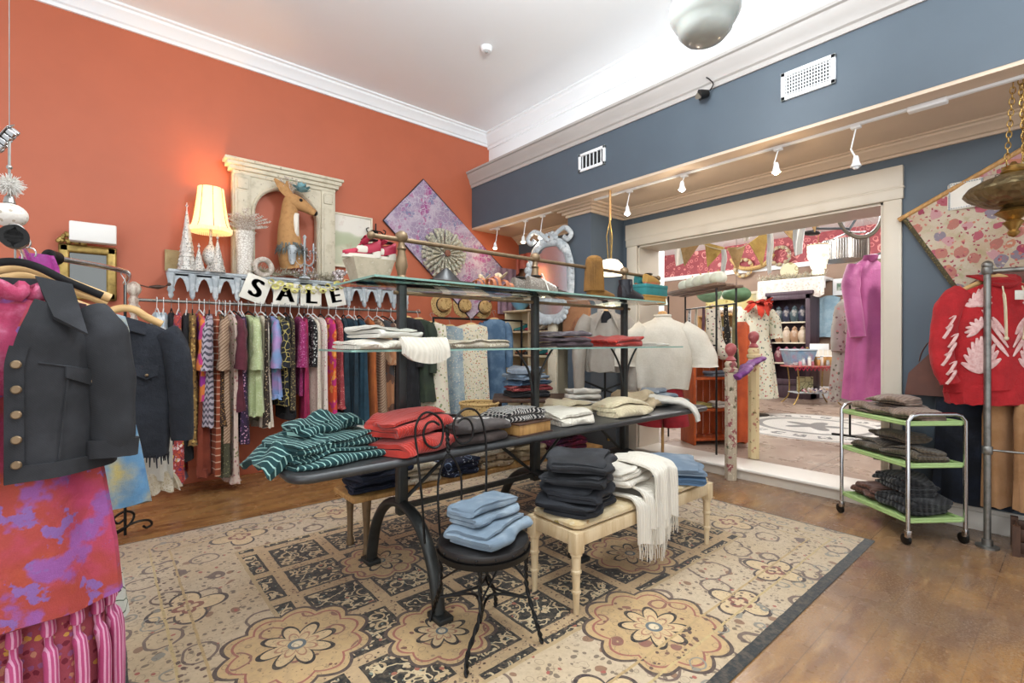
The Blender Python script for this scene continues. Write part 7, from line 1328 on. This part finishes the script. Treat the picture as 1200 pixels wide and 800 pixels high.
# peach cushion, pink lampshade beside cabinet
p = atx(893, 362, 11.6); o = thing('shade_lamp', 'small lamp with peach shade left of the glazed cabinet', 'lamp', (11.5, p.y, .105)); m = MB(); m.lathe([(.12, 0), (.1, .03), (.02, .06), (.02, p.z-.3)], 16); m.build('base', M_gold, o); m = MB(); m.lathe([(.2, p.z-.3), (.09, p.z+.02), (.085, p.z+.02), (.19, p.z-.3)], 24); m.build('lamp_shade', mat('peach_shade', '#e6c8ae', .7), o)
# mannequin in a flowered dress with a red scarf
pm = bz(886, 486); dm = thing('back_mannequin', 'mannequin stand beneath the cream flowered dress in the back room', 'mannequin', (pm.x, pm.y, .105), -.75); D_ = .6468*pm.x+.7627*pm.y; zn = 1.35+(400-355)*D_/566-.105; m = MB(); m.lathe([(.06, zn), (.06, zn-.08), (.18, zn-.15), (.2, zn-.3), (.15, zn-.55), (.2, zn-.8)], 24, sy=.6); m.build('torso', F_beige, dm, smooth=80); m = MB(); m.lathe([(.2, 0), (.2, .015), (.025, .03), (.02, zn-.6)], 20); m.build('stand', M_black, dm)
fd = thing('flowered_dress', 'cream flowered dress on the mannequin behind the newel posts', 'dress', (pm.x, pm.y, .105), -.75); F_fd = fab('cream_flowered', '#e0dcc6', ('cells', ['#8a9a7a', '#b86a6a', '#5a6a6a', '#d0a07a'], 17, .3)); m = MB(); garm(m, [(zn-.06, .1, .07), (zn-.14, .21, .13), (zn-.4, .2, .14), (zn-.55, .19, .13), (zn-.9, .25, .17), (.3, .33, .22)], 40, 7, .02, 3); m.build('body', F_fd, fd)
for s in (-1, 1): m = MB(); sleeve(m, [(s*.2, 0, zn-.15), (s*.28, -.02, zn-.3), (s*.32, -.03, zn-.6)], [(.08, .09), (.09, .1), (.1, .11)], 2); m.build('sleeve', F_fd, fd)
m = MB(); r_ = random.Random(51)
for i in range(30): a = r_.uniform(PI*.9, PI*2.1); q = Vector((.1*cos(a), -.05+.1*sin(a), zn-.02)); e_ = q+Vector((.12*cos(a), .14*sin(a), r_.uniform(-.28, .08))); m.tube(smooth_path([q, (q+e_)*.5+Vector((0, -.05, .03)), e_], 3), [(.02, .012), (.035, .014), (.045, .014), (.045, .012), (.04, .01), (.03, .008), (.008, .004)], 6)
tag(m.build('red_ruffled_scarf', fab('red_orange_chiffon', '#c93a24', ('noise', '#a82a1c', 8, .5)), loc=(pm.x, pm.y, .105), rot=-.75), 'red orange ruffled scarf around the neck of the flowered dress', 'scarf')
# shelving with dark folded clothes, stool
ps = bz(850, 456); bs = thing('back_shelving', 'brown wooden shelving with folded clothes at the left of the back room', 'shelving', (9.0, atx(850, 400, 9.0).y, .105), -.3); m = MB()
for y in (-.5, .47): m.box(-.2, .2, y, y+.03, 0, 1.75, b=.004)
m.box(.18, .2, -.5, .5, 0, 1.75); m.build('carcass', M_wood, bs)
for z in (.1, .55, 1.0, 1.4, 1.72): m = MB(); m.box(-.2, .18, -.47, .47, z, z+.03, b=.004); m.build('shelf', M_wood, bs)
bx0, by0 = 9.0, atx(850, 400, 9.0).y
for i, (z, ly, c_, l) in enumerate(((1.031, -.12, D_navy, 'dark navy jeans, lower ones on the back shelving'), (1.12, -.14, D_navy, 'dark navy jeans, upper ones on the back shelving'), (1.031, .28, F_white, 'white folded shirt beside navy jeans on the back shelving'), (1.431, .05, F_grey, 'grey blue folded shirt on the upper board of the back shelving'), (1.431, -.25, F_white, 'white folded shirt on the upper board of the back shelving'), (.581, 0, F_tan, 'tan print folded shirt low on the back shelving'))): folded('folded_shirt', l, 'shirt', c_, (bx0-.02+.2955*ly, by0+.955*ly, .105+z), .3, .3, .028, 3, 1.27, seed=240+i, amp=.012)
for i, (px, py, d, lab) in enumerate(((831, 343, 8.0, 'pale green striped round cushion hanging left of the dark oval one'), (863, 345, 9.6, 'dark green oval cushion hanging right of the pale striped one'))):
    ly = (.3, -.3)[i]; p = atd(px, py, d); M_mel = mat('green_striped_moss', '#4c6a4a', .7); 
    if i == 0: M_mel = mat('pale_green_moss', '#6f8f70', .7); M_mel.mix(M_mel.noise(9, 3).step(.45, .6)*.7, '#7d9a78')
    o = thing('moss_ball', lab.replace('cushion', 'moss ball'), 'moss ball', p); m = MB(); m.lathe([(max(1e-6, (.2, .27)[i]*sin(PI*j/12)), -.16*cos(PI*j/12)) for j in range(13)], 30, wob=lambda a, j: .02*sin(12*a)); m.build('ball', M_mel, o); m = MB(); m.rod((0, 0, .15), (0, 0, .25), .006, 6); m.rod((0, 0, .24), (0, 0, 3.78-p.z), .004, 6); m.build('hanging_cord', M_black, o)
pq = bz(858, 462); so = thing('yellow_stool', 'pale yellow wooden stool in front of the back shelving', 'stool', (pq.x, pq.y, .105), -.6); D_ = .6468*pq.x+.7627*pq.y; hs_ = 1.35+(400-397)*D_/566-.105; m = MB(); slab(m, -.17, .17, -.17, .17, hs_-.04, hs_, .03, .008); m.build('seat', woodm('yellow_pine', '#d9b06a', '#c09450'), so)
for sx in (-1, 1):
    for sy in (-1, 1): m = MB(); m.tube([(sx*.12, sy*.12, hs_-.04), (sx*.17, sy*.17, 0)], [.022, .018], 10); m.build('leg', MATS['yellow_pine'], so)
for z in (.35, .65): m = MB(); m.rod((-.15, -.15, z), (.15, -.15, z), .011, 8); m.rod((-.15, .15, z), (.15, .15, z), .011, 8); m.build('stretcher', MATS['yellow_pine'], so)
p = atd(838, 440, 7.6); simple('white_dress', 'long white dress hanging in front of the back shelving', 'dress', F_white, (p.x, p.y, 1.35), [(0, .12, .05), (-.05, .16, .07), (-.5, .16, .07), (-1.225, .2, .1)], -.7, 260)
simple('white_patterned_smock', 'white patterned smock hanging between shelving and flowered dress', 'dress', F_sage, (8.6, atx(862, 400, 8.6).y-.12, 1.75), [(0, .06, .04), (-.06, .16, .07), (-.5, .2, .08), (-.7, .24, .1)], -.7, 261)
# framed mirror / window left, pictures
p = atx(866, 365, 12.1); o = thing('tall_picture', 'tall pale framed picture on the taupe wall behind the moss ball', 'picture', (12.13, p.y, p.z-.2)); m = MB(); m.box(-.02, .02, -.42, .42, -.6, .62, b=.004); m.build('panel', fab('pale_yellow_picture', '#d9c88a', ('noise', '#b8b4a0', 3, .5)), o); m = MB()
for a in ((-.48, -.42, -.66, .68), (.42, .48, -.66, .68), (-.42, .42, .62, .68), (-.42, .42, -.66, -.6)): m.box(-.04, .03, *a, b=.006)
m.build('frame', M_antique, o)
p = atx(984, 336, 12.15); o = thing('small_picture', 'small white framed picture on the taupe wall near the pink robe', 'picture', (12.16, p.y, p.z)); m = MB(); m.box(-.02, .02, -.13, .13, -.18, .18, b=.004); m.build('frame', M_white, o); m = MB(); m.box(-.026, -.018, -.05, .05, -.08, .08); m.build('image', fab('green_sketch', '#6a8a74', ('noise', '#c9d0c4', 12, .5)), o)
p = atx(1040, 325, 12.15); o = thing('narrow_picture', 'narrow pale framed picture behind the pink robe', 'picture', (12.16, p.y+.15, p.z)); m = MB(); m.box(-.02, .02, -.22, .22, -.3, .3, b=.004); m.build('frame', M_white, o); MB().box(-.026, -.018, -.16, .16, -.24, .24).build('image', M_paint, o)
# blue dress and clothes on right
p = bz(973, 462); simple('blue_blouse', 'pale blue blouse hanging on the taupe wall behind the card rack', 'blouse', fab('pale_blue_cotton', '#a9c6d4', ('noise', '#8fb0c4', 8, .5)), (12.1, atx(972, 400, 12.1).y, 2.35), [(0, .06, .05), (-.05, .2, .06), (-.4, .2, .06), (-.9, .25, .06)], PI/2, 270)
# robes at the right jamb
F_pinkr = fab('pink_satin', '#d168a4', ('noise', '#bf5492', 4, .5), rough=.45, sheen=.3); p = atd(1018, 305, 5.35)
pk2 = thing('pink_robe', 'long pink satin robe hanging just inside the right end of the opening', 'robe', (p.x, p.y, p.z), -.75); L = p.z-(1.35+(400-468)*5.35/566); m = MB(); garm(m, [(.02, .05, .04), (-.04, .13, .07), (-.1, .18, .085), (-.6, .19, .1), (-L, .25, .12)], 44, 6, .018, 4); m.build('body', F_pinkr, pk2)
for s in (-1, 1): m = MB(); sleeve(m, [(s*.15, -.01, -.07), (s*.21, -.03, -.25), (s*.22, -.08, -.5), (s*.2, -.13, -.85)], [(.07, .08), (.08, .09), (.075, .085), (.07, .08)], 2, 16); m.build('sleeve', F_pinkr, pk2)
m = MB(); m.sheet(lambda u, v: (.07*cos(PI*u), -.03-.06*sin(PI*u)+.03*v, .05-.07*v), 12, 5, .012); m.build('collar', F_pinkr, pk2)
p = atd(993, 352, 5.9); L = p.z-(1.35+(400-470)*5.9/566); F_frobe = fab('grey_floral_robe', '#b5ada2', ('noise', '#a29a8e', 5, .5), ('cells', ['#7a5a5a', '#a86a6a', '#6a6a58', '#c98a80'], 18, .3)); fr_ = simple('floral_robe', 'grey robe with flowers at the hem left of the pink robe', 'robe', F_frobe, (p.x, p.y, p.z), [(.02, .05, .04), (-.05, .12, .07), (-.5, .14, .09), (-L, .2, .13)], -.6, 271, slv=[(s, ([(.1, -.01, -.08), (.15, -.03, -.3), (.18, -.06, -.62)], [(.05, .06), (.06, .07), (.065, .075)])) for s in (-1, 1)])
p = atd(1043, 318, 5.15); simple('tie_dye_top', 'blue and yellow tie dyed top between the pink robe and the jamb', 'top', fab('blue_yellow_tie_dye', '#8fb0c4', ('noise', '#d8d060', 4, .5), ('noise', '#6a8ab0', 6, .55), ('noise', '#c8a0b8', 5, .6)), (p.x, p.y, p.z), [(0, .03, .02), (-.1, .05, .04), (-.5, .055, .05), (-.75, .06, .05)], -.7, 272)
for px, d, zt4, l in ((1018, 5.35, 2.27, 'hanger of the pink robe'), ): pass
rr2 = thing('back_clothes_rail', 'black clothes rail carrying the robes inside the right end of the opening', 'clothes rail', (0, 0, 0)); a_, b_ = atd(1052, 300, 4.98), atd(996, 340, 6.3); z5 = atd(1018, 296, 5.35).z; m = MB(); m.rod((a_.x, a_.y, z5), (b_.x, b_.y, z5), .012, 8); m.build('rail', M_black, rr2)
for q in (a_, b_): m = MB(); m.rod((q.x, q.y, .11), (q.x, q.y, z5+.01), .013, 8); m.box(q.x-.03, q.x+.03, q.y-.2, q.y+.2, .106, .13); m.build('upright', M_black, rr2)
# ceiling decorations
def hang_cord(m, z): m.rod((0, 0, 0), (0, 0, z), .004, 6)
p = atd(990, 293, 7.6); o = thing('drum_chandelier', 'silver drum chandelier hanging in the back room right of the opening', 'lamp', p); m = MB(); m.lathe([(.3, -.16), (.31, -.16), (.31, .15), (.3, .15)], 40); m.build('drum_shade', metalm('brushed_nickel', '#a39a92', .3, .8, .2), o); m = MB()
for i in range(60): a = TAU*i/60; m.rod((.315*cos(a), .315*sin(a), .14), (.315*cos(a), .315*sin(a), -.17), .005, 5)
m.build('chain_strands', M_chrome, o); m = MB(); hang_cord(m, 3.78-p.z); m.build('rod', M_chrome, o)
p = atd(959, 300, 7.2); o = thing('shell_chandelier', 'white capiz shell chandelier glowing beside the drum chandelier', 'lamp', p); M_capiz = mat('capiz_shell', '#f3eee2', .3); M_capiz.b.inputs['Emission Color'].default_value = lin('#fff0d4'); M_capiz.b.inputs['Emission Strength'].default_value = .5; m = MB(); r_ = random.Random(60)
for k in range(6):
    for i in range(16-k): a = TAU*i/(16-k)+k*.4; q = .16-.012*k-.01*abs(2-k); zz_ = .14-.075*k; m.lathe([(.0, -.002), (.036, -.002), (.036, .002), (0, .002)], 8, Matrix.Translation((q*cos(a), q*sin(a), zz_)) @ Matrix.Rotation(a, 4, 'Z') @ Matrix.Rotation(R(90+r_.uniform(-20, 20)), 4, 'Y'))
m.build('shell_discs', M_capiz, o); m = MB(); hang_cord(m, 3.78-p.z); m.tube(arc((0, 0, .16), .15, 0, TAU, 24, 'xy')[:-1], .006, 6, closed=True); m.build('frame', M_brass, o)
# bicycle hung from the ceiling
p = atd(978, 258, 6.4); bi = thing('hanging_bicycle', 'old bicycle hung from the ceiling of the back room', 'bicycle', p, -.55); M_tyre = mat('worn_tyre', '#6b6355', .8)
def wheel(cx_, cz_, r, lab=None):
    m = MB(); m.tube(arc((cx_, 0, cz_), r, 0, TAU, 48, 'xz')[:-1], .022, 10, closed=True); w_ = m.build('tyre', M_tyre, bi); m = MB(); m.tube(arc((cx_, 0, cz_), r-.03, 0, TAU, 48, 'xz')[:-1], .008, 6, closed=True); m.rod((cx_, -.04, cz_), (cx_, .04, cz_), .02, 10)
    for i in range(24): a = TAU*i/24; m.rod((cx_, .02*(-1)**i, cz_), (cx_+(r-.03)*cos(a), 0, cz_+(r-.03)*sin(a)), .0016, 4)
    m.build('wheel', M_chrome, bi)
wheel(.38, .12, .34); wheel(-.62, .22, .34); m = MB()
for a, b in (((-.62, .22), (-.2, .02)), ((-.2, .02), (-.28, -.0)), ((-.2, .02), (.2, .1)), ((-.28, -.12), (.24, -.1)), ((.38, .12), (.22, -.12)), ((-.2, .02), (-.32, -.16)), ((-.62, .22), (-.3, -.1))): m.rod((a[0], 0, a[1]), (b[0], 0, b[1]), .016, 8)
m.build('frame', metalm('grey_bike_enamel', '#5f676c', .4, .5), bi); m = MB(); m.tube(smooth_path([(.22, -.25, -.2), (.18, -.22, -.2), (.2, -.08, -.17), (.22, 0, -.15), (.2, .08, -.17), (.18, .22, -.2), (.22, .25, -.2)], 4), .011, 8); m.build('handlebar', M_chrome, bi); m = MB(); m.ball((-.34, 0, -.18), .1, 14, 8, sx=1.2, sy=.7, sz=.35); m.build('saddle', M_leather, bi); m = MB(); m.lathe([(.0, -.005), (.08, -.005), (.08, .005), (0, .005)], 24, Matrix.Translation((-.2, 0, .02)) @ Matrix.Rotation(R(90), 4, 'X')); m.rod((-.2, -.06, .02), (-.12, -.06, .12), .008, 6); m.box(-.16, -.08, -.12, -.05, .11, .13, b=.004); m.build('crank', M_chrome, bi)
m = MB(); m.rod((.38, 0, .12), (.38, 0, 3.78-p.z), .004, 5); m.rod((-.62, 0, .22), (-.62, 0, 3.78-p.z), .004, 5); m.build('hanging_wire', M_wire, bi)
# burlap bunting
M_burl = fab('burlap', '#c4a06c', ('noise', '#a98654', 9, .5), weave=160, bump=.5); M_burl2 = fab('yellow_burlap', '#cba85c', ('noise', '#b8934c', 9, .5), weave=160, bump=.5)
bn = thing('burlap_bunting', 'string of burlap pennants hung across the back room below the ceiling', 'bunting', (0, 0, 0)); pts = [(768, 252), (798, 262), (826, 287), (862, 292), (895, 272), (930, 240), (958, 234)]; CD = [atd(a, b, 6.5-.05*i) for i, (a, b) in enumerate(pts)]; m = MB(); m.tube(smooth_path(CD, 5), .006, 6); m.build('cord', MATS['string'], bn)
for i, (a, b, c) in enumerate((((793, 266), (820, 286), (802, 312)), ((826, 284), (850, 290), (829, 313)), ((852, 290), (873, 289), (864, 317)), ((878, 285), (902, 266), (893, 312)), ((906, 258), (938, 238), (930, 283)), ((772, 252), (796, 256), (784, 282)), ((938, 240), (962, 236), (955, 272)))):
    q = [atd(*v, 6.45-.05*i) for v in (a, b, c)]; nrm = (q[1]-q[0]).cross(q[2]-q[0]).normalized()*.006; m = MB(); m.add([v+nrm for v in q]+[v-nrm for v in q], [(0, 1, 2), (5, 4, 3), (0, 3, 4, 1), (1, 4, 5, 2), (2, 5, 3, 0)]); m.build('pennant', (M_burl, M_burl2)[i % 2], bn, smooth=None)
M_rib = mat('white_ribbon', '#efece4', .5)
for i, (px, y0, y1, d, w, lab) in enumerate(((848, 292, 327, 6.3, .03, 'white ribbon tail hanging from the left of the bunting'), (902, 270, 322, 6.0, .035, 'white ribbon tail hanging from the middle of the bunting'), (797, 245, 312, 7.0, .09, 'wide sheer white ribbon hanging at the left of the bunting'), (936, 244, 300, 5.6, .07, 'wide white chiffon streamer hanging from the right of the bunting'), (875, 228, 284, 6.8, .06, 'grey white ribbon above the middle of the bunting'))):
    a, b = atd(px, y0, d), atd(px, y1, d); L = a.z-b.z; m = MB(); m.sheet(lambda u, v: ((u-.5)*2*w*(1-.3*v)+.01*sin(v*6), .02*sin(u*9+v*4), -L*v*(1-.06*u)), 12, 12, .004); m.rod((0, 0, 0), (0, 0, 3.77-a.z), .002, 5); tag(m.build('ribbon_streamer', M_rib, loc=a, rot=-YAW), lab, 'ribbon')
# straw stars / bird cage ornaments on the rail line
p = atd(872, 312, 9.0); 
for i, (px, py, d, r, lab) in enumerate(((872, 314, 10.0, .2, 'round twig wreath hung on the rose wallpaper'), (915, 300, 9.5, .2, 'dried flower wreath hung on the rose wallpaper'))):
    o = thing('twig_wreath', lab, 'wreath', (12.12, atx(px, py, 12.12).y, atx(px, py, 12.12).z), (0, R(90), 0)); r_ = random.Random(70+i); m = MB()
    for k in range(40): a = TAU*k/40; q = r*r_.uniform(.85, 1.15); m.tube([(q*cos(a), q*sin(a), r_.uniform(-.05, 0)), (r*1.2*cos(a+.5), r*1.2*sin(a+.5), -.05)], [.016, .01], 5)
    m.build('twigs', (F_straw, M_garl)[i], o); m = MB()
    for k in range(9): a = TAU*k/9; m.ball((r*cos(a), r*sin(a), -.06), .05, 7, 5)
    m.build('blossoms', (F_cream, F_beige)[i], o)
p = atx(882, 308, 12.1); o = thing('straw_boat_basket', 'long tan basket garland on the rose wallpaper under the bunting', 'basket', (12.05, p.y, p.z)); m = MB(); m.tube(smooth_path([(0, -.5, .15), (0, -.3, -.08), (0, 0, -.14), (0, .3, -.08), (0, .5, .15)], 5), [(.05+.06*sin(PI*i/20), .05) for i in range(21)], 10); m.build('body', F_straw, o)
# framed picture and white curtain at the far left of the back room
p = aty(768, 284, 4.5); o = thing('wall_speaker', 'black box speaker high on the white wall at the left of the back room', 'speaker', (p.x, 4.49, p.z)); m = MB(); m.box(-.16, .16, -.1, .11, -.12, .11, b=.01); m.build('cabinet', M_black, o); MB().box(-.14, .14, -.106, -.099, -.1, .09).build('grille', mat('slate_grille', '#4a5258', .6), o)
p = atd(757, 318, 6.4); 
def cone_cloth(): 
    m = MB(); m.lathe([(.0, .3), (.03, .28), (.18, -.1), (.26, -.42)], 24, wob=lambda a, j: .08*sin(6*a)*(j > 1)); return m
o = thing('mint_cloth_canopy', 'pale mint cloth draped in a peak behind the white pumpkins', 'cloth', (6.7, atx(762, 318, 6.7).y, 2.35)); cone_cloth().build('cloth', fab('pale_mint', '#c6d6c6', ('noise', '#b0c4b4', 5, .5)), o); m = MB(); m.rod((0, 0, -2.24), (0, 0, .3), .012, 8); m.lathe([(.18, -2.243), (.18, -2.22), (.02, -2.2)], 16); m.build('stand', M_black, o)
# yellow floral quilt
p = atx(845, 362, 9.3); m = MB(); m.sheet(lambda u, v: (-.02*sin(u*8), (u-.5)*.55, -.55*v+.05*sin(u*PI)), 16, 10, .02); tag(m.build('yellow_quilt', fab('yellow_floral_quilt', '#ddd28c', ('cells', ['#8a9a6a', '#b8a060', '#d0b0a0'], 12, .34)), loc=(9.25, p.y, p.z+.14)), 'pale yellow flowered quilt hanging above the back shelving', 'quilt')
m = MB(); r_ = random.Random(80)
for i in range(14): m.ball((r_.uniform(-.08, .08), -.28+.042*i, .06+r_.uniform(0, .03)), .06, 8, 6)
tag(m.build('flower_row', F_lacew, loc=(9.0, by0-.0, .105+1.752)), 'row of white blossoms on top of the back shelving', 'flowers', kind='stuff')
